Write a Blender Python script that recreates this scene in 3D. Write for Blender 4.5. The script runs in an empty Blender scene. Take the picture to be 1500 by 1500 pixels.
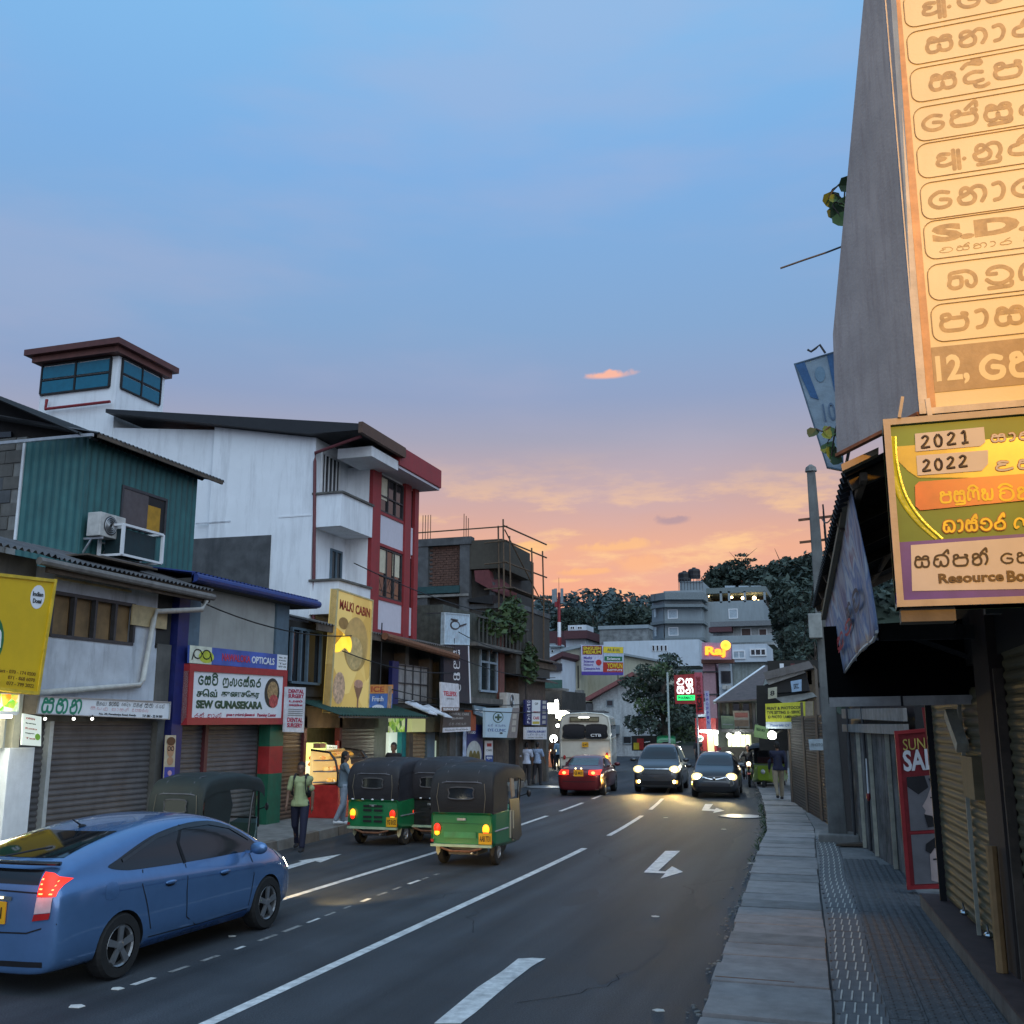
import bpy, bmesh, math, random
from mathutils import Vector, Matrix, geometry
from mathutils.bvhtree import BVHTree
R = math.radians
random.seed(11)
sc = bpy.context.scene
col = sc.collection

# ------------------------------------------------------------------ camera
H, PITCH, YAW, F = 2.5, R(11.7), R(18.15), 1500.0
cd = bpy.data.cameras.new('camera'); cam = bpy.data.objects.new('camera', cd); col.objects.link(cam)
cam.location = (0, 0, H); cam.rotation_euler = (R(90) + PITCH, 0, YAW)
cd.sensor_width = 36; cd.lens = 36; cd.clip_start = .05; cd.clip_end = 3000
sc.camera = cam

# ------------------------------------------------------------------ exposure
sc.view_settings.view_transform = 'Standard'; sc.view_settings.look = 'None'
sc.view_settings.gamma = 1; sc.view_settings.use_curve_mapping = False
sc.view_settings.exposure = 0.18
sc.cycles.use_denoising = True
sc.cycles.max_bounces = 6
sc.cycles.sample_clamp_indirect = 4
sc.cycles.caustics_reflective = False; sc.cycles.caustics_refractive = False

def lin(r, g, b):
    f = lambda c: c / 12.92 if c <= .04045 else ((c + .055) / 1.055) ** 2.4
    return (f(r / 255), f(g / 255), f(b / 255), 1)

# ------------------------------------------------------------------ sky at dusk
world = bpy.data.worlds.new('World'); sc.world = world; world.use_nodes = True
nt = world.node_tree; nt.nodes.clear()
def N(t, **k):
    n = nt.nodes.new(t)
    for a, b in k.items(): setattr(n, a, b)
    return n
def L(a, b): nt.links.new(a, b)
def M(op, a, b=None, c=None):
    n = N('ShaderNodeMath', operation=op)
    for i, x in enumerate((a, b, c)):
        if x is None: continue
        if isinstance(x, (int, float)): n.inputs[i].default_value = x
        else: L(x, n.inputs[i])
    return n.outputs[0]
def ramp(fac, stops):
    n = N('ShaderNodeValToRGB'); L(fac, n.inputs[0]); e = n.color_ramp.elements
    while len(e) < len(stops): e.new(.5)
    for i, (p, c) in enumerate(stops): e[i].position = p; e[i].color = c
    return n.outputs[0]
def mixc(fac, a, b, mode='MIX'):
    n = N('ShaderNodeMix', data_type='RGBA', blend_type=mode)
    if isinstance(fac, (int, float)): n.inputs[0].default_value = fac
    else: L(fac, n.inputs[0])
    for i, x in ((6, a), (7, b)):
        if isinstance(x, tuple): n.inputs[i].default_value = x
        else: L(x, n.inputs[i])
    return n.outputs[2]
def sstep(x, a, b):
    n = N('ShaderNodeMapRange', interpolation_type='SMOOTHSTEP'); L(x, n.inputs[0])
    n.inputs[1].default_value = a; n.inputs[2].default_value = b
    return n.outputs[0]
SUNSET_AZ = R(13.0)                                  # to the left of the street axis
tc = N('ShaderNodeTexCoord'); sep = N('ShaderNodeSeparateXYZ'); L(tc.outputs['Generated'], sep.inputs[0])
dx, dy, dz = sep.outputs
hl = M('SQRT', M('ADD', M('MULTIPLY', dx, dx), M('MULTIPLY', dy, dy)))
caz = M('DIVIDE', M('ADD', M('MULTIPLY', dx, -math.sin(SUNSET_AZ)), M('MULTIPLY', dy, math.cos(SUNSET_AZ))), M('ADD', hl, .001))
glow = sstep(caz, .35, .97)
cool = ramp(dz, [(0, lin(158, 162, 184)), (.10, lin(156, 166, 196)), (.22, lin(146, 168, 200)), (.36, lin(130, 168, 210)),
                 (.5, lin(125, 177, 227)), (.62, lin(130, 187, 236)), (1, lin(158, 200, 240))])
warm = ramp(dz, [(0, lin(214, 138, 118)), (.09, lin(222, 148, 124)), (.125, lin(238, 165, 134)), (.165, lin(233, 172, 144)), (.20, lin(208, 167, 160)),
                 (.235, lin(186, 165, 172)), (.27, lin(160, 162, 184)), (.31, lin(141, 160, 196)), (.37, lin(130, 166, 208)),
                 (.5, lin(124, 174, 226)), (.62, lin(130, 187, 236)), (1, lin(158, 200, 240))])
base = mixc(glow, cool, warm)
# thin high cloud
mp = N('ShaderNodeMapping'); L(tc.outputs['Generated'], mp.inputs[0]); mp.inputs['Scale'].default_value = (3.2, 3.2, 13)
nz = N('ShaderNodeTexNoise'); L(mp.outputs[0], nz.inputs[0]); nz.inputs['Scale'].default_value = 2.6; nz.inputs['Detail'].default_value = 7; nz.inputs['Roughness'].default_value = .62
wisps = M('MULTIPLY', sstep(nz.outputs[0], .50, .66), M('MULTIPLY', sstep(dz, .08, .14), sstep(dz, .27, .17)))
base = mixc(M('MULTIPLY', M('MULTIPLY', wisps, glow), .75), base, lin(255, 206, 148))
nz2 = N('ShaderNodeTexNoise'); L(mp.outputs[0], nz2.inputs[0]); nz2.inputs['Scale'].default_value = .9; nz2.inputs['Detail'].default_value = 5
haze = M('MULTIPLY', sstep(nz2.outputs[0], .40, .70), .24)
base = mixc(haze, base, lin(190, 180, 200))
def cloudlet(vec, tang, bit, a, b, colr, amount):
    """one small cloud in the direction vec, a wide and b tall (tangents)"""
    global base
    d = N('ShaderNodeVectorMath', operation='SUBTRACT'); L(tc.outputs['Generated'], d.inputs[0]); d.inputs[1].default_value = vec
    def dot(t):
        n = N('ShaderNodeVectorMath', operation='DOT_PRODUCT'); L(d.outputs[0], n.inputs[0]); n.inputs[1].default_value = t; return n.outputs['Value']
    n3 = N('ShaderNodeTexNoise'); L(tc.outputs['Generated'], n3.inputs[0]); n3.inputs['Scale'].default_value = 70; n3.inputs['Detail'].default_value = 4
    wob = M('SUBTRACT', n3.outputs[0], .5)
    x = M('DIVIDE', dot(tang), a); y = M('DIVIDE', M('ADD', dot(bit), M('MULTIPLY', wob, b * 1.6)), b)
    r = M('ADD', M('SQRT', M('ADD', M('MULTIPLY', x, x), M('MULTIPLY', y, y))), M('MULTIPLY', wob, 1.3))
    base = mixc(M('MULTIPLY', sstep(r, 1.0, .35), amount), base, colr)
CA, SA, CP, SP = math.cos(YAW), math.sin(YAW), math.cos(PITCH), math.sin(PITCH)
FWD = Vector((-SA * CP, CA * CP, SP)); RGT = Vector((CA, SA, 0)); UPV = RGT.cross(FWD)
def ray(u, v): return FWD + RGT * ((u - 750) / F) + UPV * ((750 - v) / F)
for (u, v, a, b, c, am) in ((893, 549, .028, .0048, lin(255, 186, 158), .9), (985, 762, .02, .006, lin(164, 142, 158), .7),
                            (905, 800, .05, .006, lin(255, 196, 128), .55), (860, 838, .035, .004, lin(255, 190, 120), .5),
                            (940, 826, .03, .012, lin(255, 190, 130), .4), (780, 800, .03, .008, lin(255, 200, 120), .5), (830, 850, .02, .003, lin(255, 205, 140), .5)):
    v3 = ray(u, v).normalized(); t3 = v3.cross(Vector((0, 0, 1))).normalized(); b3 = t3.cross(v3)
    cloudlet(v3, t3 + b3 * .05, b3 - t3 * .05, a, b, c, am)
bg = N('ShaderNodeBackground'); L(base, bg.inputs[0]); bg.inputs[1].default_value = .885
sky = N('ShaderNodeTexSky', sky_type='NISHITA'); sky.sun_disc = False; sky.sun_elevation = R(1.0); sky.sun_rotation = -SUNSET_AZ
bg2 = N('ShaderNodeBackground'); L(sky.outputs[0], bg2.inputs[0]); bg2.inputs[1].default_value = .008
add = N('ShaderNodeAddShader'); L(bg.outputs[0], add.inputs[0]); L(bg2.outputs[0], add.inputs[1])
out = N('ShaderNodeOutputWorld'); L(add.outputs[0], out.inputs[0])

# added soft fill from behind the viewer; the real sun is down ahead
sd = bpy.data.lights.new('sky_fill', 'SUN'); sd.energy = 1.6; sd.angle = R(80); sd.color = (.82, .92, 1)
sky_fill = bpy.data.objects.new('sky_fill', sd); col.objects.link(sky_fill); sky_fill.rotation_euler = Vector((-.50, .62, -.60)).to_track_quat('-Z', 'Y').to_euler()

# ------------------------------------------------------------------ points seen in known planes
C0 = Vector((0, 0, H))
def P(u, v, pl):
    d = ray(u, v)
    if pl[0] == 'x': t = pl[1] / d.x
    elif pl[0] == 'y': t = pl[1] / d.y
    elif pl[0] == 'z': t = (pl[1] - H) / d.z
    else:
        a = Vector(pl[1]); b = Vector(pl[2]); n = Vector((-(b - a).y, (b - a).x)); t = n.dot(a) / (n.x * d.x + n.y * d.y)
    return C0 + d * t
def bend(y):
    """how far the street has swung left of its first straight at y"""
    if y < 18: return 0.
    if y < 68: return -.0031 * (y - 18) ** 2
    return -7.75 - .31 * (y - 68)

# ------------------------------------------------------------------ materials
MATS = {}
def mat(name, c, rough=.7, metal=0., var=.22, sc_=6., streak=0., dirt=(.05, .045, .04), bump=.12, bsc=40., spec=.4, coat=0., alpha=1.):
    if name in MATS: return MATS[name]
    m = bpy.data.materials.new(name); m.use_nodes = True; t = m.node_tree; n = t.nodes; b = n['Principled BSDF']; l = t.links
    b.inputs['Roughness'].default_value = rough; b.inputs['Metallic'].default_value = metal
    b.inputs['Specular IOR Level'].default_value = spec; b.inputs['Coat Weight'].default_value = coat
    co = n.new('ShaderNodeTexCoord'); nz = n.new('ShaderNodeTexNoise'); l.new(co.outputs['Object'], nz.inputs[0])
    nz.inputs['Scale'].default_value = sc_; nz.inputs['Detail'].default_value = 6; nz.inputs['Roughness'].default_value = .6
    mx = n.new('ShaderNodeMix'); mx.data_type = 'RGBA'
    cl = lambda k: tuple(min(1, max(0, x * k)) for x in c[:3]) + (1,)
    mr = n.new('ShaderNodeMapRange'); l.new(nz.outputs[0], mr.inputs[0]); mr.inputs[1].default_value = .3; mr.inputs[2].default_value = .7
    l.new(mr.outputs[0], mx.inputs[0]); mx.inputs[6].default_value = cl(1 - var); mx.inputs[7].default_value = cl(1 + var)
    o = mx.outputs[2]
    if streak:
        mp = n.new('ShaderNodeMapping'); l.new(co.outputs['Object'], mp.inputs[0]); mp.inputs['Scale'].default_value = (1.5, 1.5, .22)
        z2 = n.new('ShaderNodeTexNoise'); l.new(mp.outputs[0], z2.inputs[0]); z2.inputs['Scale'].default_value = 2.2; z2.inputs['Detail'].default_value = 7; z2.inputs['Roughness'].default_value = .7
        m2 = n.new('ShaderNodeMapRange'); l.new(z2.outputs[0], m2.inputs[0]); m2.inputs[1].default_value = .48; m2.inputs[2].default_value = .78; m2.inputs[4].default_value = streak
        x2 = n.new('ShaderNodeMix'); x2.data_type = 'RGBA'; l.new(m2.outputs[0], x2.inputs[0]); l.new(o, x2.inputs[6]); x2.inputs[7].default_value = tuple(dirt) + (1,)
        o = x2.outputs[2]
    l.new(o, b.inputs['Base Color'])
    if bump:
        z3 = n.new('ShaderNodeTexNoise'); l.new(co.outputs['Object'], z3.inputs[0]); z3.inputs['Scale'].default_value = bsc; z3.inputs['Detail'].default_value = 4
        bp = n.new('ShaderNodeBump'); l.new(z3.outputs[0], bp.inputs['Height']); bp.inputs['Strength'].default_value = bump; bp.inputs['Distance'].default_value = .02
        l.new(bp.outputs[0], b.inputs['Normal'])
        r2 = n.new('ShaderNodeMapRange'); l.new(nz.outputs[0], r2.inputs[0]); r2.inputs[3].default_value = max(.02, rough - .12); r2.inputs[4].default_value = min(1, rough + .12)
        l.new(r2.outputs[0], b.inputs['Roughness'])
    MATS[name] = m; return m
def glow_mat(name, c, s, base=None):
    if name in MATS: return MATS[name]
    m = bpy.data.materials.new(name); m.use_nodes = True; b = m.node_tree.nodes['Principled BSDF']
    b.inputs['Base Color'].default_value = tuple(base or [min(1, x) for x in c[:3]])[:3] + (1,); b.inputs['Roughness'].default_value = .4
    b.inputs['Emission Color'].default_value = tuple(c[:3]) + (1,); b.inputs['Emission Strength'].default_value = s
    MATS[name] = m; return m
def lit_print(name, cols, s, scale=5.):
    """self-glowing surface: patches of colour that give off light"""
    m = bpy.data.materials.new(name); m.use_nodes = True; n = m.node_tree.nodes; l = m.node_tree.links; b = n['Principled BSDF']
    co = n.new('ShaderNodeTexCoord'); v = n.new('ShaderNodeTexVoronoi'); l.new(co.outputs['Object'], v.inputs[0]); v.inputs['Scale'].default_value = scale
    nz = n.new('ShaderNodeTexNoise'); l.new(co.outputs['Object'], nz.inputs[0]); nz.inputs['Scale'].default_value = scale * .8; nz.inputs['Detail'].default_value = 5
    ad = n.new('ShaderNodeMix'); ad.data_type = 'RGBA'; ad.inputs[0].default_value = .5; l.new(v.outputs['Color'], ad.inputs[6]); l.new(nz.outputs['Color'], ad.inputs[7])
    r = n.new('ShaderNodeValToRGB'); l.new(ad.outputs[2], r.inputs[0]); e = r.color_ramp.elements
    while len(e) < len(cols): e.new(.5)
    for i, c in enumerate(cols): e[i].position = .28 + .46 * i / max(1, len(cols) - 1); e[i].color = tuple(c[:3]) + (1,)
    l.new(r.outputs[0], b.inputs['Base Color']); l.new(r.outputs[0], b.inputs['Emission Color']); b.inputs['Emission Strength'].default_value = s
    b.inputs['Roughness'].default_value = .35
    MATS[name] = m; return m

# ------------------------------------------------------------------ mesh builder
OFF = {}
class MB:
    def __init__(s): s.v = []; s.f = []
    def add(s, vs, fs):
        k = len(s.v); s.v += [tuple(x) for x in vs]; s.f += [tuple(i + k for i in f) for f in fs]; return s
    def box(s, x0, y0, z0, x1, y1, z1):
        x0, x1 = sorted((x0, x1)); y0, y1 = sorted((y0, y1)); z0, z1 = sorted((z0, z1))
        return s.add([(x0, y0, z0), (x1, y0, z0), (x1, y1, z0), (x0, y1, z0), (x0, y0, z1), (x1, y0, z1), (x1, y1, z1), (x0, y1, z1)],
                     [(0, 3, 2, 1), (4, 5, 6, 7), (0, 1, 5, 4), (1, 2, 6, 5), (2, 3, 7, 6), (3, 0, 4, 7)])
    def hexa(s, p):
        return s.add(p, [(0, 3, 2, 1), (4, 5, 6, 7), (0, 1, 5, 4), (1, 2, 6, 5), (2, 3, 7, 6), (3, 0, 4, 7)])
    def bar(s, a, b, w, h=None, up=(0, 0, 1)):
        a = Vector(a); b = Vector(b); h = h or w; d = (b - a).normalized(); u = Vector(up)
        if abs(d.dot(u)) > .95: u = Vector((1, 0, 0))
        x = d.cross(u).normalized() * w / 2; y = x.cross(d).normalized() * h / 2
        return s.hexa([a - x - y, a + x - y, b + x - y, b - x - y, a - x + y, a + x + y, b + x + y, b - x + y])
    def tube(s, pts, r, n=8, flat=1., nrm=None, cap=True):
        pts = [Vector(p) for p in pts]; k = len(s.v); m = len(pts)
        rr = r if isinstance(r, (list, tuple)) else [r] * m
        for i, p in enumerate(pts):
            d = (pts[min(i + 1, m - 1)] - pts[max(i - 1, 0)])
            d = d.normalized() if d.length > 1e-9 else Vector((0, 0, 1))
            u = Vector(nrm) if nrm is not None else (Vector((0, 0, 1)) if abs(d.z) < .9 else Vector((1, 0, 0)))
            x = d.cross(u); x = x.normalized() if x.length > 1e-6 else d.orthogonal().normalized(); y = x.cross(d).normalized()
            for j in range(n):
                a = 2 * math.pi * j / n; s.v.append(tuple(p + x * (rr[i] * math.cos(a)) + y * (rr[i] * flat * math.sin(a))))
        for i in range(m - 1):
            for j in range(n):
                a = k + i * n + j; b = k + i * n + (j + 1) % n; s.f.append((a, b, b + n, a + n))
        if cap: s.f.append(tuple(k + j for j in reversed(range(n)))); s.f.append(tuple(k + (m - 1) * n + j for j in range(n)))
        return s
    def lathe(s, prof, c, axis='z', n=20, cap=True):
        """prof: (radius, height) list round an axis through c"""
        k = len(s.v); c = Vector(c)
        for r, h in prof:
            for j in range(n):
                a = 2 * math.pi * j / n; p = (r * math.cos(a), r * math.sin(a), h)
                if axis == 'x': p = (h, p[0], p[1])
                if axis == 'y': p = (p[0], h, p[1])
                s.v.append(tuple(c + Vector(p)))
        for i in range(len(prof) - 1):
            for j in range(n):
                a = k + i * n + j; b = k + i * n + (j + 1) % n; s.f.append((a, b, b + n, a + n))
        if cap: s.f.append(tuple(k + j for j in reversed(range(n)))); s.f.append(tuple(k + (len(prof) - 1) * n + j for j in range(n)))
        return s
    def ball(s, c, r, n=10, m=6):
        r = (r, r, r) if isinstance(r, (int, float)) else r; k = len(s.v)
        s.v.append((c[0], c[1], c[2] - r[2]))
        for i in range(1, m):
            t = math.pi * i / m - math.pi / 2
            for j in range(n):
                a = 2 * math.pi * j / n; s.v.append((c[0] + r[0] * math.cos(t) * math.cos(a), c[1] + r[1] * math.cos(t) * math.sin(a), c[2] + r[2] * math.sin(t)))
        s.v.append((c[0], c[1], c[2] + r[2])); e = len(s.v) - 1
        for j in range(n):
            s.f.append((k, k + 1 + (j + 1) % n, k + 1 + j)); s.f.append((e, e - n + j, e - n + (j + 1) % n))
        for i in range(m - 2):
            for j in range(n):
                a = k + 1 + i * n + j; b = k + 1 + i * n + (j + 1) % n; s.f.append((a, b, b + n, a + n))
        return s
    def ribbon(s, pts, r, n):
        """flat pen stroke facing n, rising a hair along its way so that crossings never coincide"""
        k = len(s.v); m = len(pts); n = Vector(n); a = (pts[0] - pts[1]).normalized() * r * .6; c = (pts[-1] - pts[-2]).normalized() * r * .6; q = [pts[0] + a] + list(pts) + [pts[-1] + c]; m = len(q)
        for i, p in enumerate(q):
            d = q[min(i + 1, m - 1)] - q[max(i - 1, 0)]; w = d.cross(n); w = w.normalized() * r * (.55 if i in (0, m - 1) else 1); e = n * (.0001 * i / m); s.v += [tuple(p + w + e), tuple(p - w + e)]
        for i in range(m - 1): x = k + 2 * i; s.f.append((x + 1, x, x + 2, x + 3))
        return s
    def prism(s, poly, ext):
        """polygon (3D points) swept by ext"""
        k = len(poly); e = Vector(ext); poly = [Vector(p) for p in poly]
        return s.add([*poly, *[p + e for p in poly]], [tuple(reversed(range(k))), tuple(range(k, 2 * k))] + [(i, (i + 1) % k, k + (i + 1) % k, k + i) for i in range(k)])
    def corr(s, o, u, v, pitch=.09, amp=.018, seg=6, nv=2, sag=0.):
        """corrugated sheet: waves run along v, o corner, u and v full edge vectors"""
        o = Vector(o); u = Vector(u); v = Vector(v); n = u.cross(v).normalized(); nu = max(4, int(u.length / pitch * seg)); k = len(s.v)
        for j in range(nv):
            for i in range(nu + 1):
                a = i / nu; w = amp * math.sin(2 * math.pi * a * u.length / pitch)
                s.v.append(tuple(o + u * a + v * (j / (nv - 1)) + n * w))
        for j in range(nv - 1):
            for i in range(nu): a = k + j * (nu + 1) + i; s.f.append((a, a + 1, a + nu + 2, a + nu + 1))
        return s
    def slats(s, o, u, h, nrm, pitch=.085, d=.016):
        """roller curtain: rounded slats stacked from o upward to height h, along u"""
        o = Vector(o); u = Vector(u); nrm = Vector(nrm); n = max(1, int(h / pitch)); pitch = h / n; k = len(s.v); prof = []
        for i in range(n):
            for t, w in ((.0, 0), (.12, 0), (.25, .75), (.5, 1), (.75, .75), (.9, 0)): prof.append((i + t, w))
        prof.append((n, 0))
        for z, w in prof:
            p = o + Vector((0, 0, z * pitch)) + nrm * (w * d); s.v += [tuple(p), tuple(p + u)]
        for i in range(len(prof) - 1): a = k + 2 * i; s.f.append((a, a + 1, a + 3, a + 2))
        return s
    def mesh(s, name, off=(0, 0, 0)):
        me = bpy.data.meshes.new(name); o = off
        me.from_pydata([(x - o[0], y - o[1], z - o[2]) for x, y, z in s.v], [], s.f); me.update(); return me
    def each(s, name, m, parent=None, **k):
        """every separate piece an object of its own"""
        p = list(range(len(s.v)))
        def fd(i):
            while p[i] != i: p[i] = p[p[i]]; i = p[i]
            return i
        for f in s.f:
            a = fd(f[0])
            for j in f[1:]: p[fd(j)] = a
        gr = {}
        for f in s.f: gr.setdefault(fd(f[0]), []).append(f)
        res = []
        for fs in gr.values():
            ix = {}; b = MB()
            for f in fs:
                for j in f:
                    if j not in ix: ix[j] = len(b.v); b.v.append(s.v[j])
                b.f.append(tuple(ix[j] for j in f))
            res.append(b.build(name, m, parent, **k))
        return res
    def build(s, name, m, parent=None, smooth=False, bevel=0., weld=False):
        off = OFF.get(parent.name, (0, 0, 0)) if parent else (0, 0, 0)
        me = s.mesh(name, off)
        if bevel or weld:
            b = bmesh.new(); b.from_mesh(me)
            if weld: bmesh.ops.remove_doubles(b, verts=b.verts, dist=.0005)
            if bevel: bmesh.ops.bevel(b, geom=[e for e in b.edges if len(e.link_faces) == 2 and e.calc_face_angle(0) > .6], offset=bevel, segments=2, affect='EDGES', profile=.6, clamp_overlap=True)
            b.to_mesh(me); b.free()
        me.materials.append(m)
        if smooth: me.shade_smooth()
        o = bpy.data.objects.new(name, me); col.objects.link(o)
        if parent: o.parent = parent
        OFF[o.name] = off
        return o
def tag(o, label=None, cat=None, group=None, kind=None):
    if label: o['label'] = label
    if cat: o['category'] = cat
    if group: o['group'] = group
    if kind: o['kind'] = kind
    return o
def thing(name, label, cat, loc=(0, 0, 0), group=None, rotz=0., local=False):
    o = bpy.data.objects.new(name, None); col.objects.link(o); o.location = loc; o.rotation_euler = (0, 0, rotz); o.empty_display_size = .2
    OFF[o.name] = (0, 0, 0) if local else tuple(loc)
    return tag(o, label, cat, group)
def struct(o): o['kind'] = 'structure'; return o
def stuff(o): o['kind'] = 'stuff'; return o
def share(src, name, parent, loc=(0, 0, 0), rot=(0, 0, 0), scale=None):
    """another object on the same mesh data"""
    o = bpy.data.objects.new(name, src if isinstance(src, bpy.types.Mesh) else src.data); col.objects.link(o); o.parent = parent; o.location = loc; o.rotation_euler = rot
    if scale: o.scale = scale
    return o
def copy_tree(o, parent=None):
    c = o.copy(); col.objects.link(c); c.parent = parent; OFF[c.name] = OFF.get(o.name, (0, 0, 0))
    for ch in list(o.children): copy_tree(ch, c)
    return c
def catmull(pts, k=5, closed=False):
    out_ = []; n = len(pts)
    for i in range(n - (0 if closed else 1)):
        g = lambda j: Vector(pts[j % n] if closed else pts[max(0, min(n - 1, j))])
        p0, p1, p2, p3 = g(i - 1), g(i), g(i + 1), g(i + 2)
        for s in range(k):
            t = s / k; out_.append(.5 * ((2 * p1) + (p2 - p0) * t + (2 * p0 - 5 * p1 + 4 * p2 - p3) * t * t + (3 * p1 - p0 - 3 * p2 + p3) * t ** 3))
    if not closed: out_.append(Vector(pts[-1]))
    return out_

# ------------------------------------------------------------------ lettering
SG = {  # pen strokes of the round letters, x 0..1, y 0 = line, 1 = top
 'ස': (1.05, [[(.12, .7), (.14, .9), (.28, .98), (.42, .84), (.5, .7)], [(.12, .7), (.5, .7), (.9, .7)], [(.55, .78), (.66, .96), (.86, .96), (.95, .82), (.9, .7)], [(.12, .7), (.04, .38), (.12, .06), (.32, 0), (.47, .12), (.5, .48), (.53, .12), (.7, 0), (.9, .08), (.97, .4), (.9, .7)]]),
 'හ': (1.05, [[(.3, .64), (.12, .72), (.2, .95), (.38, .95), (.46, .78), (.3, .66), (.12, .66), (.04, .4), (.12, .08), (.35, 0), (.55, .1), (.62, .4), (.54, .62), (.4, .54)], [(.46, .78), (.58, .94), (.76, .98), (.93, .8), (.98, .45), (.9, .1), (.7, .0)]]),
 'න': (1.05, [[(.36, .62), (.16, .56), (.16, .86), (.32, .98), (.44, .82), (.38, .62), (.2, .5), (.05, .4), (.12, .08), (.35, 0), (.56, .1), (.63, .42), (.5, .72)], [(.45, .8), (.7, 1.0), (.94, .88), (1.0, .45), (.86, .04)]]),
 'ත': (1.05, [[(.3, .62), (.1, .6), (.12, .9), (.35, .98), (.46, .76), (.1, .45), (.08, .12), (.3, 0), (.55, .1), (.6, .45), (.5, .7)], [(.5, .72), (.72, 1.0), (.95, .85), (1.0, .4), (.85, .02)]]),
 'ර': (.95, [[(.42, .66), (.12, .52), (.1, .14), (.45, 0), (.8, .1), (.9, .45), (.68, .76), (.4, .72), (.52, 1.02), (.82, 1.3)]]),
 'ද': (.95, [[(.75, .66), (.4, .74), (.1, .5), (.12, .15), (.42, .05), (.46, -.2), (.7, -.3), (.94, -.16)], [(.4, .06), (.75, .14)]]),
 'ප': (1.05, [[(.36, .7), (.14, .62), (.1, .9), (.32, .97), (.42, .74), (.65, .72), (.9, .74), (.97, .9), (.8, .96)], [(.12, .64), (.04, .35), (.15, .04), (.5, -.02), (.86, .04), (.98, .4), (.9, .72)]]),
 'ක': (1.1, [[(.1, .55), (.12, .9), (.4, .98), (.72, .98), (.96, .7), (1.0, .25), (.86, 0), (.7, .14), (.68, .4)], [(.1, .62), (.3, .68), (.5, .64)], [(.1, .55), (.05, .2), (.2, 0), (.44, .05), (.5, .3), (.5, .62)]]),
 'ට': (1.05, [[(.46, .6), (.14, .64), (.28, .95), (.65, 1.0), (.95, .7), (.96, .3), (.66, 0), (.3, .04), (.08, .3)]]),
 'ම': (1.1, [[(.36, .66), (.14, .66), (.2, .9), (.5, 1.02), (.84, .94), (1.0, .6), (.96, .2), (.76, 0), (.56, .1), (.5, .46), (.45, .1), (.25, 0), (.05, .25), (.12, .66)]]),
 'ව': (1.0, [[(.42, .62), (.16, .58), (.1, .28), (.3, 0), (.76, .02), (.96, .36), (.9, .8), (.6, 1.0), (.25, .95), (.12, .74)]]),
 'ග': (1.05, [[(.22, .2), (.08, .05), (.02, .4), (.1, .8), (.3, 1.0), (.5, .8), (.52, .3)], [(.52, .76), (.76, 1.0), (.96, .76), (.98, .04)]]),
 'ණ': (1.4, [[(.32, .5), (.12, .5), (.04, .2), (.28, 0), (.5, .3), (.56, .9), (.76, 1.02), (.88, .6), (.86, .02), (1.1, 0), (1.34, .4), (1.24, .96)]]),
 'ය': (1.05, [[(.34, .62), (.16, .66), (.12, .95), (.34, .95), (.34, .7), (.12, .5), (.1, .2), (.3, 0), (.5, .1), (.54, .6)], [(.5, .1), (.8, 0), (.98, .3), (.98, .98)]]),
 'භ': (1.0, [[(.35, .7), (.15, .6), (.12, .9), (.35, 1.0), (.46, .76), (.12, .4), (.1, .1), (.4, 0), (.55, .2)], [(.5, .76), (.75, 1.0), (.95, .76), (.96, .04)]]),
 'අ': (1.15, [[(.5, .7), (.18, .76), (.08, .54), (.34, .46), (.08, .36), (.06, .1), (.3, 0), (.58, .1)], [(.64, .95), (.64, .3), (.64, -.34)], [(.82, .9), (.82, .3), (.82, -.34)], [(1.0, .3), (1.04, .24)]]),
 'උ': (1.0, [[(.7, .88), (.36, 1.0), (.16, .78), (.6, .66), (.3, .6), (.08, .35), (.15, .06), (.5, -.02), (.92, .16)]]),
 'ඔ': (1.1, [[(.36, .5), (.16, .5), (.05, .24), (.3, 0), (.82, .04), (1.04, .5), (.82, .96), (.4, 1.02), (.24, .8), (.5, .7)]]),
 'බ': (1.05, [[(.26, .96), (.05, .5), (.26, 0), (.76, 0), (1.0, .5), (.78, .96), (.5, .8), (.66, .6)]]),
 'ල': (1.1, [[(.4, .5), (.2, .5), (.05, .25), (.26, 0), (.6, .1), (.62, .6), (.4, .9), (.66, 1.04), (1.0, .7), (1.0, .1)]]),
 'ඇ': (1.3, [[(.5, .7), (.18, .76), (.08, .54), (.34, .46), (.08, .36), (.06, .1), (.3, 0), (.58, .1)], [(.68, .95), (.68, .3), (.68, -.34)], [(.95, .95), (1.25, .9), (1.0, .5), (1.28, .45), (1.05, 0)]]),
 'ා': (.5, [[(.05, .95), (.3, 1.0), (.42, .6), (.3, .1), (.05, 0)]]),
 'ෙ': (.85, [[(.75, .85), (.4, .96), (.08, .65), (.08, .25), (.35, 0), (.7, .08), (.76, .4), (.42, .5)]]),
}
SM = {  # marks, drawn against the letter before (x back from its right edge)
 'ි': [[(-.95, 1.08), (-.75, 1.34), (-.4, 1.38), (-.08, 1.1)]], 'ී': [[(-.95, 1.08), (-.7, 1.36), (-.25, 1.22), (-.3, 1.5), (-.55, 1.5)]],
 'ු': [[(-.92, -.26), (-.5, -.25), (-.14, -.22), (-.1, .04)]], '්': [[(-.46, 1.0), (-.3, 1.22), (-.08, 1.46), (-.05, 1.12)]],
 'ූ': [[(-.92, -.26), (-.5, -.25), (-.14, -.22), (-.1, .04)]],
}
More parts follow.
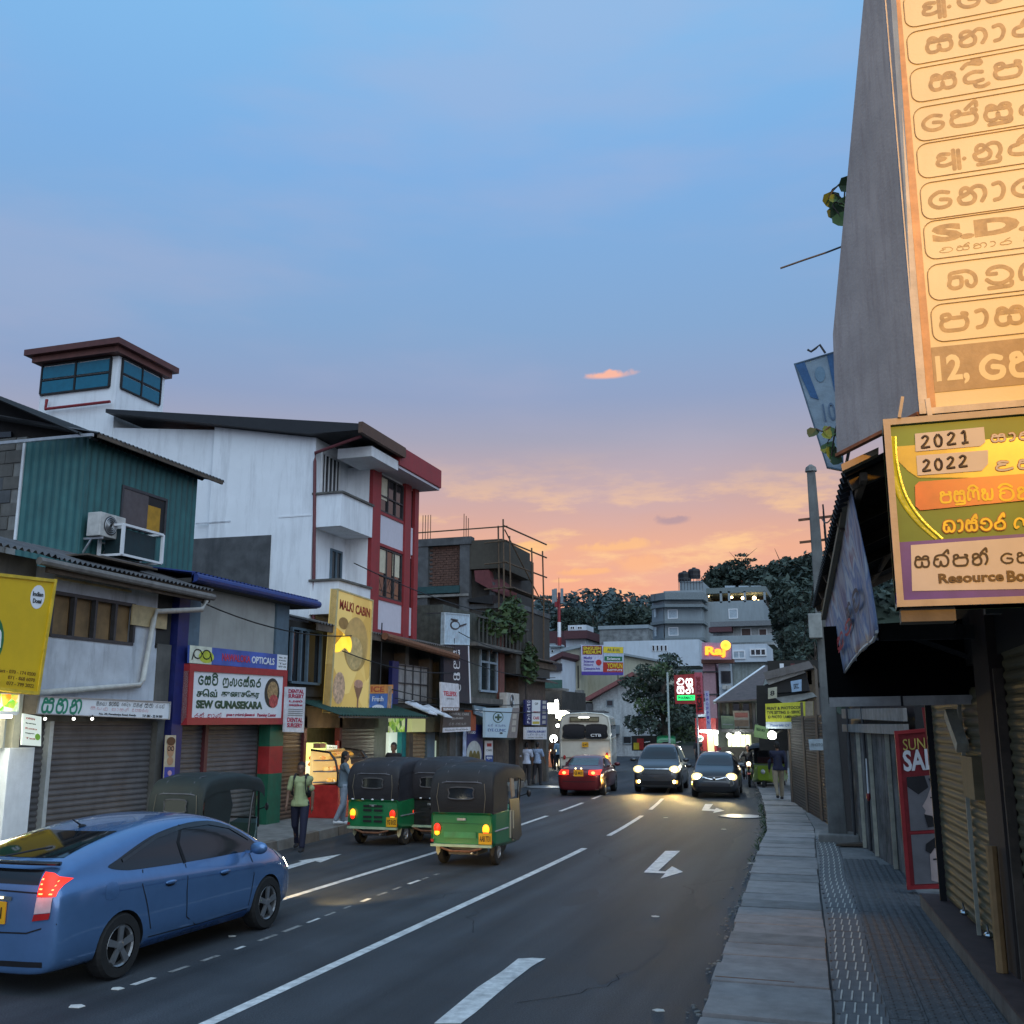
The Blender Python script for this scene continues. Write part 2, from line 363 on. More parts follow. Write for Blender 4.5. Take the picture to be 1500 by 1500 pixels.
def sinhala(s):
    """-> list of 2D polylines, total width"""
    seq = []; i = 0
    for ch in s:
        if ch in 'ෙේොෝ' and seq:
            b = seq.pop(); seq.append(('ෙ',)); seq.append(b if ch != 'ේ' else b + ('්',))
            if ch == 'ේ': pass
            if ch in 'ොෝ': seq.append(('ා',) if ch == 'ො' else ('ා', '්'))
        elif ch in SM and seq: seq[-1] = seq[-1] + (ch,)
        else: seq.append((ch,))
    x = 0.; lines = []
    for g in seq:
        if g[0] == ' ': x += .6; continue
        if g[0] not in SG: x += .3; continue
        w, st = SG[g[0]]
        for q in st: lines.append([(x + p.x, p.y) for p in catmull([(a, b, 0) for a, b in q], 4)])
        x += w
        for mk in g[1:]:
            for q in SM[mk]: lines.append([(x + p.x, p.y) for p in catmull([(a, b, 0) for a, b in q], 4)])
        x += .2
    return lines, x
def text_mesh(s, bold=0.):
    c = bpy.data.curves.new('t', 'FONT'); c.body = s; c.extrude = .01; c.offset = bold; c.resolution_u = 3
    o = bpy.data.objects.new('t', c); col.objects.link(o)
    me = bpy.data.meshes.new_from_object(o.evaluated_get(bpy.context.evaluated_depsgraph_get()))
    bpy.data.objects.remove(o); bpy.data.curves.remove(c); return me
def lettering(s, m, parent, o, ux, uz, w, h, bold=.0, name='lettering', pen=.13, fit=True, lift=.004, depth=.006, em=None):
    """writing fitted in the rectangle w x h with lower left corner o (world), reading along ux, up uz"""
    o = Vector(o); ux = Vector(ux).normalized(); uz = Vector(uz).normalized(); n = ux.cross(uz).normalized(); off = Vector(OFF.get(parent.name, (0, 0, 0)))
    if any('\u0d80' <= ch <= '\u0dff' for ch in s):
        ln, tw = sinhala(s); ys = [p[1] for q in ln for p in q]; y0 = min(min(ys), 0); y1 = max(max(ys), 1)
        sx = w / max(tw, .1); sy = h / (y1 - y0)
        if em: sy = em; y0 = 0
        b = MB(); k_ = 0
        for q in ln:
            b.ribbon([o + ux * (p[0] * sx) + uz * ((p[1] - y0) * sy) + n * (lift + .00015 * k_) for p in q], pen * min(sy, sx * 1.2) * .62, n); k_ += 1
        ob = b.build(name, m, parent); return ob
    me = text_mesh(s, bold)
    xs = [v.co.x for v in me.vertices]; ys = [v.co.y for v in me.vertices]
    if not xs: return None
    x0, x1, y0, y1 = min(xs), max(xs), min(ys), max(ys); sx = w / max(x1 - x0, .01); sy = h / max(y1 - y0, .01)
    if not fit: sx = sy = min(sx, sy)
    for v in me.vertices:
        x, y, z = v.co; v.co = o + ux * ((x - x0) * sx) + uz * ((y - y0) * sy) + n * (lift + (depth / 2 if z > 0 else -depth / 2)) - off
    me.name = name; me.materials.append(m); ob = bpy.data.objects.new(name, me); col.objects.link(ob); ob.parent = parent; OFF[ob.name] = tuple(off); return ob
class Panel:
    """a flat board given by its four corners (world): bl, br, tr, tl"""
    def __init__(s, name, label, cat, bl, br, tr, tl, thick, fm, frame=None, fw=.05, group=None, parent=None, face='face', fd=.03):
        s.bl, s.br, s.tr, s.tl = [Vector(p) for p in (bl, br, tr, tl)]
        s.ux = (s.br - s.bl).normalized(); s.uz = (s.tl - s.bl).normalized(); s.n = s.ux.cross(s.uz).normalized()
        s.t = parent or thing(name, label, cat, tuple((s.bl + s.br) / 2), group)
        b = MB().prism([s.bl, s.br, s.tr, s.tl], -s.n * thick); b.f = [tuple(reversed(f)) for f in b.f]
        s.o = b.build(face, fm, s.t)
        if frame:
            f = MB(); q = [s.bl, s.br, s.tr, s.tl]; c = sum(q, Vector()) / 4
            for i in range(4):
                a, d = q[i], q[(i + 1) % 4]; t_ = (d - a).normalized(); w = t_.cross(s.n) * -fw
                if i % 2: f.hexa([a + w * 0 + s.n * fd, d + s.n * fd, d + w + s.n * fd, a + w + s.n * fd, a - s.n * thick * .9, d - s.n * thick * .9, d + w - s.n * thick * .9, a + w - s.n * thick * .9])
                else: f.hexa([a - t_ * .002 + s.n * (fd - .002), d + t_ * .002 + s.n * (fd - .002), d + t_ * .002 + w + s.n * (fd - .002), a - t_ * .002 + w + s.n * (fd - .002), a - s.n * thick * .88, d - s.n * thick * .88, d + w - s.n * thick * .88, a + w - s.n * thick * .88])
            s.frame = f.build('frame', frame, s.t)
    def p(s, a, b, lift=0.):
        return (s.bl.lerp(s.br, a)).lerp(s.tl.lerp(s.tr, a), b) + s.n * lift
    def text(s, txt, m, a0, b0, a1, b1, bold=.0, pen=.13, lift=.004, fit=True, name='lettering'):
        o = s.p(a0, b0); return lettering(txt, m, s.t, o, s.p(a1, b0) - o, s.p(a0, b1) - o, (s.p(a1, b0) - o).length, (s.p(a0, b1) - o).length, bold, name, pen, fit, lift)
    def shape(s, pts, m, name, lift=.003, d=.002):
        b = MB().prism([s.p(x, y, lift) for x, y in pts], s.n * d); return b.build(name, m, s.t)
    def rect(s, a0, b0, a1, b1, m, name, lift=.003): return s.shape([(a0, b0), (a1, b0), (a1, b1), (a0, b1)], m, name, lift)
    def oval(s, a, b, ra, rb, m, name, lift=.003, n=20): return s.shape([(a + ra * math.cos(2 * math.pi * i / n), b + rb * math.sin(2 * math.pi * i / n)) for i in range(n)], m, name, lift)
def pxpanel(name, label, cat, tl, tr, br, bl, plane, thick, fm, **k):
    return Panel(name, label, cat, P(*bl, plane), P(*br, plane), P(*tr, plane), P(*tl, plane), thick, fm, **k)
def fcorners(tl, br, plane):
    a = P(*tl, plane); b = P(*br, plane); return a, b
# ================================================================== materials in use
asphalt = mat('asphalt', (.044, .050, .058), .68, var=.22, sc_=1.1, bump=.6, bsc=130, spec=.3)
def speckle(m, scale, amt, stretch=None):
    """fine grain multiplied into a base colour, and long wear streaks when stretch is given"""
    n = m.node_tree.nodes; l = m.node_tree.links; b = n['Principled BSDF']; src = b.inputs['Base Color'].links[0].from_socket; co = n.new('ShaderNodeTexCoord')
    for sc__, a_, st in ((scale, amt, None), (1.6, .35, stretch)):
        if sc__ == 1.6 and not stretch: continue
        v = co.outputs['Object']
        if st: mp = n.new('ShaderNodeMapping'); l.new(v, mp.inputs[0]); mp.inputs['Scale'].default_value = st; v = mp.outputs[0]
        z = n.new('ShaderNodeTexNoise'); l.new(v, z.inputs[0]); z.inputs['Scale'].default_value = sc__; z.inputs['Detail'].default_value = 3
        r = n.new('ShaderNodeMapRange'); l.new(z.outputs[0], r.inputs[0]); r.inputs[1].default_value = .3; r.inputs[2].default_value = .7; r.inputs[3].default_value = 1 - a_; r.inputs[4].default_value = 1 + a_
        x = n.new('ShaderNodeMix'); x.data_type = 'RGBA'; x.blend_type = 'MULTIPLY'; x.inputs[0].default_value = 1; l.new(src, x.inputs[6]); l.new(r.outputs[0], x.inputs[7]); src = x.outputs[2]
    l.new(src, b.inputs['Base Color'])
speckle(asphalt, 70, .5, (1.1, .06, 1))
roadpaint = mat('road_paint', (.60, .60, .58), .6, var=.3, sc_=9, bump=.2, streak=.7, dirt=(.12, .12, .125))
wornpaint = mat('worn_paint', (.22, .22, .21), .7, var=.6, sc_=14)
concrete = mat('concrete', (.20, .20, .19), .85, var=.3, sc_=3, streak=.5, bump=.3)
slabc = mat('slab_concrete', (.25, .24, .235), .8, var=.25, sc_=4, bump=.3, bsc=70)
slabd = mat('slab_concrete_dark', (.19, .188, .185), .8, var=.3, sc_=4, bump=.3, bsc=70)
paver = mat('paver_grey', (.10, .105, .11), .75, var=.3, sc_=5, bump=.25)
tact = mat('tactile_grey', (.125, .13, .135), .7, var=.25, sc_=6)
tactbar = mat('tactile_bar_paint', (.50, .50, .45), .5, var=.2)
earth = mat('earth', (.06, .055, .045), .95, var=.4, sc_=1, bump=.3)
plinth = mat('plinth_concrete', (.15, .13, .11), .85, var=.35, sc_=3, streak=.6, bump=.3)
rust = mat('rust', (.16, .07, .035), .8, var=.4, sc_=12)
steel = mat('galvanised', (.42, .43, .44), .4, .6, var=.2)
darksteel = mat('dark_steel', (.055, .055, .06), .5, .3, var=.3)
black = mat('black', (.012, .012, .013), .6, var=.2)
matteblack = mat('void_black', (.006, .006, .006), .95, var=.1, spec=.05)
white = mat('white_paint', (.68, .69, .70), .6, var=.08, streak=.25, dirt=(.3, .3, .3))
whitewall = mat('white_wall', (.76, .79, .82), .75, var=.05, sc_=1.2, streak=.5, dirt=(.36, .37, .39), bump=.15)
cream = mat('cream_wall', (.58, .53, .40), .8, var=.12, streak=.5, dirt=(.22, .19, .14))
board = mat('sign_white', (.72, .74, .76), .45, var=.05)
shutterm = mat('shutter_grey', (.15, .138, .135), .5, .35, var=.22, sc_=2, streak=.5, dirt=(.09, .08, .07))
shuttery = mat('shutter_olive', (.095, .085, .045), .6, .1, var=.25, sc_=2, streak=.6, dirt=(.10, .085, .05))
ironold = mat('old_iron_sheet', (.14, .13, .125), .6, .45, var=.4, sc_=2, streak=.8, dirt=(.05, .035, .025))
ironroof = mat('iron_roof', (.10, .10, .105), .65, .3, var=.4, sc_=1.5, streak=.6)
glassd = mat('window_glass_dark', (.015, .018, .022), .08, var=.1, bump=0, spec=.7)
red = mat('red_paint', (.34, .028, .032), .5, var=.15)
redd = mat('red_dark', (.22, .02, .025), .5, var=.2)
navy = mat('navy_paint', (.012, .018, .11), .5, var=.2)
blackm = mat('black_gloss', (.01, .01, .011), .25, var=.1)
green = mat('sign_green', (.012, .14, .05), .5, var=.1)
dkgreen = mat('letter_green', (.008, .06, .03), .5, var=.1)
wood = mat('old_wood', (.10, .075, .055), .85, var=.4, sc_=4, streak=.6)
leafm = mat('leaf_dark', (.035, .065, .022), .6, var=.6, sc_=1.5, bump=0)
leafb = mat('leaf_bright', (.07, .13, .03), .55, var=.5, sc_=2, bump=0)
bark = mat('bark', (.07, .055, .045), .9, var=.4, sc_=6)
skin = mat('skin', (.16, .085, .055), .55, var=.1, bump=0)
pvc = mat('pvc_pipe', (.50, .50, .47), .5, var=.15, streak=.4)
tube_w = glow_mat('lamp_white', (1, .98, .9), 14)

# ================================================================== ground, road, footways
def table(y, t):
    for (a, b), (c, d) in zip(t, t[1:]):
        if y <= c: return b + (d - b) * (y - a) / (c - a)
    return t[-1][1]
KR = [(-12, -1.2), (9.5, -1.39), (13.5, -1.57), (20, -1.88), (25.7, -2.12), (31, -2.6), (37, -3.2), (44, -4.0), (51, -4.9), (70, -9.6), (105, -20.5)]
KL = [(-12, -11.2), (18.7, -11.15), (22.6, -11.42), (30, -11.9), (35, -12.3), (42, -13.0), (50, -13.9), (60, -15.8), (80, -21.3), (105, -29)]
kr = lambda y: table(y, KR)
kl = lambda y: table(y, KL)
g = MB().add([(-700, -300, -.03), (700, -300, -.03), (700, 1100, -.03), (-700, 1100, -.03)], [(0, 1, 2, 3)]); ground = struct(g.build('ground', earth))
b = MB(); ys = [-12 + i * 1.5 for i in range(79)]
for y in ys:
    for j in range(9): b.v.append((kl(y) - .3 + (kr(y) - kl(y) + .5) * j / 8, y, 0))
for i in range(len(ys) - 1):
    for j in range(8): a = i * 9 + j; b.f.append((a, a + 1, a + 10, a + 9))
road = struct(b.build('road', asphalt, smooth=True)); OFF['road'] = (0, 0, 0)
def stripe(xf, y0, y1, w, m, name, step=1.5, z=.004):
    b = MB(); n = max(1, int((y1 - y0) / step)); k = 0
    for i in range(n + 1):
        y = y0 + (y1 - y0) * i / n; x = xf(y); b.v += [(x - w / 2, y, z), (x + w / 2, y, z)]
        if i: b.f.append((k - 2, k - 1, k + 1, k))
        k += 2
    return b.build(name, m, road)
cl = lambda y: -5.40 + (bend(y) if y > 18 else 0)
stripe(cl, 3.0, 21.35, .13, roadpaint, 'centre_line')
for a, c in ((23.9, 29.3), (31.4, 36.1), (39, 43.5), (46.5, 51)): stripe(cl, a, c, .12, roadpaint, 'lane_dash')
ll = lambda y: -8.08 + bend(y) * .62
for a, c in ((12.6, 20.2), (25.6, 28.4), (30, 33.4), (35.2, 38.6)): stripe(ll, a, c, .12, roadpaint, 'lane_line')
for i in range(15):                                   # worn older line
    y = 9.0 + i * .56 + random.uniform(0, .1); stripe(lambda q: -6.87 + .05 * math.sin(q * .7), y, y + random.uniform(.16, .44), random.uniform(.045, .075), wornpaint if i % 3 else roadpaint, 'worn_dash', .15, .004)
def flat(pts, m, name, z=.004): b = MB().prism([P(u, v, ('z', 0)) + Vector((0, 0, z)) for u, v in pts], (0, 0, .003)); return b.build(name, m, road)
z6 = lambda q: [(900 + x / 4.286, 1150 + y / 4.286) for x, y in q]
z7 = lambda q: [(380 + x / 2.885, 1150 + y / 2.885) for x, y in q]
# brush-edged short dash close to the viewer
e0 = [(636, 1500), (700, 1447), (735, 1424), (759, 1405), (780, 1404), (799, 1405)]; e1 = [(786, 1412), (778, 1417), (752, 1437), (722, 1462), (698, 1483), (675, 1500)]
flat(e0 + e1, roadpaint, 'lane_dash')
flat(z6([(320, 415), (412, 415), (275, 540), (320, 545), (362, 512), (430, 547), (290, 588), (320, 556), (185, 550)]), roadpaint, 'turn_arrow')
flat(z6([(570, 120), (620, 120), (596, 150), (630, 154), (640, 145), (690, 162), (620, 176), (628, 165), (548, 160)]), roadpaint, 'turn_arrow')
flat(z7([(347, 293), (258, 328), (235, 322), (60, 375), (60, 358), (180, 325), (165, 322)]), roadpaint, 'turn_arrow')
# asphalt patches (repairs), real thin overlays
pat = mat('asphalt_patch', (.036, .039, .044), .68, var=.3, sc_=3, bump=.5, bsc=160)
pal = mat('asphalt_dusty', (.050, .052, .054), .7, var=.3, sc_=3, bump=.5, bsc=160)
rnd_ = lambda a: random.uniform(-a, a)
def blot(cx, cy, rx, ry, m, z=.0015):
    n = 22; pts = [(cx + rx * math.cos(2 * math.pi * i / n) * random.uniform(.75, 1.1), cy + ry * math.sin(2 * math.pi * i / n) * random.uniform(.75, 1.1), z) for i in range(n)]
    MB().add(pts, [tuple(range(n))]).build('asphalt_patch', m, road)
for q in ((-2.6, 12, .35, 1.5), (-2.2, 17, .25, 2.2), (-4.0, 15.5, .25, .8), (-2.4, 24, .3, 2.5), (-6.2, 26, .5, 1.6), (-9.6, 17.5, .5, 1.3)): blot(*q, pat if random.random() < .6 else pal)
crackm = mat('crack_dark', (.014, .015, .017), .9, bump=0)
for x_, y_, n_, a_ in ((-3.1, 9.6, 9, 1.2), (-4.6, 12.5, 10, 1.9), (-2.6, 16.0, 12, 1.5), (-6.2, 14.5, 8, 1.1), (-4.4, 19.5, 10, 1.7), (-9.2, 21.5, 8, 1.4), (-3.0, 26, 10, 1.6)):
    b = MB(); p = Vector((x_, y_, .0025))
    for i in range(n_):
        q = p + Vector((math.cos(a_ + rnd_(.8)), math.sin(a_ + rnd_(.8)), 0)) * random.uniform(.1, .28); w = Vector((-(q - p).y, (q - p).x, 0)).normalized() * random.uniform(.003, .007); b.add([p - w, q - w, q + w, p + w], [(0, 1, 2, 3)]); p = q
    b.build('crack', crackm, road)
scrap = mat('paper_scrap', (.6, .6, .56), .8)
b = MB()
for u, v in ((960, 1343), (965, 1481), (1100, 1265), (975, 1198), (112, 1475), (172, 1449), (230, 1338), (1103, 1278), (340, 1372), (1060, 1215)):
    p = P(u, v, ('z', 0)); a = random.random() * 3; s = random.uniform(.04, .08)
    b.prism([p + Vector((s * math.cos(a + k), s * math.sin(a + k) * .8, .003)) for k in (0, 1.3, 2.6, 4, 5.2)], (0, 0, .006))
stuff(b.build('litter', scrap))
# manhole plates
for nm, lab, (u, v), s in (('manhole_cover', 'flat metal manhole cover glinting in the near lane beside the plank footway', (1085, 1196), .55), ('manhole_cover', 'metal drain plate catching light in front of the two men by the corner shop', (800, 1153), .8)):
    p = P(u, v, ('z', .01)); t = thing(nm, lab, 'manhole cover', tuple(p)); b = MB().lathe([(s, 0), (s, .012), (s - .02, .018), (.0, .02)], p, n=28); b.build('plate', steel, t)
    f = MB().lathe([(s + .06, -.005), (s + .06, .008), (s + .004, .008)], p, n=28); f.build('rim', darksteel, t)
# footway on our side: cover slabs, tactile strip, pavers
fb = MB(); yy = [4 + .8 * i for i in range(80)]
for y in yy: fb.v += [(kr(y) + .06, y, .085), (kr(y) + 3.6, y, .085)]
for i in range(len(yy) - 1): fb.f.append((2 * i, 2 * i + 1, 2 * i + 3, 2 * i + 2))
foot = struct(fb.build('footway', paver)); OFF['footway'] = (0, 0, 0)
y = 4.2; k = 0
while y < 46:
    d = random.choice((.52, .6, .66, .74, .6)) if y > 9.2 else .62; d2 = d - random.uniform(.012, .035); z = .145 + random.uniform(-.012, .014) + (.02 if y < 10.35 and y + d > 9.4 else 0)
    x0, x1 = kr(y) + .02 + random.uniform(-.02, .02), kr(y) + 1.07 + random.uniform(-.015, .015); dxy = kr(y + d) - kr(y); tl = random.uniform(-.008, .008)
    s = MB().hexa([(x0, y, .02), (x1, y, .02), (x1 + dxy, y + d2, .02), (x0 + dxy, y + d2, .02), (x0, y, z), (x1, y, z + tl), (x1 + dxy, y + d2, z + tl), (x0 + dxy, y + d2, z)])
    s.build('slab', (slabc, slabd, slabc, slabc)[k % 4] if y > 10.4 else slabc, foot, bevel=.008); y += d; k += 1
MB().bar((kr(10.42) + .03, 10.42, .165), (kr(10.42) + 1.06, 10.40, .165), .03, .02).build('slab_edge_bar', rust, foot)
tb = MB().box(-.19, -.196, 0, .19, .196, .018); tbm = tb.mesh('tactile_tile'); tbm.materials.append(tact)
bb = MB()
for i in range(4): bb.box(-.146 + i * .09, -.16, .018, -.132 + i * .09, .16, .024)
bbm = bb.mesh('tactile_bar'); bbm.materials.append(tactbar)
pv = MB().box(-.147, -.147, 0, .147, .147, .016)
for i in range(3):
    for j in range(3): pv.lathe([(.03, .0155), (.022, .024), (0, .026)], (-.1 + i * .1, -.1 + j * .1, 0), n=6)
pvm = pv.mesh('paver'); pvm.materials.append(paver)
y = 8.6
while y < 23.5:
    x = kr(y) + 1.31 + (.02 * math.sin(y)); an = -.045
    t_ = share(tbm, 'tactile_tile', foot, (x, y, .125 + random.uniform(-.003, .003)), (random.uniform(-.008, .008), random.uniform(-.008, .008), an + .02)); share(bbm, 'bars', t_)
    y += .40
SF = lambda y: 1.03 - .083 * (y - 13.92) if y < 18 else .69 - .155 * (y - 18)
def stepx(y): return .68 - .065 * (y - 15.1)
y = 8.5
while y < 20:
    x = kr(y) + 1.66; xe = stepx(y) - .02 if y < 15.2 else SF(y) - .05
    while x < xe:
        share(pvm, 'paver', foot, (x, y, .128 + random.uniform(-.003, .003)), (random.uniform(-.01, .01), random.uniform(-.01, .01), .04)); x += .30
    y += .30
bed = MB()
for i in range(len(yy) - 1):
    y, y2 = yy[i], yy[i + 1]; bed.hexa([(kr(y) + 1.085, y, .086), (kr(y) + 3.5, y, .086), (kr(y2) + 3.5, y2, .086), (kr(y2) + 1.085, y2, .086), (kr(y) + 1.085, y, .127), (kr(y) + 3.5, y, .127), (kr(y2) + 3.5, y2, .127), (kr(y2) + 1.085, y2, .127)])
bed.build('bedding', slabd, foot)
# kerb-side dirt and weeds
wb = MB()
for i in range(520):
    y = random.choice((random.uniform(9, 40), random.uniform(22, 34))); x = kr(y) + random.gauss(-.03, .05); a = random.random() * 6.3; s = random.uniform(.02, .07) * (1.6 if 20 < y < 34 else .6)
    wb.add([(x, y, 0.0), (x + s * .4 * math.cos(a), y + s * .4 * math.sin(a), s * .6), (x + s * math.cos(a + .4), y + s * math.sin(a + .4), s * .9)], [(0, 1, 2)])
stuff(wb.build('weeds', leafm))
db = MB()
for i in range(260):
    y = random.uniform(9, 42); x = kr(y) - abs(random.gauss(0, .09)); s = random.uniform(.01, .035); db.ball((x, y, .006), (s, s, s * .5), 5, 3)
stuff(db.build('gravel', concrete))
# far side footway with kerb
fb = MB(); ky = [2 + 1.2 * i for i in range(35)]
for i in range(len(ky) - 1):
    y, y2 = ky[i], ky[i + 1]; fb.hexa([(-17, y, -.02), (kl(y) - .16, y, -.02), (kl(y2) - .16, y2, -.02), (-17, y2, -.02), (-17, y, .2), (kl(y) - .16, y, .2), (kl(y2) - .16, y2, .2), (-17, y2, .2)])
farfoot = struct(fb.build('pavement', concrete)); OFF['pavement'] = (0, 0, 0)
y = 3.0
while y < 43:
    a = MB().hexa([(kl(y) - .157, y, -.02), (kl(y), y, -.02), (kl(y + .96), y + .96, -.02), (kl(y + .96) - .157, y + .96, -.02), (kl(y) - .157, y, .215), (kl(y) - .02, y, .2), (kl(y + .96) - .02, y + .96, .2), (kl(y + .96) - .157, y + .96, .215)])
    a.build('kerb_stone', (plinth, concrete)[int(y) % 2], farfoot, bevel=.012); y += 1.0
# ================================================================== the row across the street (facade plane x = -13.3)
FX = -13.3
def X(u, v, x=FX): return P(u, v, ('x', x))
def fbox(b, tl, br, x0=FX, x1=None, pl=None):
    """box whose street face fills the two picture corners on the plane x0"""
    a, c = X(*tl, x0), X(*br, x0); x1 = x0 - .1 if x1 is None else x1
    return b.box(x0, a.y, a.z, x1, c.y, c.z)
def ybox(b, tl, br, y0, y1):
    a, c = P(*tl, ('y', y0)), P(*br, ('y', y0)); return b.box(a.x, y0, a.z, c.x, y1, c.z)
def xpanel(name, label, cat, tl, tr, br, bl, x, fm, thick=.1, **k): return pxpanel(name, label, cat, tl, tr, br, bl, ('x', x), thick, fm, **k)
bluegrey = mat('blue_grey_paint', (.10, .15, .19), .7, var=.15, streak=.4)
offw = mat('weathered_white', (.50, .53, .57), .8, var=.15, sc_=2.5, streak=.8, dirt=(.16, .16, .17))
ochre = mat('ochre_wall', (.46, .36, .20), .8, var=.2, streak=.5)
darkwall = mat('sooty_wall', (.04, .038, .035), .9, var=.4, sc_=2, streak=.7)
midwall = mat('grimy_wall', (.115, .11, .10), .9, var=.35, sc_=2, streak=.8, dirt=(.05, .05, .045))
cement = mat('raw_cement', (.085, .09, .095), .9, var=.35, sc_=2.2, streak=.8, dirt=(.035, .04, .045))
tealiron = mat('teal_iron_sheet', (.035, .125, .125), .5, .15, var=.2, sc_=2, streak=.4, dirt=(.02, .06, .06))
blinds = mat('tan_curtain', (.24, .15, .07), .8, var=.3, sc_=3, streak=.5)
blueroof = mat('blue_gutter', (.02, .04, .17), .45, var=.2)
glasst = mat('teal_glass', (.008, .125, .20), .15, var=.1, bump=0, spec=.35)
maroon = mat('maroon_paint', (.12, .032, .035), .6, var=.2)
tarpw = mat('white_tarp', (.55, .58, .62), .6, var=.2)
# ---- lit shop at the frame edge
A = thing('shop_building', 'lit food shop behind the yellow sign at the end of the row', 'shop', (-14, 11.5, 0))
b = MB().box(-17, 8.5, .2, -14.6, 14.15, 5.3).box(-14.6, 8.5, 3.0, -13.32, 14.15, 5.3); b.build('wall', midwall, A)
litwall = glow_mat('lit_wall', (.95, 1, .78), .55, (.7, .72, .6))
MB().box(-14.58, 8.6, .2, -14.5, 14.1, 2.95).build('lit_interior', litwall, A)
b = MB(); a = X(-30, 1096, -12.9); c = X(24, 1215, -12.9); ctop = X(12, 1096, -12.9).z
b.box(-12.95, 13.55, .2, -13.32, 14.1, ctop); b.build('pillar', white, A, bevel=.01)
b = MB().box(-13.0, 13.2, ctop, -13.3, 13.45, 3.0).box(-13.1, 13.75, ctop, -13.25, 13.9, 3.0); b.each('post', cream, A)
MB().corr((-12.75, 8.5, 5.3), (0, 5.6, 0), (-3, 0, .9), pitch=.15, amp=.03).build('roof', ironroof, A)
yellow = mat('sign_yellow', (.62, .40, .008), .5, var=.08, sc_=2)
yframe = mat('sign_yellow_rim', (.55, .38, .03), .5)
pn = xpanel('hanging_sign', 'big yellow sign hung askew with phone numbers and a white oval', 'sign', (-70, 832), (82, 849), (56, 1018), (-75, 1003), -12.55, yellow, .16, frame=yframe, fw=.05)
pn.oval(.83, .83, .075, .105, board, 'oval'); dk = mat('print_dark', (.02, .025, .03), .6)
pn.text('Indian', dk, .775, .835, .885, .875, .02, lift=.008); pn.text('Dosai', dk, .785, .775, .875, .815, .02, lift=.008)
pn.oval(.36, .42, .17, .24, green, 'round_emblem'); pn.text('n', board, .42, .36, .50, .52, .03, lift=.008)
brn = mat('print_brown', (.16, .085, .01), .6)
for i, s in enumerate(('Contact - 070 - 174 0200', '071 - 868 6070', '077 - 799 2022')): pn.text(s, brn, (.42, .62, .61)[i], .155 - i * .05, .93, .185 - i * .05, .0)
MB().bar(pn.p(.2, .5, -.16), pn.p(.2, .5, -.16) - Vector((.6, 0, 0)), .05).bar(pn.p(.8, .8, -.16), pn.p(.8, .8, -.16) - Vector((.6, 0, 0)), .05).each('bracket', darksteel, pn.t)
food = lit_print('food_print', [(.9, .25, .02), (.95, .7, .1), (.9, .85, .7), (.1, .5, .03), (.9, .4, .1), (.95, .9, .8)], 1.1, 5)
xpanel('menu_lightbox', 'glowing menu board of food pictures under the yellow sign', 'sign', (-40, 1013), (28, 1016), (26, 1046), (-40, 1046), -12.8, food, .12, frame=white, fw=.02)
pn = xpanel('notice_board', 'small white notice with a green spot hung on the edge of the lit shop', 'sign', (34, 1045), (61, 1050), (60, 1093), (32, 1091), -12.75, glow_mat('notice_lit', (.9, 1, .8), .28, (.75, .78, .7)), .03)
gry = mat('print_grey', (.12, .13, .12), .6); rdp = mat('print_red', (.45, .03, .03), .6)
for i in range(5): pn.text(('OPEN', 'Rice and Curry', 'Kottu', 'Hoppers', 'Tea')[i], gry if i % 2 else rdp, .15, .84 - i * .16, .62 + .06 * (i % 3), .90 - i * .16)
pn.oval(.8, .3, .14, .11, mat('leaf_green_print', (.25, .5, .05), .6), 'green_spot')
t = thing('tube_light', 'white tube lamp lighting the food shop pillar', 'lamp', (-12.75, 12.2, 2.4)); MB().bar((-12.75, 11.5, 2.62), (-12.75, 13.3, 2.62), .05).build('tube', tube_w, t); MB().bar((-12.75, 11.4, 2.67), (-12.75, 13.4, 2.67), .06).build('holder', white, t)
# ---- shop with the long white sign
B = thing('shop_building', 'closed shop under the long white sign with tan curtained window', 'shop', (-14, 16.2, 0))
y0, y1 = 14.2, 18.05
b = MB().box(-18, y0, .2, -13.62, y1, 5.25).box(-13.62, y0, 2.9, -13.34, y1, 4.0); b.box(-13.62, y0, 3.99, -13.36, 14.6, 5.2).box(-13.62, 16.85, 3.99, -13.36, y1 - .5, 5.2).box(-13.62, 14.6, 4.82, -13.36, 16.85, 5.2); b.build('wall', offw, B)
wl = MB(); fbox(wl, (195, 885), (244, 922), FX + .0, FX - .03); fbox(wl, (84, 845), (193, 868), FX + .005, FX - .03); wl.build('wall_patch', ochre, B)
MB().slats((-13.5, 14.95, .2), (0, 2.85, 0), 2.4, (1, 0, 0), .1, .022).slats((-13.5, 14.25, .2), (0, .62, 0), 2.4, (1, 0, 0), .1, .022).each('shutter', shutterm, B)
MB().box(-13.52, 14.88, .2, -13.38, 14.97, 2.62).build('shutter_post', pvc, B); MB().box(-13.52, 17.82, .2, -13.36, 18.04, 2.62).box(-13.52, 14.16, .2, -13.36, 14.24, 2.62).each('door_jamb', midwall, B)
MB().box(-13.6, 14.2, 2.55, -13.35, 18.04, 2.92).build('lintel', midwall, B)
w = MB(); fy0, fy1 = 14.62, 16.84
w.box(-13.42, fy0, 4.0, -13.32, fy1, 4.06).box(-13.42, fy0, 4.76, -13.32, fy1, 4.82)
for i in range(5): yy_ = fy0 + (fy1 - fy0) * i / 4; w.box(-13.419, yy_ - .03, 4.06, -13.321, yy_ + .03, 4.76)
wf = w.build('window', darksteel, B)
for i in range(4): q = MB().box(-13.5, fy0 + .04 + .555 * i, 4.04, -13.45, fy0 + .53 + .555 * i, 4.78); q.build('curtain', blinds, wf)
MB().corr((-12.78, 13.9, 5.28), (0, 4.75, 0), (-1.7, 0, .52), pitch=.13, amp=.028).build('roof', ironroof, B)
MB().box(-12.9, 13.9, 5.02, -12.84, 18.6, 5.26).build('fascia', wood, B)
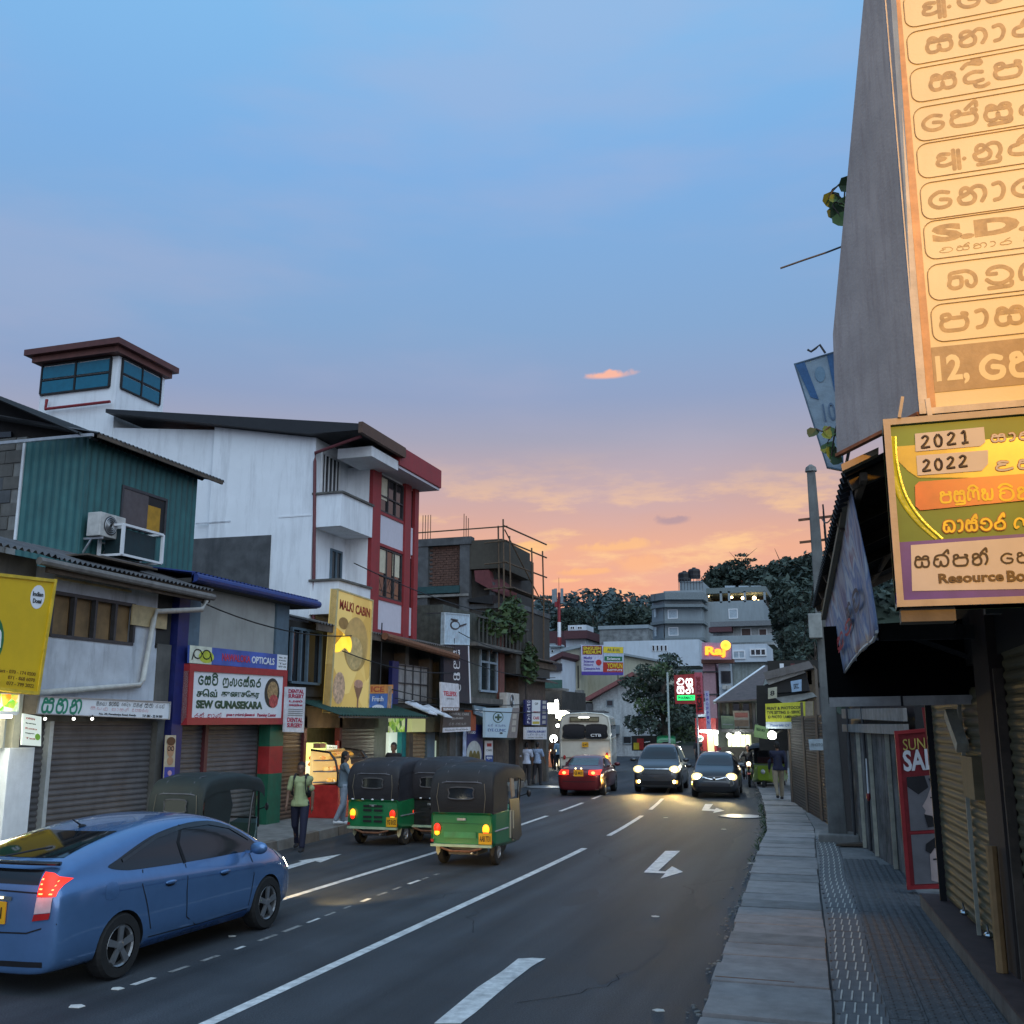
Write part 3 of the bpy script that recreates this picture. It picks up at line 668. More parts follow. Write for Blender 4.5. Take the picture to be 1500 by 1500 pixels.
MB().tube([(-12.76, 13.6, 5.17), (-12.76, 18.6, 5.13)], .07, 8).build('gutter', mat('gutter_weathered', (.16, .15, .14), .8, streak=.7), B)
MB().tube([(-12.8, 18.4, 5.05), (-12.85, 18.35, 4.85), (-13.22, 17.35, 4.72), (-13.24, 17.3, 4.55), (-13.24, 17.1, 3.35), (-13.24, 17.0, 3.24), (-13.24, 14.3, 3.02)], .055, 10).build('downpipe', pvc, B, smooth=True)
for i in range(3): MB().box(-13.0 - .5 * i, 15.0 + i, 5.5 + .14 * i, -13.5 - .5 * i, 17.0 + .5 * i, 5.53 + .14 * i).build('loose_sheet', ironold if i % 2 else wood, B)
MB().box(-13.36, 17.6, 2.9, -13.32, 18.04, 4.1).build('stained_strip', midwall, B); MB().box(-13.6, 17.55, 4.1, -13.37, 18.04, 5.2).build('gap_cloth', darkwall, B)
pn = xpanel('shop_sign', 'long white shop sign with green round letters over the closed shutter', 'sign', (57, 1019), (249, 1028), (247, 1054), (52, 1046), -13.12, board, .14, frame=steel, fw=.015)
pn.text('සහන', mat('letter_teal', (.01, .22, .13), .5), .03, .12, .31, .88, pen=.15)
for i in range(6): pn.text(('සිනමා', 'නවතම', 'රසදිය', 'මිනිස්', 'සහ', 'රජයේ')[i], dk, .40 + i * .095, .62, .48 + i * .095, .84, pen=.11, name='small_lettering')
lr = mat('print_faded_red', (.6, .25, .27), .6)
for i in range(3): pn.text(('සියලු', 'පාසල්', 'උපකරණ')[i], lr, .36 + i * .16, .36, .50 + i * .16, .56, pen=.1, name='red_lettering')
pn.text('No. 32, Peradeniya Road, Kandy.', dk, .43, .08, .72, .22, .01); pn.text('T.P. 081 - 22 34 503', dk, .77, .08, .94, .22, .01)
MB().box(-13.12, P(35, 1030, ('x', -13.12)).y, P(35, 1018, ('x', -13.12)).z, -13.25, P(57, 1030, ('x', -13.12)).y, P(35, 1046, ('x', -13.12)).z).build('end_board', mat('plywood', (.30, .22, .13), .8), pn.t)
for u in (66, 108, 135):
    p = X(u, 1053, -13.05); t = thing('bulb', 'small round bulb under the long white sign, ' + {66: 'nearest the hanging yellow sign', 108: 'the middle one of three', 135: 'farthest from the yellow sign'}[u], 'bulb', tuple(p), 'bulbs under the white sign')
    MB().ball(p, .028, 8, 6).build('glass', glow_mat('bulb_soft', (1, .98, .9), 3), t); MB().bar(p + Vector((0, 0, .02)), p + Vector((0, 0, .07)), .02).build('cap', darksteel, t)
# ---- green iron upper room
g0 = P(131, 640, ('x', -14.3)); gy, gz_ = g0.y, g0.z; gx = -14.3; gy1 = P(285, 760, ('x', gx)).y; gxl = P(33, 700, ('y', gy)).x; zb = 5.55
G = thing('upper_room', 'teal corrugated iron room standing on the shop roof', 'hut', (gx - 1, gy + 1, zb))
MB().corr((gx, gy, zb), (0, gy1 - gy, 0), (0, 0, gz_ - zb), .2, .016).build('street_wall', tealiron, G)
MB().corr((gxl, gy, zb), (gx - gxl, 0, 0), (0, 0, gz_ - zb + .02), .2, .016).build('side_wall', tealiron, G)
MB().box(gx - .03, gy - .03, zb, gx + .02, gy + .02, gz_).build('corner_trim', tealiron, G); MB().box(gxl - .04, gy - .04, zb + .6, gxl + .02, gy + .02, gz_).build('end_trim', white, G)
MB().box(gxl, gy + .1, zb, gx - .1, gy1 - .02, gz_ - .05).build('core', black, G)
MB().corr((gx + .42, gy - .25, gz_ - .02), (0, gy1 - gy + .75, 0), (-3.2, 0, .75), .13, .028).build('roof', ironroof, G); MB().box(gx + .36, gy - .2, gz_ - .1, gx + .41, gy1 + .45, gz_ - .02).build('fascia', wood, G)
a, c = P(178, 709, ('x', gx)), P(240, 788, ('x', gx)); zt = P(209, 720, ('x', gx)).z
w = MB().box(gx - .02, a.y, c.z, gx + .04, a.y + .06, zt).box(gx - .02, c.y - .06, c.z, gx + .04, c.y, zt).box(gx - .02, a.y + .06, zt - .06, gx + .04, c.y - .06, zt).box(gx - .02, a.y + .06, c.z, gx + .04, c.y - .06, c.z + .06); wf = w.build('window', darksteel, G)
m_ = (a.y + c.y) / 2 + .12; MB().box(gx + .018, a.y + .06, c.z + .06, gx + .022, m_, zt - .06).build('pane', mat('pane_grey', (.06, .06, .065), .2, bump=0), wf); MB().box(gx - .015, m_, c.z + .06, gx + .019, c.y - .2, c.z + .62).build('curtain', mat('amber_curtain', (.42, .22, .02), .7), wf); MB().box(gx + .005, m_, c.z + .06, gx + .017, c.y - .06, zt - .06).build('dark_opening', black, wf)
W2 = thing('block_wall', 'bare grey block wall beside the teal iron room', 'wall', (gxl - 1.2, gy, zb))
rows = 10; bh = .28; ww = 3.2
for r in range(rows):
    n = 7
    for i in range(n):
        x0 = gxl - .06 - (i + (r % 2) * .5) * .46
        if x0 - .45 < gxl - 3.2: continue
        MB().box(x0 - .44, gy + random.uniform(0, .02), zb + r * bh, x0, gy + .2, zb + r * bh + bh - .02).build('block', midwall if (i * 7 + r * 3) % 5 else cement, W2)
MB().box(gxl - 3.2, gy + .04, zb - .3, gxl - .03, gy + .22, zb + rows * bh - .02).build('mortar', concrete, W2)
r0 = P(0, 578, ('y', gy - .6)); r1 = P(113, 634, ('y', gy - .6))
RB = thing('shed_roof', 'black corrugated roof sloping down to the teal iron room', 'roof', (gxl - 1, gy + 1, 7.4))
MB().corr((r1.x, gy - .6, r1.z), (0, 4.2, 0), (r0.x - r1.x - 1.6, 0, (r0.z - r1.z) * 1.6), .13, .03).build('sheet', black, RB); MB().bar((r1.x + .25, gy - .45, r1.z - .02), (r1.x - 3.2, gy - .45, r1.z + .02), .06).build('rail', steel, RB)
MB().prism([P(u, v, ('y', gy + .3)) for u, v in ((-60, 566), (0, 584), (112, 636), (30, 650), (-60, 655))], (0, .1, 0)).build('gable', mat('gable_dark', (.03, .028, .027), .9, streak=.5), RB); MB().prism([P(u, v, ('y', gy + .2)) for u, v in ((-20, 634), (16, 632), (16, 640), (-20, 642))], (0, .05, 0)).build('slit_window', glassd, RB)
# air conditioners on brackets
def ac(name, label, y, z, x, w=.8, h=.55, d=.32, face='y'):
    t = thing(name, label, 'air conditioner', (x, y, z)); MB().box(x - d / 2, y, z, x + d / 2, y + w, z + h).build('case', mat('ac_cream', (.46, .45, .42), .5, streak=.5), t, bevel=.02)
    c = (x + d / 2 + .003, y + w * .4, z + h / 2); MB().lathe([(h * .40, 0), (h * .40, .006), (h * .36, .012)], c, 'x', 24).build('fan_guard', darksteel, t)
    for k in range(4): MB().lathe([(h * (.08 + .08 * k), .012), (h * (.08 + .08 * k) + .008, .02), (h * (.08 + .08 * k) + .016, .012)], c, 'x', 20).build('fan_ring', steel, t)
    MB().bar((x - .3, y + .1, z - .03), (x + d / 2, y + .1, z - .03), .04).bar((x - .3, y + w - .1, z - .03), (x + d / 2, y + w - .1, z - .03), .04).bar((x - .1, y + .1, z - .03), (x - .35, y + .1, z - .4), .03).bar((x - .1, y + w - .1, z - .03), (x - .35, y + w - .1, z - .4), .03).each('bracket', steel, t)
    return t
q = P(133, 784, ('x', -14.0)); ac('air_conditioner', 'cream air conditioner box on a bracket beside the dark window', q.y + .05, q.z, -14.0, .74, .48)
c = P(178, 812, ('x', -13.6)); e = P(237, 812, ('x', -13.6)); zt = P(207, 775, ('x', -13.6)).z
t = thing('metal_cage', 'open silver framed cage for an air conditioner below the dark window', 'cage', (-13.7, c.y, c.z)); fr = MB()
for yy_ in (c.y, e.y):
    for xx in (-13.6, -14.15): fr.box(xx - .028, yy_ - .028, c.z, xx + .028, yy_ + .028, zt)
for z_ in (c.z, zt):
    fr.bar((-13.6, c.y, z_), (-13.6, e.y, z_), .045).bar((-13.6, c.y, z_), (-14.15, c.y, z_), .045).bar((-13.6, e.y, z_), (-14.15, e.y, z_), .045)
fr.build('frame', white, t); MB().box(-14.1, c.y + .1, c.z + .05, -13.7, e.y - .1, zt - .06).build('panel', mat('dark_teal', (.012, .03, .035), .6), t)
# ---- red framed sign shop
Cb = thing('shop_building', 'closed shop with blue gutter and blank cream upper wall', 'shop', (-14, 20.4, 0))
b = MB().box(-18, 18.1, .2, -13.62, 22.62, 5.4).box(-13.62, 18.9, 2.6, -13.32, 22.0, 5.4); b.build('wall', mat('blank_cream_wall', (.36, .36, .33), .8, var=.12, sc_=2, streak=.45, dirt=(.2, .19, .17)), Cb)
MB().box(-13.62, 18.08, .2, -13.22, 18.45, 5.35).build('navy_pillar', navy, Cb)
pb = MB().box(-13.6, 18.47, 3.9, -13.27, 18.9, 5.4).box(-13.6, 22.02, 3.9, -13.27, 22.6, 5.4); pb.each('pilaster', bluegrey, Cb); MB().box(-13.6, 18.47, 3.6, -13.275, 18.9, 3.9).box(-13.6, 22.02, 3.6, -13.275, 22.6, 3.9).each('pilaster_foot', mat('terracotta', (.22, .08, .04), .8), Cb)
MB().box(-13.7, 18.1, 5.4, -12.95, 23.4, 5.5).build('eave', darkwall, Cb); MB().tube([(-12.9, 18.1, 5.5), (-12.9, 23.4, 5.5)], .09, 10).box(-12.98, 18.1, 5.4, -12.93, 23.4, 5.62).build('gutter', blueroof, Cb); MB().corr((-12.9, 18.1, 5.6), (0, 5.3, 0), (-2.4, 0, .35), .15, .03).build('roof', blueroof, Cb)
MB().slats((-13.55, 18.5, .2), (0, 1.1, 0), 2.4, (1, 0, 0), .1, .022).slats((-13.55, 19.72, .2), (0, 2.1, 0), 2.4, (1, 0, 0), .1, .022).each('shutter', shutterm, Cb); MB().box(-13.56, 19.6, .2, -13.45, 19.72, 2.6).build('shutter_post', maroon, Cb)
gp = MB().box(-13.5, 21.84, .2, -13.2, 22.45, 1.35).box(-13.5, 21.84, 1.98, -13.2, 22.45, 2.6); gp.each('green_pillar', mat('pillar_green', (.01, .11, .06), .6, streak=.4), Cb); MB().box(-13.5, 21.84, 1.35, -13.2, 22.45, 1.98).build('red_band', mat('band_red', (.36, .02, .02), .6, streak=.4), Cb)
MB().box(-13.6, 18.45, 2.55, -13.4, 22.5, 2.72).build('lintel', black, Cb)
pn = xpanel('shop_sign', 'white signboard in a thick red frame with green lettering and a portrait', 'sign', (277, 972), (420, 982), (416, 1061), (272, 1062), -13.1, board, .14, frame=red, fw=.15)
pn.text('සෙවි', dkgreen, .09, .67, .28, .86, pen=.21); pn.text('ගුණසේකර', dkgreen, .32, .64, .72, .84, pen=.21)
pn.text('செவ்', dkgreen, .08, .46, .27, .60, .03); pn.text('குணசேகர', dkgreen, .31, .45, .70, .60, .03)
pn.text('SEW GUNASEKARA', dkgreen, .08, .27, .74, .41, .055)
pn.text('රන් භාණ්ඩ', mat('print_crimson', (.4, .015, .06), .6), .07, .12, .34, .20, pen=.17); pn.text('நகை உருக்கும் நிலையம்', mat('print_crimson', (.4, .015, .06)), .37, .13, .66, .2, .02); pn.text('Pawning Center', mat('print_crimson', (.4, .015, .06)), .69, .12, .90, .2, .02)
pn.oval(.84, .57, .085, .27, mat('portrait_edge', (.05, .04, .03), .7), 'portrait_oval'); pn.oval(.845, .60, .06, .18, mat('portrait_gold', (.35, .22, .1), .6, var=.7, sc_=14), 'portrait_head', .006); pn.oval(.86, .42, .05, .12, mat('portrait_red', (.45, .08, .07), .6, var=.5, sc_=14), 'portrait_dress', .009)
ob_ = mat('optic_blue', (.05, .10, .38), .5, var=.35, sc_=2)
pn = xpanel('banner_sign', 'blue and white spectacle shop banner above the red framed board', 'sign', (278, 945), (421, 960), (420, 982), (277, 971), -13.08, ob_, .05)
pn.rect(0, 0, .2, 1, mat('optic_cream', (.6, .62, .5), .5), 'white_end'); pn.rect(.88, 0, 1, 1, board, 'white_end'); pn.oval(.15, .42, .07, .36, mat('optic_lime', (.5, .55, .05), .5, var=.3), 'lime_swirl', .006)
for a_ in (.07, .15):
    pn.t and MB().tube([pn.p(a_ + .036 * math.cos(i * .5236), .55 + .26 * math.sin(i * .5236), .012) for i in range(13)], .012, 5).build('spectacle_rim', black, pn.t)
MB().tube([pn.p(.034, .6, .012), pn.p(.02, .2, .012)], .014, 5).tube([pn.p(.186, .6, .012), pn.p(.2, .2, .012)], .014, 5).tube([pn.p(.106, .6, .012), pn.p(.114, .6, .012)], .014, 5).build('spectacle_arm', black, pn.t)
pn.text('NAWALOKA', mat('print_red_bright', (.5, .03, .06), .5), .30, .28, .585, .72, .02); pn.text('OPTICALS', board, .60, .28, .85, .72, .02)
for i in range(4): pn.text(('No. 34', 'Kandy', '081', '0777123'), gry, .9, .75 - i * .2, .98, .86 - i * .2) if 0 else pn.text(('No. 34', 'Kandy', 'Tel', '0777 123')[i], gry, .9, .76 - i * .2, .985, .87 - i * .2, lift=.008)
pn = xpanel('poster', 'tall poster of a face with glasses on the pillar between two shutters', 'poster', (243, 1077), (258, 1077), (255, 1140), (240, 1140), -13.18, mat('poster_cream', (.55, .46, .32), .6), .02)
pn.rect(0, 0, 1, .26, mat('poster_blue', (.03, .05, .32), .5), 'blue_foot'); pn.oval(.5, .68, .36, .19, mat('poster_face', (.45, .24, .13), .6, var=.2), 'face_oval', .006); pn.oval(.5, .86, .42, .1, mat('poster_hair', (.12, .05, .02), .7), 'hair', .009); pn.oval(.5, .4, .3, .1, mat('poster_face', (.45, .24, .13)), 'neck', .006); pn.oval(.5, .12, .2, .06, mat('poster_pink', (.6, .35, .4), .6), 'badge', .009)
MB().tube([pn.p(.33 + .13 * math.cos(i * .6283), .69 + .05 * math.sin(i * .6283), .012) for i in range(11)], .008, 4).tube([pn.p(.67 + .13 * math.cos(i * .6283), .69 + .05 * math.sin(i * .6283), .012) for i in range(11)], .008, 4).build('glasses', black, pn.t)
crim = mat('print_crimson', (.4, .015, .06))
pn = xpanel('shop_sign', 'narrow upright white dental sign with red capitals', 'sign', (420, 1006), (448, 1007), (445, 1073), (417, 1072), -13.0, mat('sign_greywhite', (.6, .6, .63), .5), .06)
for s, y_, h_ in (('DENTAL', .86, .09), ('SURGERY', .755, .09), ('பல்', .66, .06), ('வைத்தியம்', .56, .07), ('DENTAL', .22, .1), ('SURGERY', .1, .1)): pn.text(s, crim, .1 if h_ > .07 else .15, y_, .9 if h_ > .07 else .85, y_ + h_, .03)
for i in range(4): pn.rect(.12, .36 + .045 * i, .88, .375 + .045 * i, gry, 'text_line')
# ---- kiosk shop with tall cream ice sign
D = thing('shop_building', 'dark old shop with barred window and lit snack kiosk below', 'shop', (-14, 27, 0))
b = MB().box(-18, 22.64, .2, -14.9, 33, 5.3).box(-14.9, 22.64, 3.0, -13.5, 33, 3.2).box(-14.9, 22.64, 3.2, -13.45, 24.9, 5.1).box(-14.9, 24.9, 3.2, -13.9, 33, 5.1); b.build('wall', darkwall, D)
MB().box(-14.88, 23.9, .2, -14.8, 28.4, 3.0).build('back_wall', ochre, D)
MB().slats((-13.5, 22.6, .2), (0, 1.25, 0), 2.2, (1, 0, 0), .1, .022).slats((-13.5, 25.9, .2), (0, 2.2, 0), 2.2, (1, 0, 0), .1, .022).each('shutter', mat('shutter_brown', (.16, .12, .09), .5, .35, streak=.5), D)
MB().box(-13.55, 23.82, .2, -13.4, 23.95, 2.7).box(-13.55, 25.75, .2, -13.4, 25.9, 2.7).each('door_jamb', maroon, D)
MB().box(-13.6, 22.6, 2.4, -13.4, 28.2, 2.95).build('lintel', wood, D)
MB().corr((-12.2, 23.5, 2.72), (0, 5.6, 0), (-1.3, 0, .38), .16, .03).build('awning', mat('awning_green', (.02, .06, .05), .6, .2, var=.3), D); MB().bar((-12.25, 23.5, 2.68), (-12.25, 29.1, 2.68), .05).build('awning_bar', darksteel, D)
w = MB(); a, c = X(426, 917, -13.4), X(466, 1001, -13.4)
for yy_ in (a.y, a.y + .45, a.y + .8, c.y): w.box(-13.4, yy_ - .03, 3.55, -13.32, yy_ + .03, 4.9)
w.box(-13.4, a.y + .03, 3.5, -13.321, c.y - .03, 3.56).box(-13.4, a.y + .03, 4.85, -13.321, c.y - .03, 4.91); wf = w.build('window', bluegrey, D); MB().box(-13.445, a.y + .02, 3.56, -13.42, c.y - .02, 4.85).build('pane', glassd, wf)
for yy_ in (25.6, 27.6, 30.4, 32.4): MB().box(-13.9, yy_ - .14, 3.2, -13.5, yy_ + .14, 5.1).each('post', midwall, D)
MB().corr((-12.9, 23.5, 5.05), (0, 9.6, 0), (-2.2, 0, .5), .16, .03).build('roof', ironold, D); MB().tube([(-12.8, 27.2, 5.0), (-12.8, 33, 4.75)], .11, 8).build('gutter', rust, D); MB().box(-13.0, 23.5, 4.86, -12.94, 33, 5.04).build('fascia', wood, D)
a, c = X(584, 975, -13.35), X(629, 1030, -13.35)
w = MB().box(-13.5, a.y, 3.15, -13.45, c.y, 4.35); gw = w.build('boarded_window', mat('faded_boards', (.30, .29, .28), .8, streak=.6), D)
w = MB()
for i in range(5): yy_ = a.y + (c.y - a.y) * i / 4; w.box(-13.42, yy_ - .015, 3.15, -13.39, yy_ + .015, 4.35)
for z_ in (3.2, 3.75, 4.3): w.box(-13.43, a.y, z_, -13.40, c.y, z_ + .03)
w.build('bar_grille', darksteel, gw); MB().box(-13.45, a.y - .5, 3.1, -13.33, a.y - .03, 4.4).build('blue_door', navy, D)
for i, (u, v) in enumerate(((593, 1030), (605, 1036), (617, 1036), (629, 1041))):
    p = X(u, v, -12.9); MB().hexa([p + Vector((0, 0, 0)), p + Vector((.5, .1, -.2)), p + Vector((.5, .75, -.24)), p + Vector((0, .6, .05)), p + Vector((0, 0, .04)), p + Vector((.5, .1, -.17)), p + Vector((.5, .75, -.2)), p + Vector((0, .6, .1))]).each('white_tarp', tarpw, D)
pic = mat('ice_print', (.58, .38, .12), .35, var=.35, sc_=1.6, coat=.3)
pn = xpanel('hanging_sign', 'tall cream cafe sign with a shell emblem and a glass of ice cream', 'sign', (494, 862), (546, 879), (539, 1046), (482, 1044), -12.9, lit_print('sign_cream', [(.46, .30, .07), (.60, .42, .12), (.66, .50, .17), (.52, .36, .09)], .30, .7), .2, frame=mat('sign_cream_rim', (.5, .42, .22), .5), fw=.04)  # sign face given its own glow for the golden light on it
pn.text('MALKI', mat('print_maroon', (.28, .03, .01), .5), .09, .84, .46, .92, .03); pn.text('CABIN', mat('print_maroon', (.28, .03, .01)), .52, .835, .93, .915, .03)
pn.oval(.58, .58, .33, .23, pic, 'shell', .003, 28); pn.oval(.55, .5, .22, .14, mat('ice_print2', (.66, .48, .2), .35, var=.3), 'shell_inner', .006); pn.oval(.22, .73, .13, .05, mat('ice_brown', (.35, .2, .06), .5), 'swirl', .003)
pn.shape([(max(0, p.x), p.y) for p in catmull([(.0, .50, 0), (.14, .49, 0), (.28, .53, 0), (.42, .50, 0), (.46, .57, 0), (.40, .63, 0), (.3, .63, 0), (.16, .66, 0), (.0, .67, 0)], 4, True)], lit_print('hot_reflection', [(.30, .15, .01), (.75, .40, .02), (1, .66, .05), (1, .55, .02), (.5, .28, .03)], .9, 2.2), 'reflection_glow', .01)  # glowing patch painted in for the warm reflection on the sign
pn.shape([(.58, .23), (.82, .23), (.72, .12), (.72, .05), (.8, .03), (.6, .03), (.68, .05), (.68, .12)], mat('ice_glass', (.3, .15, .08), .4), 'ice_glass', .004); pn.oval(.7, .25, .12, .035, mat('ice_pink', (.55, .3, .2), .5), 'ice_scoop', .007)
pn.oval(.2, .2, .15, .13, mat('ice_left', (.62, .40, .25), .5, var=.5, sc_=8), 'fruit_cup', .003)
pn.rect(.02, -.005, .98, .045, dk, 'phone_strip', .004); pn.text('0772345600', board, .06, .008, .44, .035, .02, lift=.008); pn.text('0718560260', board, .54, .008, .94, .035, .02, lift=.008)
pn = xpanel('poster_sign', 'small orange and blue picture sign beside the tall cream sign', 'sign', (541, 1003), (576, 1003), (574, 1043), (538, 1044), -12.95, mat('poster_skyblue', (.06, .16, .42), .5, var=.4, sc_=5), .06)
pn.rect(0, .68, 1, 1, mat('poster_orange', (.6, .24, .05), .5, var=.3, sc_=5), 'orange_band'); pn.text('ICE', mat('poster_red', (.4, .05, .02), .5), .08, .74, .6, .94, .02, lift=.008); pn.rect(.78, .05, .95, .95, mat('poster_tan', (.4, .25, .15), .6, var=.4, sc_=6), 'figure_strip', .006); pn.oval(.4, .16, .25, .12, board, 'white_patch', .006); pn.text('Fresh', board, .15, .4, .6, .58, .01, lift=.006)
# ---- tall white building with red front
Wb = thing('white_building', 'tall white building with blank side wall, red framed front and rooftop glass lookout', 'building', (-17, 28, 5))
yw, xw = 25.41, -14.3
def yprism(pts, y0, y1, m, name, par, **k): return MB().prism([(x, y0, z) for x, z in pts], (0, y1 - y0, 0)).build(name, m, par, **k)
def roofz(x): return 10.62 + (xw - x) * .185
yprism([(xw, 5.2), (xw, roofz(xw)), (-17.75, roofz(-17.75)), (-17.75, 5.2)], yw, 31, whitewall, 'side_wall', Wb)
yprism([(-17.75, 5.2), (-17.75, roofz(-17.75) - .06), (-25, roofz(-25) - .6), (-25, 5.2)], yw + .12, 31, whitewall, 'side_wall', Wb)
yprism([(-15.62, 5.3), (-15.62, 7.83), (-18.4, 7.86), (-18.4, 5.3)], yw - .03, yw + .01, cement, 'bare_render_patch', Wb)
yprism([(-18.2, 8.3), (-17.0, 8.3), (-17.0, 8.34), (-18.2, 8.34)], yw - .015, yw + .01, offw, 'render_line', Wb); yprism([(-15.4, 8.32), (-14.35, 8.32), (-14.35, 8.36), (-15.4, 8.36)], yw - .015, yw + .01, board, 'render_line', Wb)
rp = [(-12.7, 10.62), (-12.7, 10.8), (-21.5, roofz(-21.5) + .14), (-21.5, roofz(-21.5) + .02), (xw, roofz(xw) + .02)]
yprism(rp, yw - .35, 28.2, mat('black_roof_edge', (.018, .019, .022), .6), 'roof', Wb)
MB().box(-12.75, yw - .4, 10.52, -12.62, 28.0, 10.84).build('roof_fascia', mat('brown_fascia', (.10, .055, .035), .6), Wb)
MB().tube([(xw + .1, yw + .1, 5.2), (xw + .02, yw - .05, 9.9), (xw + .02, yw - .05, 10.15), (-12.8, yw - .1, 10.5)], .05, 8).build('downpipe', mat('maroon_pipe', (.13, .035, .04), .5), Wb)
MB().box(-17, yw + .05, 5.3, xw - .02, 27.45, roofz(xw) - .02).build('inner_wall', whitewall, Wb)
MB().box(-16, 27.45, 5.3, -13.56, 31.0, 10.2).build('front_wall', whitewall, Wb)
for z0, z1 in ((7.98, 8.92), (5.5, 6.42)):
    bl = MB().box(xw, yw + .02, z0, -13.42, yw + .14, z1).box(-13.53, yw + .14, z0, -13.42, 27.44, z1).box(xw, yw + .14, z0, -13.53, 27.44, z0 + .1); bl.build('balcony', whitewall, Wb)
    MB().box(xw - .04, yw - .04, z1, -13.36, yw + .18, z1 + .06).box(-13.58, yw + .18, z1, -13.36, 27.44, z1 + .06).build('coping', midwall, Wb)
for (y0, z0, y1, z1, bars) in ((25.75, 8.95, 26.9, 10.3, 1), (26.5, 6.6, 27.2, 7.55, 0)):
    w = MB().box(xw - .0, y0, z0, xw + .05, y0 + .06, z1).box(xw, y1 - .06, z0, xw + .05, y1, z1).box(xw, y0 + .06, z1 - .06, xw + .048, y1 - .06, z1).box(xw, y0 + .06, z0, xw + .048, y1 - .06, z0 + .06)
    if bars:
        for i in range(1, 5): w.box(xw + .01, y0 + (y1 - y0) * i / 5 - .015, z0 + .06, xw + .04, y0 + (y1 - y0) * i / 5 + .015, z1 - .06)
    else: w.box(xw + .01, (y0 + y1) / 2 - .025, z0 + .06, xw + .045, (y0 + y1) / 2 + .025, z1 - .06)
    wf = w.build('window', bluegrey if not bars else white, Wb); MB().box(xw + .004, y0 + .05, z0 + .05, xw + .009, y1 - .05, z1 - .05).build('pane', glassd, wf)
redcol = mat('red_column', (.27, .03, .035), .55, var=.15, streak=.3, dirt=(.1, .02, .02))
for y0, y1 in ((27.46, 28.05), (29.88, 30.35), (30.66, 30.98)): MB().box(-13.9, y0, 5.2, -13.44, y1, 10.2).build('red_column', redcol, Wb)
lil = mat('lilac_panel', (.58, .56, .62), .6, var=.05, streak=.2, dirt=(.4, .4, .4))
for z0, z1 in ((7.94, 8.84), (5.3, 6.2)):
    MB().box(-13.555, 28.07, z0, -13.50, 29.86, z1).build('white_panel', lil, Wb); MB().box(-13.555, 30.37, z0, -13.50, 30.64, z1).build('white_panel', lil, Wb)
    MB().box(-13.553, 28.07, z1, -13.47, 29.86, z1 + .09).box(-13.553, 28.07, z0 - .09, -13.47, 29.86, z0).build('red_rail', redcol, Wb)
for z0, z1, k in ((8.95, 10.1, 0), (6.3, 7.83, 1)):
    w = MB()
    for i in range(4): w.box(-13.57, 28.1 + i * .565, z0, -13.49, 28.14 + i * .565, z1)
    for z_ in (z0, z0 + (z1 - z0) * .42, z1 - .04): w.box(-13.565, 28.14, z_, -13.495, 29.8, z_ + .04)
    wf = w.build('window', darksteel, Wb); MB().box(-13.555, 28.1, z0, -13.54, 29.84, z1).build('pane', glassd, wf)
    for i in range(2 if k else 1): MB().box(-13.538, 28.25 + i * .95, z0 + (z1 - z0) * (.5 if k else .35), -13.53, 28.75 + i * .95, z1 - .05).build('curtain', cream, wf)
    if k: MB().tube([(-13.40, 28.1 + .4 * i, z0 + .05 + (.6 if i % 2 else 0)) for i in range(5)], .008, 4).build('grille', darksteel, wf)
    MB().box(-13.58, 30.37, z0 - .1, -13.53, 30.64, z1).build('pane', glassd, Wb)
MB().box(-14.3, 27.86, 10.28, -12.75, 31.25, 10.9).build('red_canopy', redcol, Wb, bevel=.02); MB().box(-14.2, 27.9, 10.2, -12.8, 31.2, 10.275).build('soffit', lil, Wb)
MB().box(-13.9, 26.0, 10.1, -12.8, 27.85, 10.4).build('cornice', white, Wb)
T = MB().box(-24.54, yw + .1, 11, -21.55, 27.85, 14.0); T.build('lookout', whitewall, Wb)
a = [(-24.9, yw - .25), (-21.2, yw - .25), (-21.2, 28.2), (-24.9, 28.2)]
MB().box(-24.72, yw - .2, 14.02, -21.36, 27.98, 14.22).build('lookout_cornice', mat('brown_cornice', (.13, .05, .04), .6), Wb); MB().box(-24.9, yw - .38, 14.225, -21.2, 28.12, 14.42).build('lookout_roof', mat('brown_roof', (.10, .035, .03), .5), Wb)
w = MB(); gx0, gx1, gz0, gz1 = -24.5, -21.8, 12.95, 14.0
w.box(gx0, yw + .03, gz0, gx1, yw + .095, gz0 + .05).box(gx0, yw + .03, gz1 - .04, gx1, yw + .095, gz1)
for i in range(3): x = gx0 + (gx1 - gx0) * i / 2; w.box(x - .03, yw + .031, gz0 + .05, x + .03, yw + .094, gz1 - .04)
w.box(gx0, yw + .036, 13.43, gx1, yw + .09, 13.47); wf = w.build('window', black, Wb)
for i in range(2):
    for j in range(2): x = gx0 + .05 + i * 1.35; MB().box(x, yw + .045, gz0 + .06 + j * .50, x + 1.25, yw + .075, gz0 + .46 + j * .5).build('pane', glasst, wf)
w = MB(); gy0, gy1 = 25.68, 27.62
w.box(-21.545, gy0, gz0, -21.49, gy1, gz0 + .05).box(-21.545, gy0, gz1 - .04, -21.49, gy1, gz1)
for i in range(3): y = gy0 + (gy1 - gy0) * i / 2; w.box(-21.544, y - .03, gz0 + .05, -21.489, y + .03, gz1 - .04)
w.box(-21.543, gy0, 13.45, -21.495, gy1, 13.49); wf = w.build('window', black, Wb)
for i in range(2):
    for j in range(2): y = gy0 + .05 + i * .96; MB().box(-21.54, y, gz0 + .06 + j * .5, -21.51, y + .88, gz0 + .46 + j * .5).build('pane', glasst, wf)
MB().tube([(-24.1, yw - .05, 12.75), (-24.1, yw - .08, 12.42), (-21.6, yw - .08, 12.42)], .05, 8).build('red_pipe', redd, Wb)
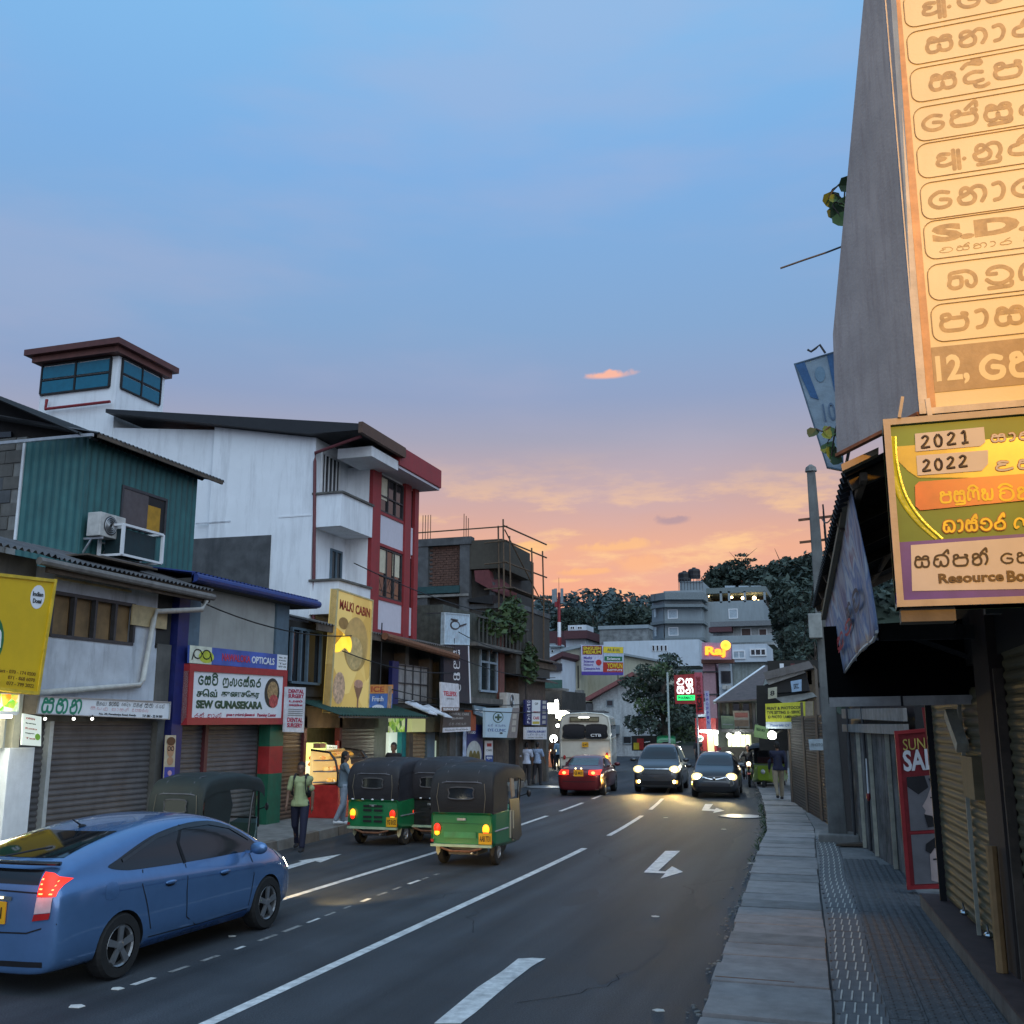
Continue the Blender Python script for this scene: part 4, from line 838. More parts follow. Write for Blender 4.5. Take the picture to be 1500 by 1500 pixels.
for x, y in ((-17.0, 28), (-16.9, 28.1), (-16.75, 28.0), (-14.9, 28.2)): MB().bar((x, y, 10.9), (x, y, 11.95 + random.uniform(-.2, .1)), .02).build('rebar', rust, Wb)
# ---- unfinished concrete building and bamboo scaffold
U = thing('unfinished_building', 'unfinished concrete building with a bare brick wall and steel rods on top', 'building', (-15.5, 42, 4.5))
MB().box(-17.6, 40.3, 4.5, -14.0, 46, 10.0).build('core', darkwall, U)
bk = mat('brick_wall', (.10, .055, .042), .9, var=.4, sc_=10, bump=.4)
bw = MB(); zr = 8.15; r = 0
while zr < 9.85:
    x = -16.85 + (r % 2) * .13
    while x < -15.45: bw.box(x, 40.1 + random.uniform(0, .03), zr, min(x + .24, -15.4), 40.29, zr + .085); x += .255
    zr += .1; r += 1
stuff(bw.build('brick', bk, U)); MB().box(-16.9, 40.16, 8.1, -15.4, 40.3, 9.95).build('mortar', cement, U)
for x0, x1, z0 in ((-17.4, -16.88, 4.5), (-15.42, -14.98, 4.5)): MB().box(x0, 39.95, z0, x1, 40.3, 10.25).build('column', cement, U)
MB().box(-17.4, 39.9, 9.95, -14.9, 40.32, 10.27).build('beam', cement, U); MB().box(-17.4, 39.9, 7.75, -15.0, 40.32, 7.85).build('ledge', concrete, U); MB().box(-17.4, 39.86, 7.9, -15.4, 40.0, 8.2).build('tarpaulin', mat('green_tarp', (.02, .06, .065), .7), U)
MB().box(-14.98, 39.98, 8.87, -13.56, 44, 10.1).build('wall_panel', mat('olive_render', (.06, .056, .045), .9, var=.2, streak=.6), U)
MB().hexa([(-14.7, 39.9, 8.35), (-13.9, 39.9, 7.9), (-13.9, 43, 7.9), (-14.7, 43, 8.35), (-14.75, 39.9, 8.8), (-14.1, 39.9, 8.8), (-13.85, 43, 8.3), (-14.75, 43, 8.8)]).build('stair_underside', maroon, U)
MB().box(-14.1, 40, 7.4, -13.95, 40.3, 8.3).build('post', cement, U); MB().hexa([(-15, 39.8, 7.5), (-13.9, 39.8, 7.35), (-13.9, 42, 7.35), (-15, 42, 7.5), (-15, 39.8, 7.6), (-13.9, 39.8, 7.75), (-13.9, 42, 7.75), (-15, 42, 7.6)]).build('stair', black, U)
MB().box(-15, 40.05, 4.5, -12.95, 45, 7.2).build('lower_wall', mat('lower_render', (.05, .047, .042), .9, streak=.8), U); MB().box(-15, 39.98, 7.2, -12.9, 45, 7.4).build('slab', cement, U)
for i in range(4): MB().bar((-17.2 + i * .12, 40.1, 10.2), (-17.2 + i * .12, 40.1, 11.35), .025).build('rod', rust, U)
for i in range(3): MB().bar((-15.3 + i * .1, 40.1, 10.2), (-15.3 + i * .1, 40.1, 11.3 - .1 * i), .025).build('rod', rust, U)
S = thing('scaffold', 'bamboo scaffold round the corner of the unfinished concrete building', 'scaffold', (-13, 41, 5))
bam = mat('bamboo', (.09, .06, .035), .7, var=.4, sc_=8)
for x, y, z1 in ((-13.35, 39.6, 10.85), (-13.2, 40.0, 10.2), (-12.85, 42.0, 10.0), (-12.8, 43.5, 10.1), (-13.6, 39.7, 10.6)): MB().tube([(x, y, 5.2), (x + .02, y, 8), (x - .02, y, z1)], .035, 6).build('pole', bam, S)
for z in (8.0, 9.05, 9.95, 10.55):
    MB().tube([(-17.5 if z > 10.2 else -14.2, 39.65, z - .05), (-13.2, 39.65, z)], .03, 6).build('pole', bam, S); MB().tube([(-13.3, 39.5, z), (-12.75, 43.9, z - .1)], .035, 6).build('pole', bam, S)
MB().tube([(-13.3, 39.6, 10.4), (-12.8, 43.6, 7.6)], .03, 6).build('brace', bam, S)
MB().box(-13.3, 39.6, 7.95, -12.9, 43.8, 8.0).build('plank', wood, S)
# ---- row of small fronts down to the corner
E1 = thing('shop_building', 'narrow grimy front with tan shutter and lit glass door', 'shop', (-14.5, 31, 0))
b = MB().box(-18, 28.3, .2, -13.75, 33.2, 3.3); b.build('wall', midwall, E1)
def fx(tl, br, x0, d, m, name, par): b = MB(); fbox(b, tl, br, x0, x0 - d); return b.build(name, m, par)
fx((604, 1073), (626, 1135), -13.5, .1, shuttery, 'shutter', E1); b = MB(); a = X(604, 1073, -13.45); c = X(626, 1140, -13.45); b.slats((-13.49, a.y, .2), (0, c.y - a.y, 0), 2.0, (1, 0, 0), .12, .03).build('shutter_slats', mat('shutter_tan', (.34, .24, .13), .5, .2, streak=.4), E1)
litg = glow_mat('lit_glass', (.75, .95, .75), .28, (.4, .5, .4))
fx((638, 1085), (659, 1150), -13.6, .1, litg, 'glass_door', E1); fx((626, 1073), (636, 1150), -13.4, .2, bluegrey, 'door_jamb', E1); fx((659, 1073), (667, 1150), -13.4, .2, midwall, 'door_jamb', E1); fx((668, 1073), (679, 1150), -13.45, .2, mat('pale_blue_door', (.3, .36, .4), .6), 'door', E1)
fx((600, 1046), (604, 1150), -13.3, .2, wood, 'post', E1)
fx((604, 1047), (623, 1072), -13.2, .25, glow_mat('lit_box', (.72, .75, .30), .32, (.4, .4, .2)), 'light_box', E1); fx((623.5, 1050), (647, 1072), -13.2, .25, mat('olive_box', (.16, .14, .08), .7), 'sign_box', E1)
lit2 = glow_mat('lit_shop_pale', (.85, .95, .8), .42, (.5, .55, .5))
fx((570, 1073), (588, 1128), -13.6, .1, lit2, 'lit_window', E1); fx((588.5, 1071), (597, 1132), -13.4, .15, mat('teal_pillar', (.01, .17, .18), .6), 'teal_pillar', E1)
leafp = lit_print('leaf_print', [(.02, .08, .02), (.1, .35, .02), (.4, .65, .05), (.75, .85, .5), (.03, .12, .05)], .38, 6)
pn = xpanel('poster_sign', 'bright lit poster of green leaves with a blue top strip', 'sign', (572, 1044), (597, 1043), (596, 1072), (571, 1073), -13.1, leafp, .06); pn.rect(0, .76, .86, 1, mat('optic_blue', (0, 0, 0)), 'blue_strip'); pn.text('OPPO', board, .15, .8, .7, .95, .03, lift=.008); pn.rect(.86, 0, 1, 1, navy, 'navy_strip')
pn = xpanel('hanging_sign', 'tall black sign with white round letters below a pale panel of goggles', 'sign', (650, 945), (687, 946), (690, 1030), (650, 1028), -12.95, mat('sign_black', (.012, .016, .03), .45), .12)
for i, s in enumerate(('ඇ', 'ය', 'ස', 'ණ')): pn.text(s, board, .34, .80 - i * .2, .66, .92 - i * .2, pen=.17)
pn.rect(.95, 0, 1, 1, board, 'white_edge')
p2 = xpanel('hanging_sign', 'pale blue panel with a drawing of goggles above the black letters', 'sign', (651, 897), (687, 900), (687, 945), (650, 944), -12.95, mat('panel_paleblue', (.42, .54, .62), .5), .12, frame=mat('panel_edge', (.5, .6, .66), .5), fw=.03)
p2.oval(.42, .62, .2, .15, darksteel, 'lens'); p2.oval(.43, .62, .15, .1, mat('panel_paleblue', (0, 0, 0)), 'lens_inner', .006); MB().bar(p2.p(.6, .6, .01), p2.p(.86, .68, .01), .05).bar(p2.p(.25, .8, .01), p2.p(.5, .78, .01), .05).build('strap', darksteel, p2.t)
MB().bar(p2.p(.2, 1, -.05), p2.p(.2, 1, -.05) - Vector((.8, 0, 0)), .04).build('bracket', darksteel, p2.t)
pn = xpanel('shop_sign', 'white sign with red letters and a brown foot strip', 'sign', (646, 999), (672, 1002), (673, 1042), (647, 1042), -12.6, mat('sign_greywhite', (0, 0, 0)), .06); pn.text('TELEFIX', mat('print_red_bright', (0, 0, 0)), .12, .54, .86, .70, .03); pn.text('service', gry, .3, .42, .68, .47); pn.rect(0, 0, 1, .14, mat('print_choc', (.12, .06, .04), .6), 'brown_strip'); pn.text('TELEPHONE SHOP', board, .06, .03, .94, .11, .02, lift=.008)
pn = xpanel('shop_sign', 'brown sign with grey lines and a white strip below it', 'sign', (650, 1042), (690, 1043), (689, 1071), (648, 1073), -12.85, mat('sign_brown', (.07, .055, .05), .55), .1); pn.rect(0, 0, 1, .22, mat('sign_greywhite', (0, 0, 0)), 'white_strip'); gl = mat('print_lightgrey', (.4, .39, .37), .6)
pn.text('DENTAL CARE', gl, .2, .82, .92, .94, .01); pn.text('நகை', gl, .3, .58, .7, .72, .01); pn.text('රජත රසායන', gl, .2, .34, .84, .46); pn.text('Peradeniya Road, Kandy', gry, .08, .06, .9, .14, lift=.008)
F1 = thing('shop_building', 'old two storey block with blue framed window, plants and eye sign', 'shop', (-14.5, 37, 0))
MB().box(-18, 33.2, .2, -13.5, 41.6, 3.4).box(-18, 33.2, 3.39, -13.42, 39.4, 6.6).box(-18, 39.4, 3.39, -13.9, 41.6, 5.6).build('wall', mat('mossy_wall', (.085, .09, .078), .9, var=.35, streak=.9, dirt=(.035, .04, .035)), F1)
MB().box(-13.5, 33.2, 3.25, -13.1, 41.6, 3.45).build('ledge', midwall, F1); MB().box(-13.6, 39.0, 3.45, -13.3, 39.6, 6.5).build('red_pilaster', mat('brick_red_render', (.15, .06, .05), .9, streak=.6), F1)
a, c = X(702, 967, -13.42), X(726, 1017, -13.42); w = MB()
for yy_ in (a.y, (a.y + c.y) / 2, c.y): w.box(-13.42, yy_ - .05, 3.75, -13.34, yy_ + .05, 5.35)
for z_ in (3.7, 4.8, 5.3): w.box(-13.418, a.y, z_, -13.342, c.y, z_ + .08)
wf = w.build('window', mat('blue_grey_light', (.25, .33, .40), .6), F1); MB().box(-13.419, a.y, 3.7, -13.405, c.y, 5.3).build('pane', glassd, wf)
bal = MB(); bz = P(700, 937, ('x', -13.2)).z
for i in range(14): bal.box(-12.95, 35.5 + .45 * i, 5.45, -12.9, 35.56 + .45 * i, 6.35)
bal.box(-12.97, 35.3, 6.35, -12.88, 41.6, 6.43); bal.build('railing', mat('rail_grey', (.06, .065, .06), .7), F1); MB().box(-13.45, 35.2, 5.3, -12.85, 41.6, 5.44).build('balcony_slab', midwall, F1)
pn = xpanel('poster', 'big blue poster with a white half moon and olive figures beside the lit door', 'poster', (684, 1060), (708, 1062), (707, 1125), (683, 1125), -13.15, navy, .05); pn.oval(.45, .3, .46, .32, mat('poster_moon', (.42, .45, .43), .6), 'white_moon'); olive = mat('poster_olive', (.14, .11, .03), .7, var=.4)
for i in range(3): pn.oval(.25 + .22 * i, .2, .13, .2, olive, 'figure', .006)
pn.text('STUDIO', board, .05, .78, .5, .84, .02); pn.rect(-.22, 0, -.02, 1, mat('strip_blue_white', (.35, .42, .55), .6, var=.5, sc_=4), 'side_strip', 0)
fx((688, 1040), (697, 1070), -13.0, .2, mat('orange_pillar', (.30, .07, .025), .7), 'orange_band', F1); fx((696, 1066), (708, 1062 + 8), -13.2, .1, maroon, 'red_band', F1)
xpanel('shop_sign', 'small blue grey slanted sign just before the pale eye sign', 'sign', (694, 1033), (712, 1036), (712, 1052), (696, 1046), -12.9, mat('sign_slate', (.16, .23, .28), .6), .06).text('OPTICIANS', board, .1, .35, .9, .65, .01)
pb_ = mat('sign_iceblue', (.42, .56, .64), .5, var=.05)
pn = xpanel('shop_sign', 'pale blue sign with a green cross in a ring and blue letters', 'sign', (711, 1037), (761, 1037), (757, 1081), (711, 1080), -12.8, pb_, .1)
pn.shape([(.78, 1), (1, 1), (1, 0), (.66, 0)], mat('sign_taupe', (.22, .19, .18), .6), 'brown_end'); pn.oval(.36, .68, .155, .185, dkgreen, 'ring'); pn.oval(.36, .68, .13, .155, pb_, 'ring_inner', .006); pn.rect(.33, .57, .39, .79, dkgreen, 'cross_bar', .009); pn.rect(.26, .645, .46, .715, dkgreen, 'cross_bar', .0095)
bl_ = mat('print_blue', (.03, .07, .25), .6); pn.text('අක්ෂි සායනය', bl_, .07, .36, .62, .46, pen=.16); pn.text('EYE CLINIC', bl_, .07, .2, .62, .30, .0); pn.oval(.47, .15, .05, .03, black, 'eye_mark', .005)
for i in range(3): pn.rect(.80, .2 + i * .22, .92, .36 + i * .22, mat('label_tan', (.42, .38, .32), .6), 'label', .006)
q = X(737, 1038, -13.1); ac('air_conditioner', 'pale air conditioner box above the eye sign', q.y, q.z, -13.1, 1.6, .62)
pn = xpanel('poster', 'narrow upright white and blue banner under the pale eye sign', 'poster', (711, 1085), (722, 1085), (722, 1124), (711, 1124), -13.2, board, .04); pn.rect(0, 0, 1, .45, bl_, 'blue_half'); pn.text('eye', board, .15, .28, .85, .4, .02, lift=.006); pn.rect(.2, .78, .8, .9, rdp, 'red_mark'); pn.text('CARE', gry, .15, .6, .85, .68)
fx((724, 1084), (745, 1152), -13.48, .1, wood, 'door', F1); fx((746, 1084), (760, 1152), -13.48, .1, black, 'dark_doorway', F1)
H1 = thing('corner_building', 'last small building of the row with old tiled eaves at the corner', 'building', (-14.5, 44, 0))
MB().box(-18, 41.6, .0, -13.35, 45.6, 5.3).build('wall', mat('tan_render', (.11, .085, .07), .9, var=.3, streak=.8), H1)
for yy_ in (41.7, 43.4, 45.2): MB().box(-13.35, yy_, 0, -13.2, yy_ + .35, 3.2).build('pilaster', midwall, H1)
tile_m = mat('roof_tile', (.08, .06, .05), .9, var=.4, sc_=5)
for z_, k in ((5.2, 0), (4.3, 1)):
    for j in range(12):
        for i in range(3):
            y = 41.5 + j * .36; x = -12.7 - i * .4 - k * .1; MB().hexa([(x, y, z_ + i * .13), (x, y + .34, z_ + i * .13), (x - .44, y + .34, z_ + .15 + i * .13), (x - .44, y, z_ + .15 + i * .13), (x, y, z_ + .04 + i * .13), (x, y + .34, z_ + .04 + i * .13), (x - .44, y + .34, z_ + .19 + i * .13), (x - .44, y, z_ + .19 + i * .13)]).build('tile', tile_m, H1)
MB().box(-13.4, 41.55, 4.9, -12.9, 45.9, 5.15).build('eave', wood, H1); MB().box(-13.4, 45.6, 4.0, -12.5, 46.6, 4.1).build('canopy', concrete, H1)
pn = xpanel('shop_sign', 'upright navy optical sign with a white middle strip', 'sign', (770, 1025), (802, 1026), (801, 1062), (770, 1062), -12.85, navy, .1); pn.rect(.27, 0, .66, 1, board, 'white_strip')
for i, ch in enumerate('OPTICAL'): pn.text(ch, board, .07, .88 - i * .135, .2, .97 - i * .135, .02, lift=.004)
for i in range(5): pn.rect(.76, .05 + i * .2, .93, .18 + i * .2, gl, 'white_mark')
pn.text('OP', gry, .4, .8, .55, .9, .02, lift=.007); pn.text('VISION', rdp, .31, .48, .62, .55, .02, lift=.007); pn.text('CARE', rdp, .33, .22, .62, .34, .02, lift=.007); pn.rect(.3, .04, .63, .14, mat('strip_yellow', (.5, .4, .05), .5), 'yellow_strip', .006)
pn = xpanel('shop_sign', 'square white sign with dark blue lines below the navy optical sign', 'sign', (770, 1065), (801, 1065), (801, 1083), (770, 1083), -12.85, mat('sign_greywhite', (0, 0, 0)), .1); pn.text('DENTAL SURGERY', bl_, .08, .54, .94, .72, .02); pn.text('දන්ත සායනය', bl_, .08, .3, .94, .48); pn.text('Tel 081 2223344', gry, .08, .1, .8, .2)
# plants trailing on the old block
def leaf_cloud(b, c, r, n, s, flat=.6):
    for i in range(n):
        while True:
            q = Vector((random.uniform(-1, 1), random.uniform(-1, 1), random.uniform(-1, 1)))
            if q.length < 1: break
        p = Vector(c) + Vector((q.x * r[0], q.y * r[1], q.z * r[2])); d = Vector((random.gauss(0, 1), random.gauss(0, 1), random.gauss(0, flat))).normalized(); e = d.cross(Vector((random.gauss(0, 1), random.gauss(0, 1), random.gauss(0, 1)))).normalized(); k = s * random.uniform(.6, 1.3)
        b.add([p - d * k, p + e * k * .45, p + d * k, p - e * k * .45], [(0, 1, 2, 3)])
for c, r, n, lab in (((-13.0, 37.4, 6.3), (.35, 1.3, .55), 260, 'leafy bush growing over the railing of the old two storey block, nearest the camera'), ((-12.9, 39.6, 6.7), (.4, 1.2, 1.0), 420, 'tall leafy bush growing over the old two storey block under the scaffold'), ((-12.8, 41.3, 5.0), (.35, .8, 1.0), 260, 'trailing creeper hanging down beside the corner building')):
    t = thing('shrub', lab, 'plant', (c[0], c[1], c[2] - r[2])); b = MB(); leaf_cloud(b, c, r, n, .16); b.build('leaves', leafm, t); MB().tube([(c[0] - .1, c[1], c[2] - r[2] - .6), (c[0], c[1], c[2])], .03, 5).build('stem', bark, t)
# ---- snack kiosk
K = thing('snack_kiosk', 'red snack kiosk with glowing curved glass display of food', 'kiosk', (-12.6, 24.7, .2))
ky0, ky1 = 23.75, 25.55
MB().box(-13.2, ky0, .2, -12.35, ky1, 1.0).build('base', mat('kiosk_red', (.45, .03, .025), .45), K, bevel=.02)
litfood = lit_print('lit_food', [(.22, .07, .01), (.7, .36, .06), (.9, .6, .2), (.7, .22, .04), (.95, .8, .45)], .8, 9)  # snacks glow by themselves in place of light falling on them
for i in range(3): MB().box(-13.1, ky0 + .05, 1.04 + i * .27, -12.5 - .12 * i, ky1 - .05, 1.07 + i * .27).build('shelf', steel, K)
for i in range(3):
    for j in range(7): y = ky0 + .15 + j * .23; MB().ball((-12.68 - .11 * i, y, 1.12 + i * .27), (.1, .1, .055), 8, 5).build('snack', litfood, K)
MB().box(-13.18, ky0 + .03, 1.0, -13.12, ky1 - .03, 1.85).build('back_panel', glow_mat('kiosk_back', (1, .68, .25), .55), K)  # panel glow stands for the light inside the case
g_ = MB(); prof = [(-12.37, 1.0), (-12.37, 1.3), (-12.45, 1.6), (-12.62, 1.8), (-13.15, 1.86)]
gm = bpy.data.materials.new('clear_glass'); gm.use_nodes = True; gn = gm.node_tree; gb = gn.nodes['Principled BSDF']; gb.inputs['Roughness'].default_value = .03; gb.inputs['Transmission Weight'].default_value = 1; gb.inputs['IOR'].default_value = 1.1; gb.inputs['Base Color'].default_value = (.95, .97, .95, 1)
for i in range(4): a, c = prof[i], prof[i + 1]; g_.add([(a[0], ky0 + .04, a[1]), (a[0], ky1 - .04, a[1]), (c[0], ky1 - .04, c[1]), (c[0], ky0 + .04, c[1])], [(0, 1, 2, 3)])
g_.build('curved_glass', gm, K)
for yy_ in (ky0, ky1): MB().tube([(x, yy_, z) for x, z in prof], .03, 6).build('black_rim', blackm, K)
MB().box(-13.15, ky0 + .1, 1.9, -12.95, ky0 + .4, 2.02).build('biscuit_box', mat('cardboard', (.35, .15, .08), .8), K)
lm = glow_mat('menu_lit', (.70, .88, .28), .75)
pn = xpanel('menu_board', 'bright lime and white lit menu board behind the snack kiosk', 'sign', (448, 1088), (478, 1088), (478, 1136), (446, 1134), -13.5, lm, .06); pn.rect(0, 0, 1, .42, glow_mat('menu_white', (.85, .95, .75), .7), 'white_half'); pn.shape([(.1, .3), (.2, .25), (.75, .75), (.65, .8)], mat('menu_orange', (.7, .3, .08), .5), 'skewer', .006); pn.oval(.25, .52, .1, .07, mat('menu_redspot', (.7, .1, .05), .5), 'tomato', .008)
for i in range(4): pn.rect(.62, .42 + .08 * i, .9, .45 + .08 * i, gry, 'line', .006)
for (tl, tr, br, bl, s, lab) in (((479, 1091), (494, 1092), (494, 1104), (479, 1103), 'TODAY MENU', 'upper white paper price notice on the red post by the kiosk'), ((484, 1105), (499, 1105), (499, 1136), (485, 1135), 'RICE 250', 'lower white paper price notice on the red post by the kiosk')):
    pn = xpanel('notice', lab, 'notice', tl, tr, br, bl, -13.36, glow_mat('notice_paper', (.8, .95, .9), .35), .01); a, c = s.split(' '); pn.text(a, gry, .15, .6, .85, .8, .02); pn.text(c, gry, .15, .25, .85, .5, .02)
fx((494, 1085), (499.5, 1105), -13.4, .06, mat('kiosk_red', (0, 0, 0)), 'red_post', D)
lamp_pts = []
def lamp(x, y, z, w, c=(1, .9, .7), r=.08, name='lamp_light'):
    d = bpy.data.lights.new(name, 'POINT'); d.energy = w; d.color = c; d.shadow_soft_size = r; o = bpy.data.objects.new(name, d); col.objects.link(o); o.location = (x, y, z); return o
lamp(-12.75, 24.6, 2.25, 14, (1, .8, .45)); lamp(-12.6, 12.4, 2.5, 70, (.95, 1, .85), .3); lamp(-13.1, 29.0, 1.9, 10, (.85, 1, .85))

cb2 = thing('cables', 'slack black cables strung along the fronts of the old shops', 'cables', (-13, 30, 5))
for z_, y0_, y1_, x_ in ((5.0, 18.3, 25.2, -12.85), (4.4, 24.6, 33.2, -12.8), (5.6, 33, 41.5, -12.75), (4.7, 33, 45, -12.7), (6.9, 25.5, 39.5, -13.0), (3.5, 28, 42, -12.9), (3.25, 28, 45.5, -12.8)):
    a, c = Vector((x_, y0_, z_)), Vector((x_, y1_, z_ - .15)); MB().tube([a.lerp(c, i / 10) - Vector((0, 0, .9 * (i / 10) * (1 - i / 10))) for i in range(11)], .016, 4).build('cable', black, cb2)
for y_ in (27.3, 33.1, 41.4): MB().tube([(-12.95, y_, 5.4), (-13.0, y_ + .1, 4.2), (-12.95, y_ - .05, 3.1)], .02, 4).build('cable', black, cb2)
# ================================================================== hills, far town
def Yp(u, v, y): return P(u, v, ('y', y))
leafm2 = mat('hazed_far_leaf', (.042, .064, .050), .7, var=.5, sc_=.3, bump=0); leafh = mat('hazed_hill_leaf', (.055, .085, .088), .75, var=.4, sc_=.12, bump=0)  # lighter, bluish leaves carry the haze of distance in their colour
hillm = mat('hill_ground', (.02, .03, .018), .95, var=.4, sc_=.1)
def hill(name, cx, cy, rx, ry, h, p=1.6):
    b = MB(); n = 26
    for j in range(n + 1):
        for i in range(n + 1):
            x, y = -1 + 2 * i / n, -1 + 2 * j / n; d = min(1, math.hypot(x, y)); z = h * (.5 + .5 * math.cos(math.pi * d)) ** (1 / p) * (1 + .07 * math.sin(5 * x + 3 * y) + .05 * math.sin(9 * y - 4 * x)) - .5 * d - .2
            b.v.append((cx + rx * x, cy + ry * y, z))
    for j in range(n):
        for i in range(n): a = j * (n + 1) + i; b.f.append((a, a + 1, a + n + 2, a + n + 1))
    o = struct(b.build(name, hillm, smooth=True)); OFF[o.name] = (0, 0, 0)
    return BVHTree.FromPolygons([Vector(v) for v in b.v], b.f)
hA = hill('hill', -86, 330, 130, 120, 41)
hB = hill('hill', -2, 190, 42, 70, 30)
hC = hill('hill', 40, 300, 120, 120, 44)
def ground_z(bv, x, y):
    r = bv.ray_cast(Vector((x, y, 200)), Vector((0, 0, -1))); return r[0].z if r[0] else None
def forest(name, bv, x0, x1, y0, y1, n, s, hmax, m):
    b = MB(); c = 0
    while c < n:
        x, y = random.uniform(x0, x1), random.uniform(y0, y1); z = ground_z(bv, x, y)
        c += 1
        if z is None or z < 1: continue
        r = s * random.uniform(.6, 1.3); hh = random.uniform(.4, 1) * hmax
        leaf_cloud(b, (x, y, z + hh * .6), (r, r, hh * .5), 34, s * .30, .5)
    o = stuff(b.build(name, m)); o['label'] = 'dark tree cover on the far hill'; return o
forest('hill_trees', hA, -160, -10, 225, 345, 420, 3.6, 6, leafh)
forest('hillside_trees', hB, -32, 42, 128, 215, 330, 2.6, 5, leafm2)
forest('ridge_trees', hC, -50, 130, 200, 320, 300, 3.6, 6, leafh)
# tree kinds: crown clouds on trunks
def crown_mesh(name, n, s, shape, m):
    b = MB()
    for c, r, k in shape: leaf_cloud(b, c, r, int(n * k), s, .7)
    me = b.mesh(name); me.materials.append(m); return me
def trunk_mesh(name, h, r, limbs):
    b = MB().tube([(0, 0, -.5), (.04, 0, h * .4), (-.03, .05, h * .8), (0, 0, h)], [r * 1.2, r, r * .7, r * .3], 7)
    for i in range(limbs):
        a = i * 2.4; z = h * (.45 + .08 * i); b.tube([(0, 0, z), (math.cos(a) * h * .14, math.sin(a) * h * .14, z + h * .12), (math.cos(a) * h * .3, math.sin(a) * h * .3, z + h * .24)], [r * .5, r * .35, r * .12], 5)
    me = b.mesh(name); me.materials.append(bark); return me
rnd = lambda a: random.uniform(-a, a)
lobes = lambda n, R_, z0, h: [((rnd(R_), rnd(R_), z0 + random.random() * h), (random.uniform(.5, 1.0) * R_ * .62,) * 2 + (R_ * random.uniform(.3, .5),), 1. / n) for _ in range(n)]
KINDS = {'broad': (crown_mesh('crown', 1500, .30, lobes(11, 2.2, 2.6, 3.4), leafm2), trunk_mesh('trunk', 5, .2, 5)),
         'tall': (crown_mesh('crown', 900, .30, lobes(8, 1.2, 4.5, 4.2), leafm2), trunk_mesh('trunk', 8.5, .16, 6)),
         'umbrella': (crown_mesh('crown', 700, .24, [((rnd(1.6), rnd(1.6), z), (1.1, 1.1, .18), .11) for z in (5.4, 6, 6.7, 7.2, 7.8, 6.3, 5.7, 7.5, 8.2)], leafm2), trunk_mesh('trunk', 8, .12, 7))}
def tree(kind, x, y, z, s, label, group='trees on the hillsides'):
    t = thing('tree', label, 'tree', (x, y, z), group, random.random() * 6, True); t.scale = (s, s, s * random.uniform(.9, 1.15))
    c, k = KINDS[kind]; share(c, 'crown', t); share(k, 'trunk', t); return t
def hilltree(kind, u, v, y, bv, s, label):
    """a tree whose top shows at the picture point"""
    p = Yp(u, v, y); top = {'broad': 6.4, 'tall': 9.3, 'umbrella': 8.5}[kind]; tree(kind, p.x, p.y, p.z - top * s, s, label)
for u, v, k, s, y, lab in ((804, 874, 'umbrella', 1.0, 260, 'tall layered tree on the far hill standing just beside the phone mast'), (776, 881, 'umbrella', .6, 270, 'small thin tree on the far hill nearest the scaffold'), (868, 893, 'tall', 1.0, 270, 'tall rounded tree on the far hill, higher of the pair past the mast'), (886, 898, 'tall', .9, 275, 'second tree on the far hill just beyond the tall rounded one'),
                         (842, 892, 'broad', 1.6, 270, 'wide tree clump on the far hill behind the white rooftop house'), (822, 900, 'broad', 1.2, 280, 'low tree on the far hill hidden by the phone mast'), (905, 912, 'broad', 1.0, 280, 'lowest tree at the far end of the hill above the grey stone wall'),
                         (940, 893, 'broad', 2.0, 185, 'round dark tree touching the side of the grey terraced building'), (950, 899, 'broad', 1.4, 185, 'lower dark tree between the stone wall and the grey terraced building')):
    hilltree(k, u, v, y, hA, s, lab)
for i, (u, v, k, s, y) in enumerate(((1086, 818, 'umbrella', 1.5, 200), (1075, 826, 'broad', 2.6, 205), (1095, 826, 'broad', 2.2, 200), (1060, 838, 'broad', 2.0, 205), (1046, 848, 'broad', 1.6, 200), (1124, 824, 'broad', 1.7, 195), (1146, 816, 'tall', 1.7, 190), (1136, 828, 'broad', 2.0, 190), (1165, 822, 'broad', 2.2, 185), (1180, 812, 'tall', 1.9, 180), (1192, 800, 'broad', 2.2, 175), (1110, 842, 'broad', 2.0, 180), (1150, 845, 'broad', 2.2, 165), (1175, 845, 'broad', 2.0, 160))):
    hilltree(k, u, v, y, hB, s * .85, ('layered tree crowning the knoll above the lit terrace', 'dark tree on the knoll under the layered tree, toward the water tanks', 'dark tree on the knoll under the layered tree, toward the utility pole', 'dark tree lower on the knoll, second from the water tanks', 'dark tree at the foot of the knoll nearest the water tanks', 'dark tree in the dip between the knoll and the taller ridge', 'tall tree breaking the ridge line between the dip and the utility pole', 'rounded tree just below the tall one on the ridge line', 'broad tree on the ridge line just before the utility pole', 'tall tree on the ridge line touching the utility pole', 'tree highest on the ridge line behind the utility pole', 'tree on the slope directly above the end of the lit terrace', 'tree halfway down the slope between terrace and utility pole', 'tree halfway down the slope behind the utility pole')[i])
for i, (u, v, s, y, lab) in enumerate(((1172, 868, .9, 92, 'leafy tree crown highest over the dark roofs beside the concrete utility pole'), (1186, 886, .75, 82, 'leafy tree crown pressed against the upper part of the concrete utility pole'), (1158, 890, .8, 96, 'leafy tree crown over the roofs, left end of the clump by the utility pole'),
                                 (1176, 915, .62, 70, 'leafy tree crown in the middle of the clump over the dark roofs'), (1192, 925, .5, 60, 'low leafy crown behind the electric meter box on the utility pole'), (1152, 925, .5, 84, 'low leafy crown beside the white house with brown windows'), (1196, 965, .36, 50, 'lowest leafy crown hanging beside the utility pole above the yellow sign'))):
    p = Yp(u, v, y); tree('broad', p.x, p.y, p.z - 6.4 * s, s, lab, 'trees over the dark roofs')
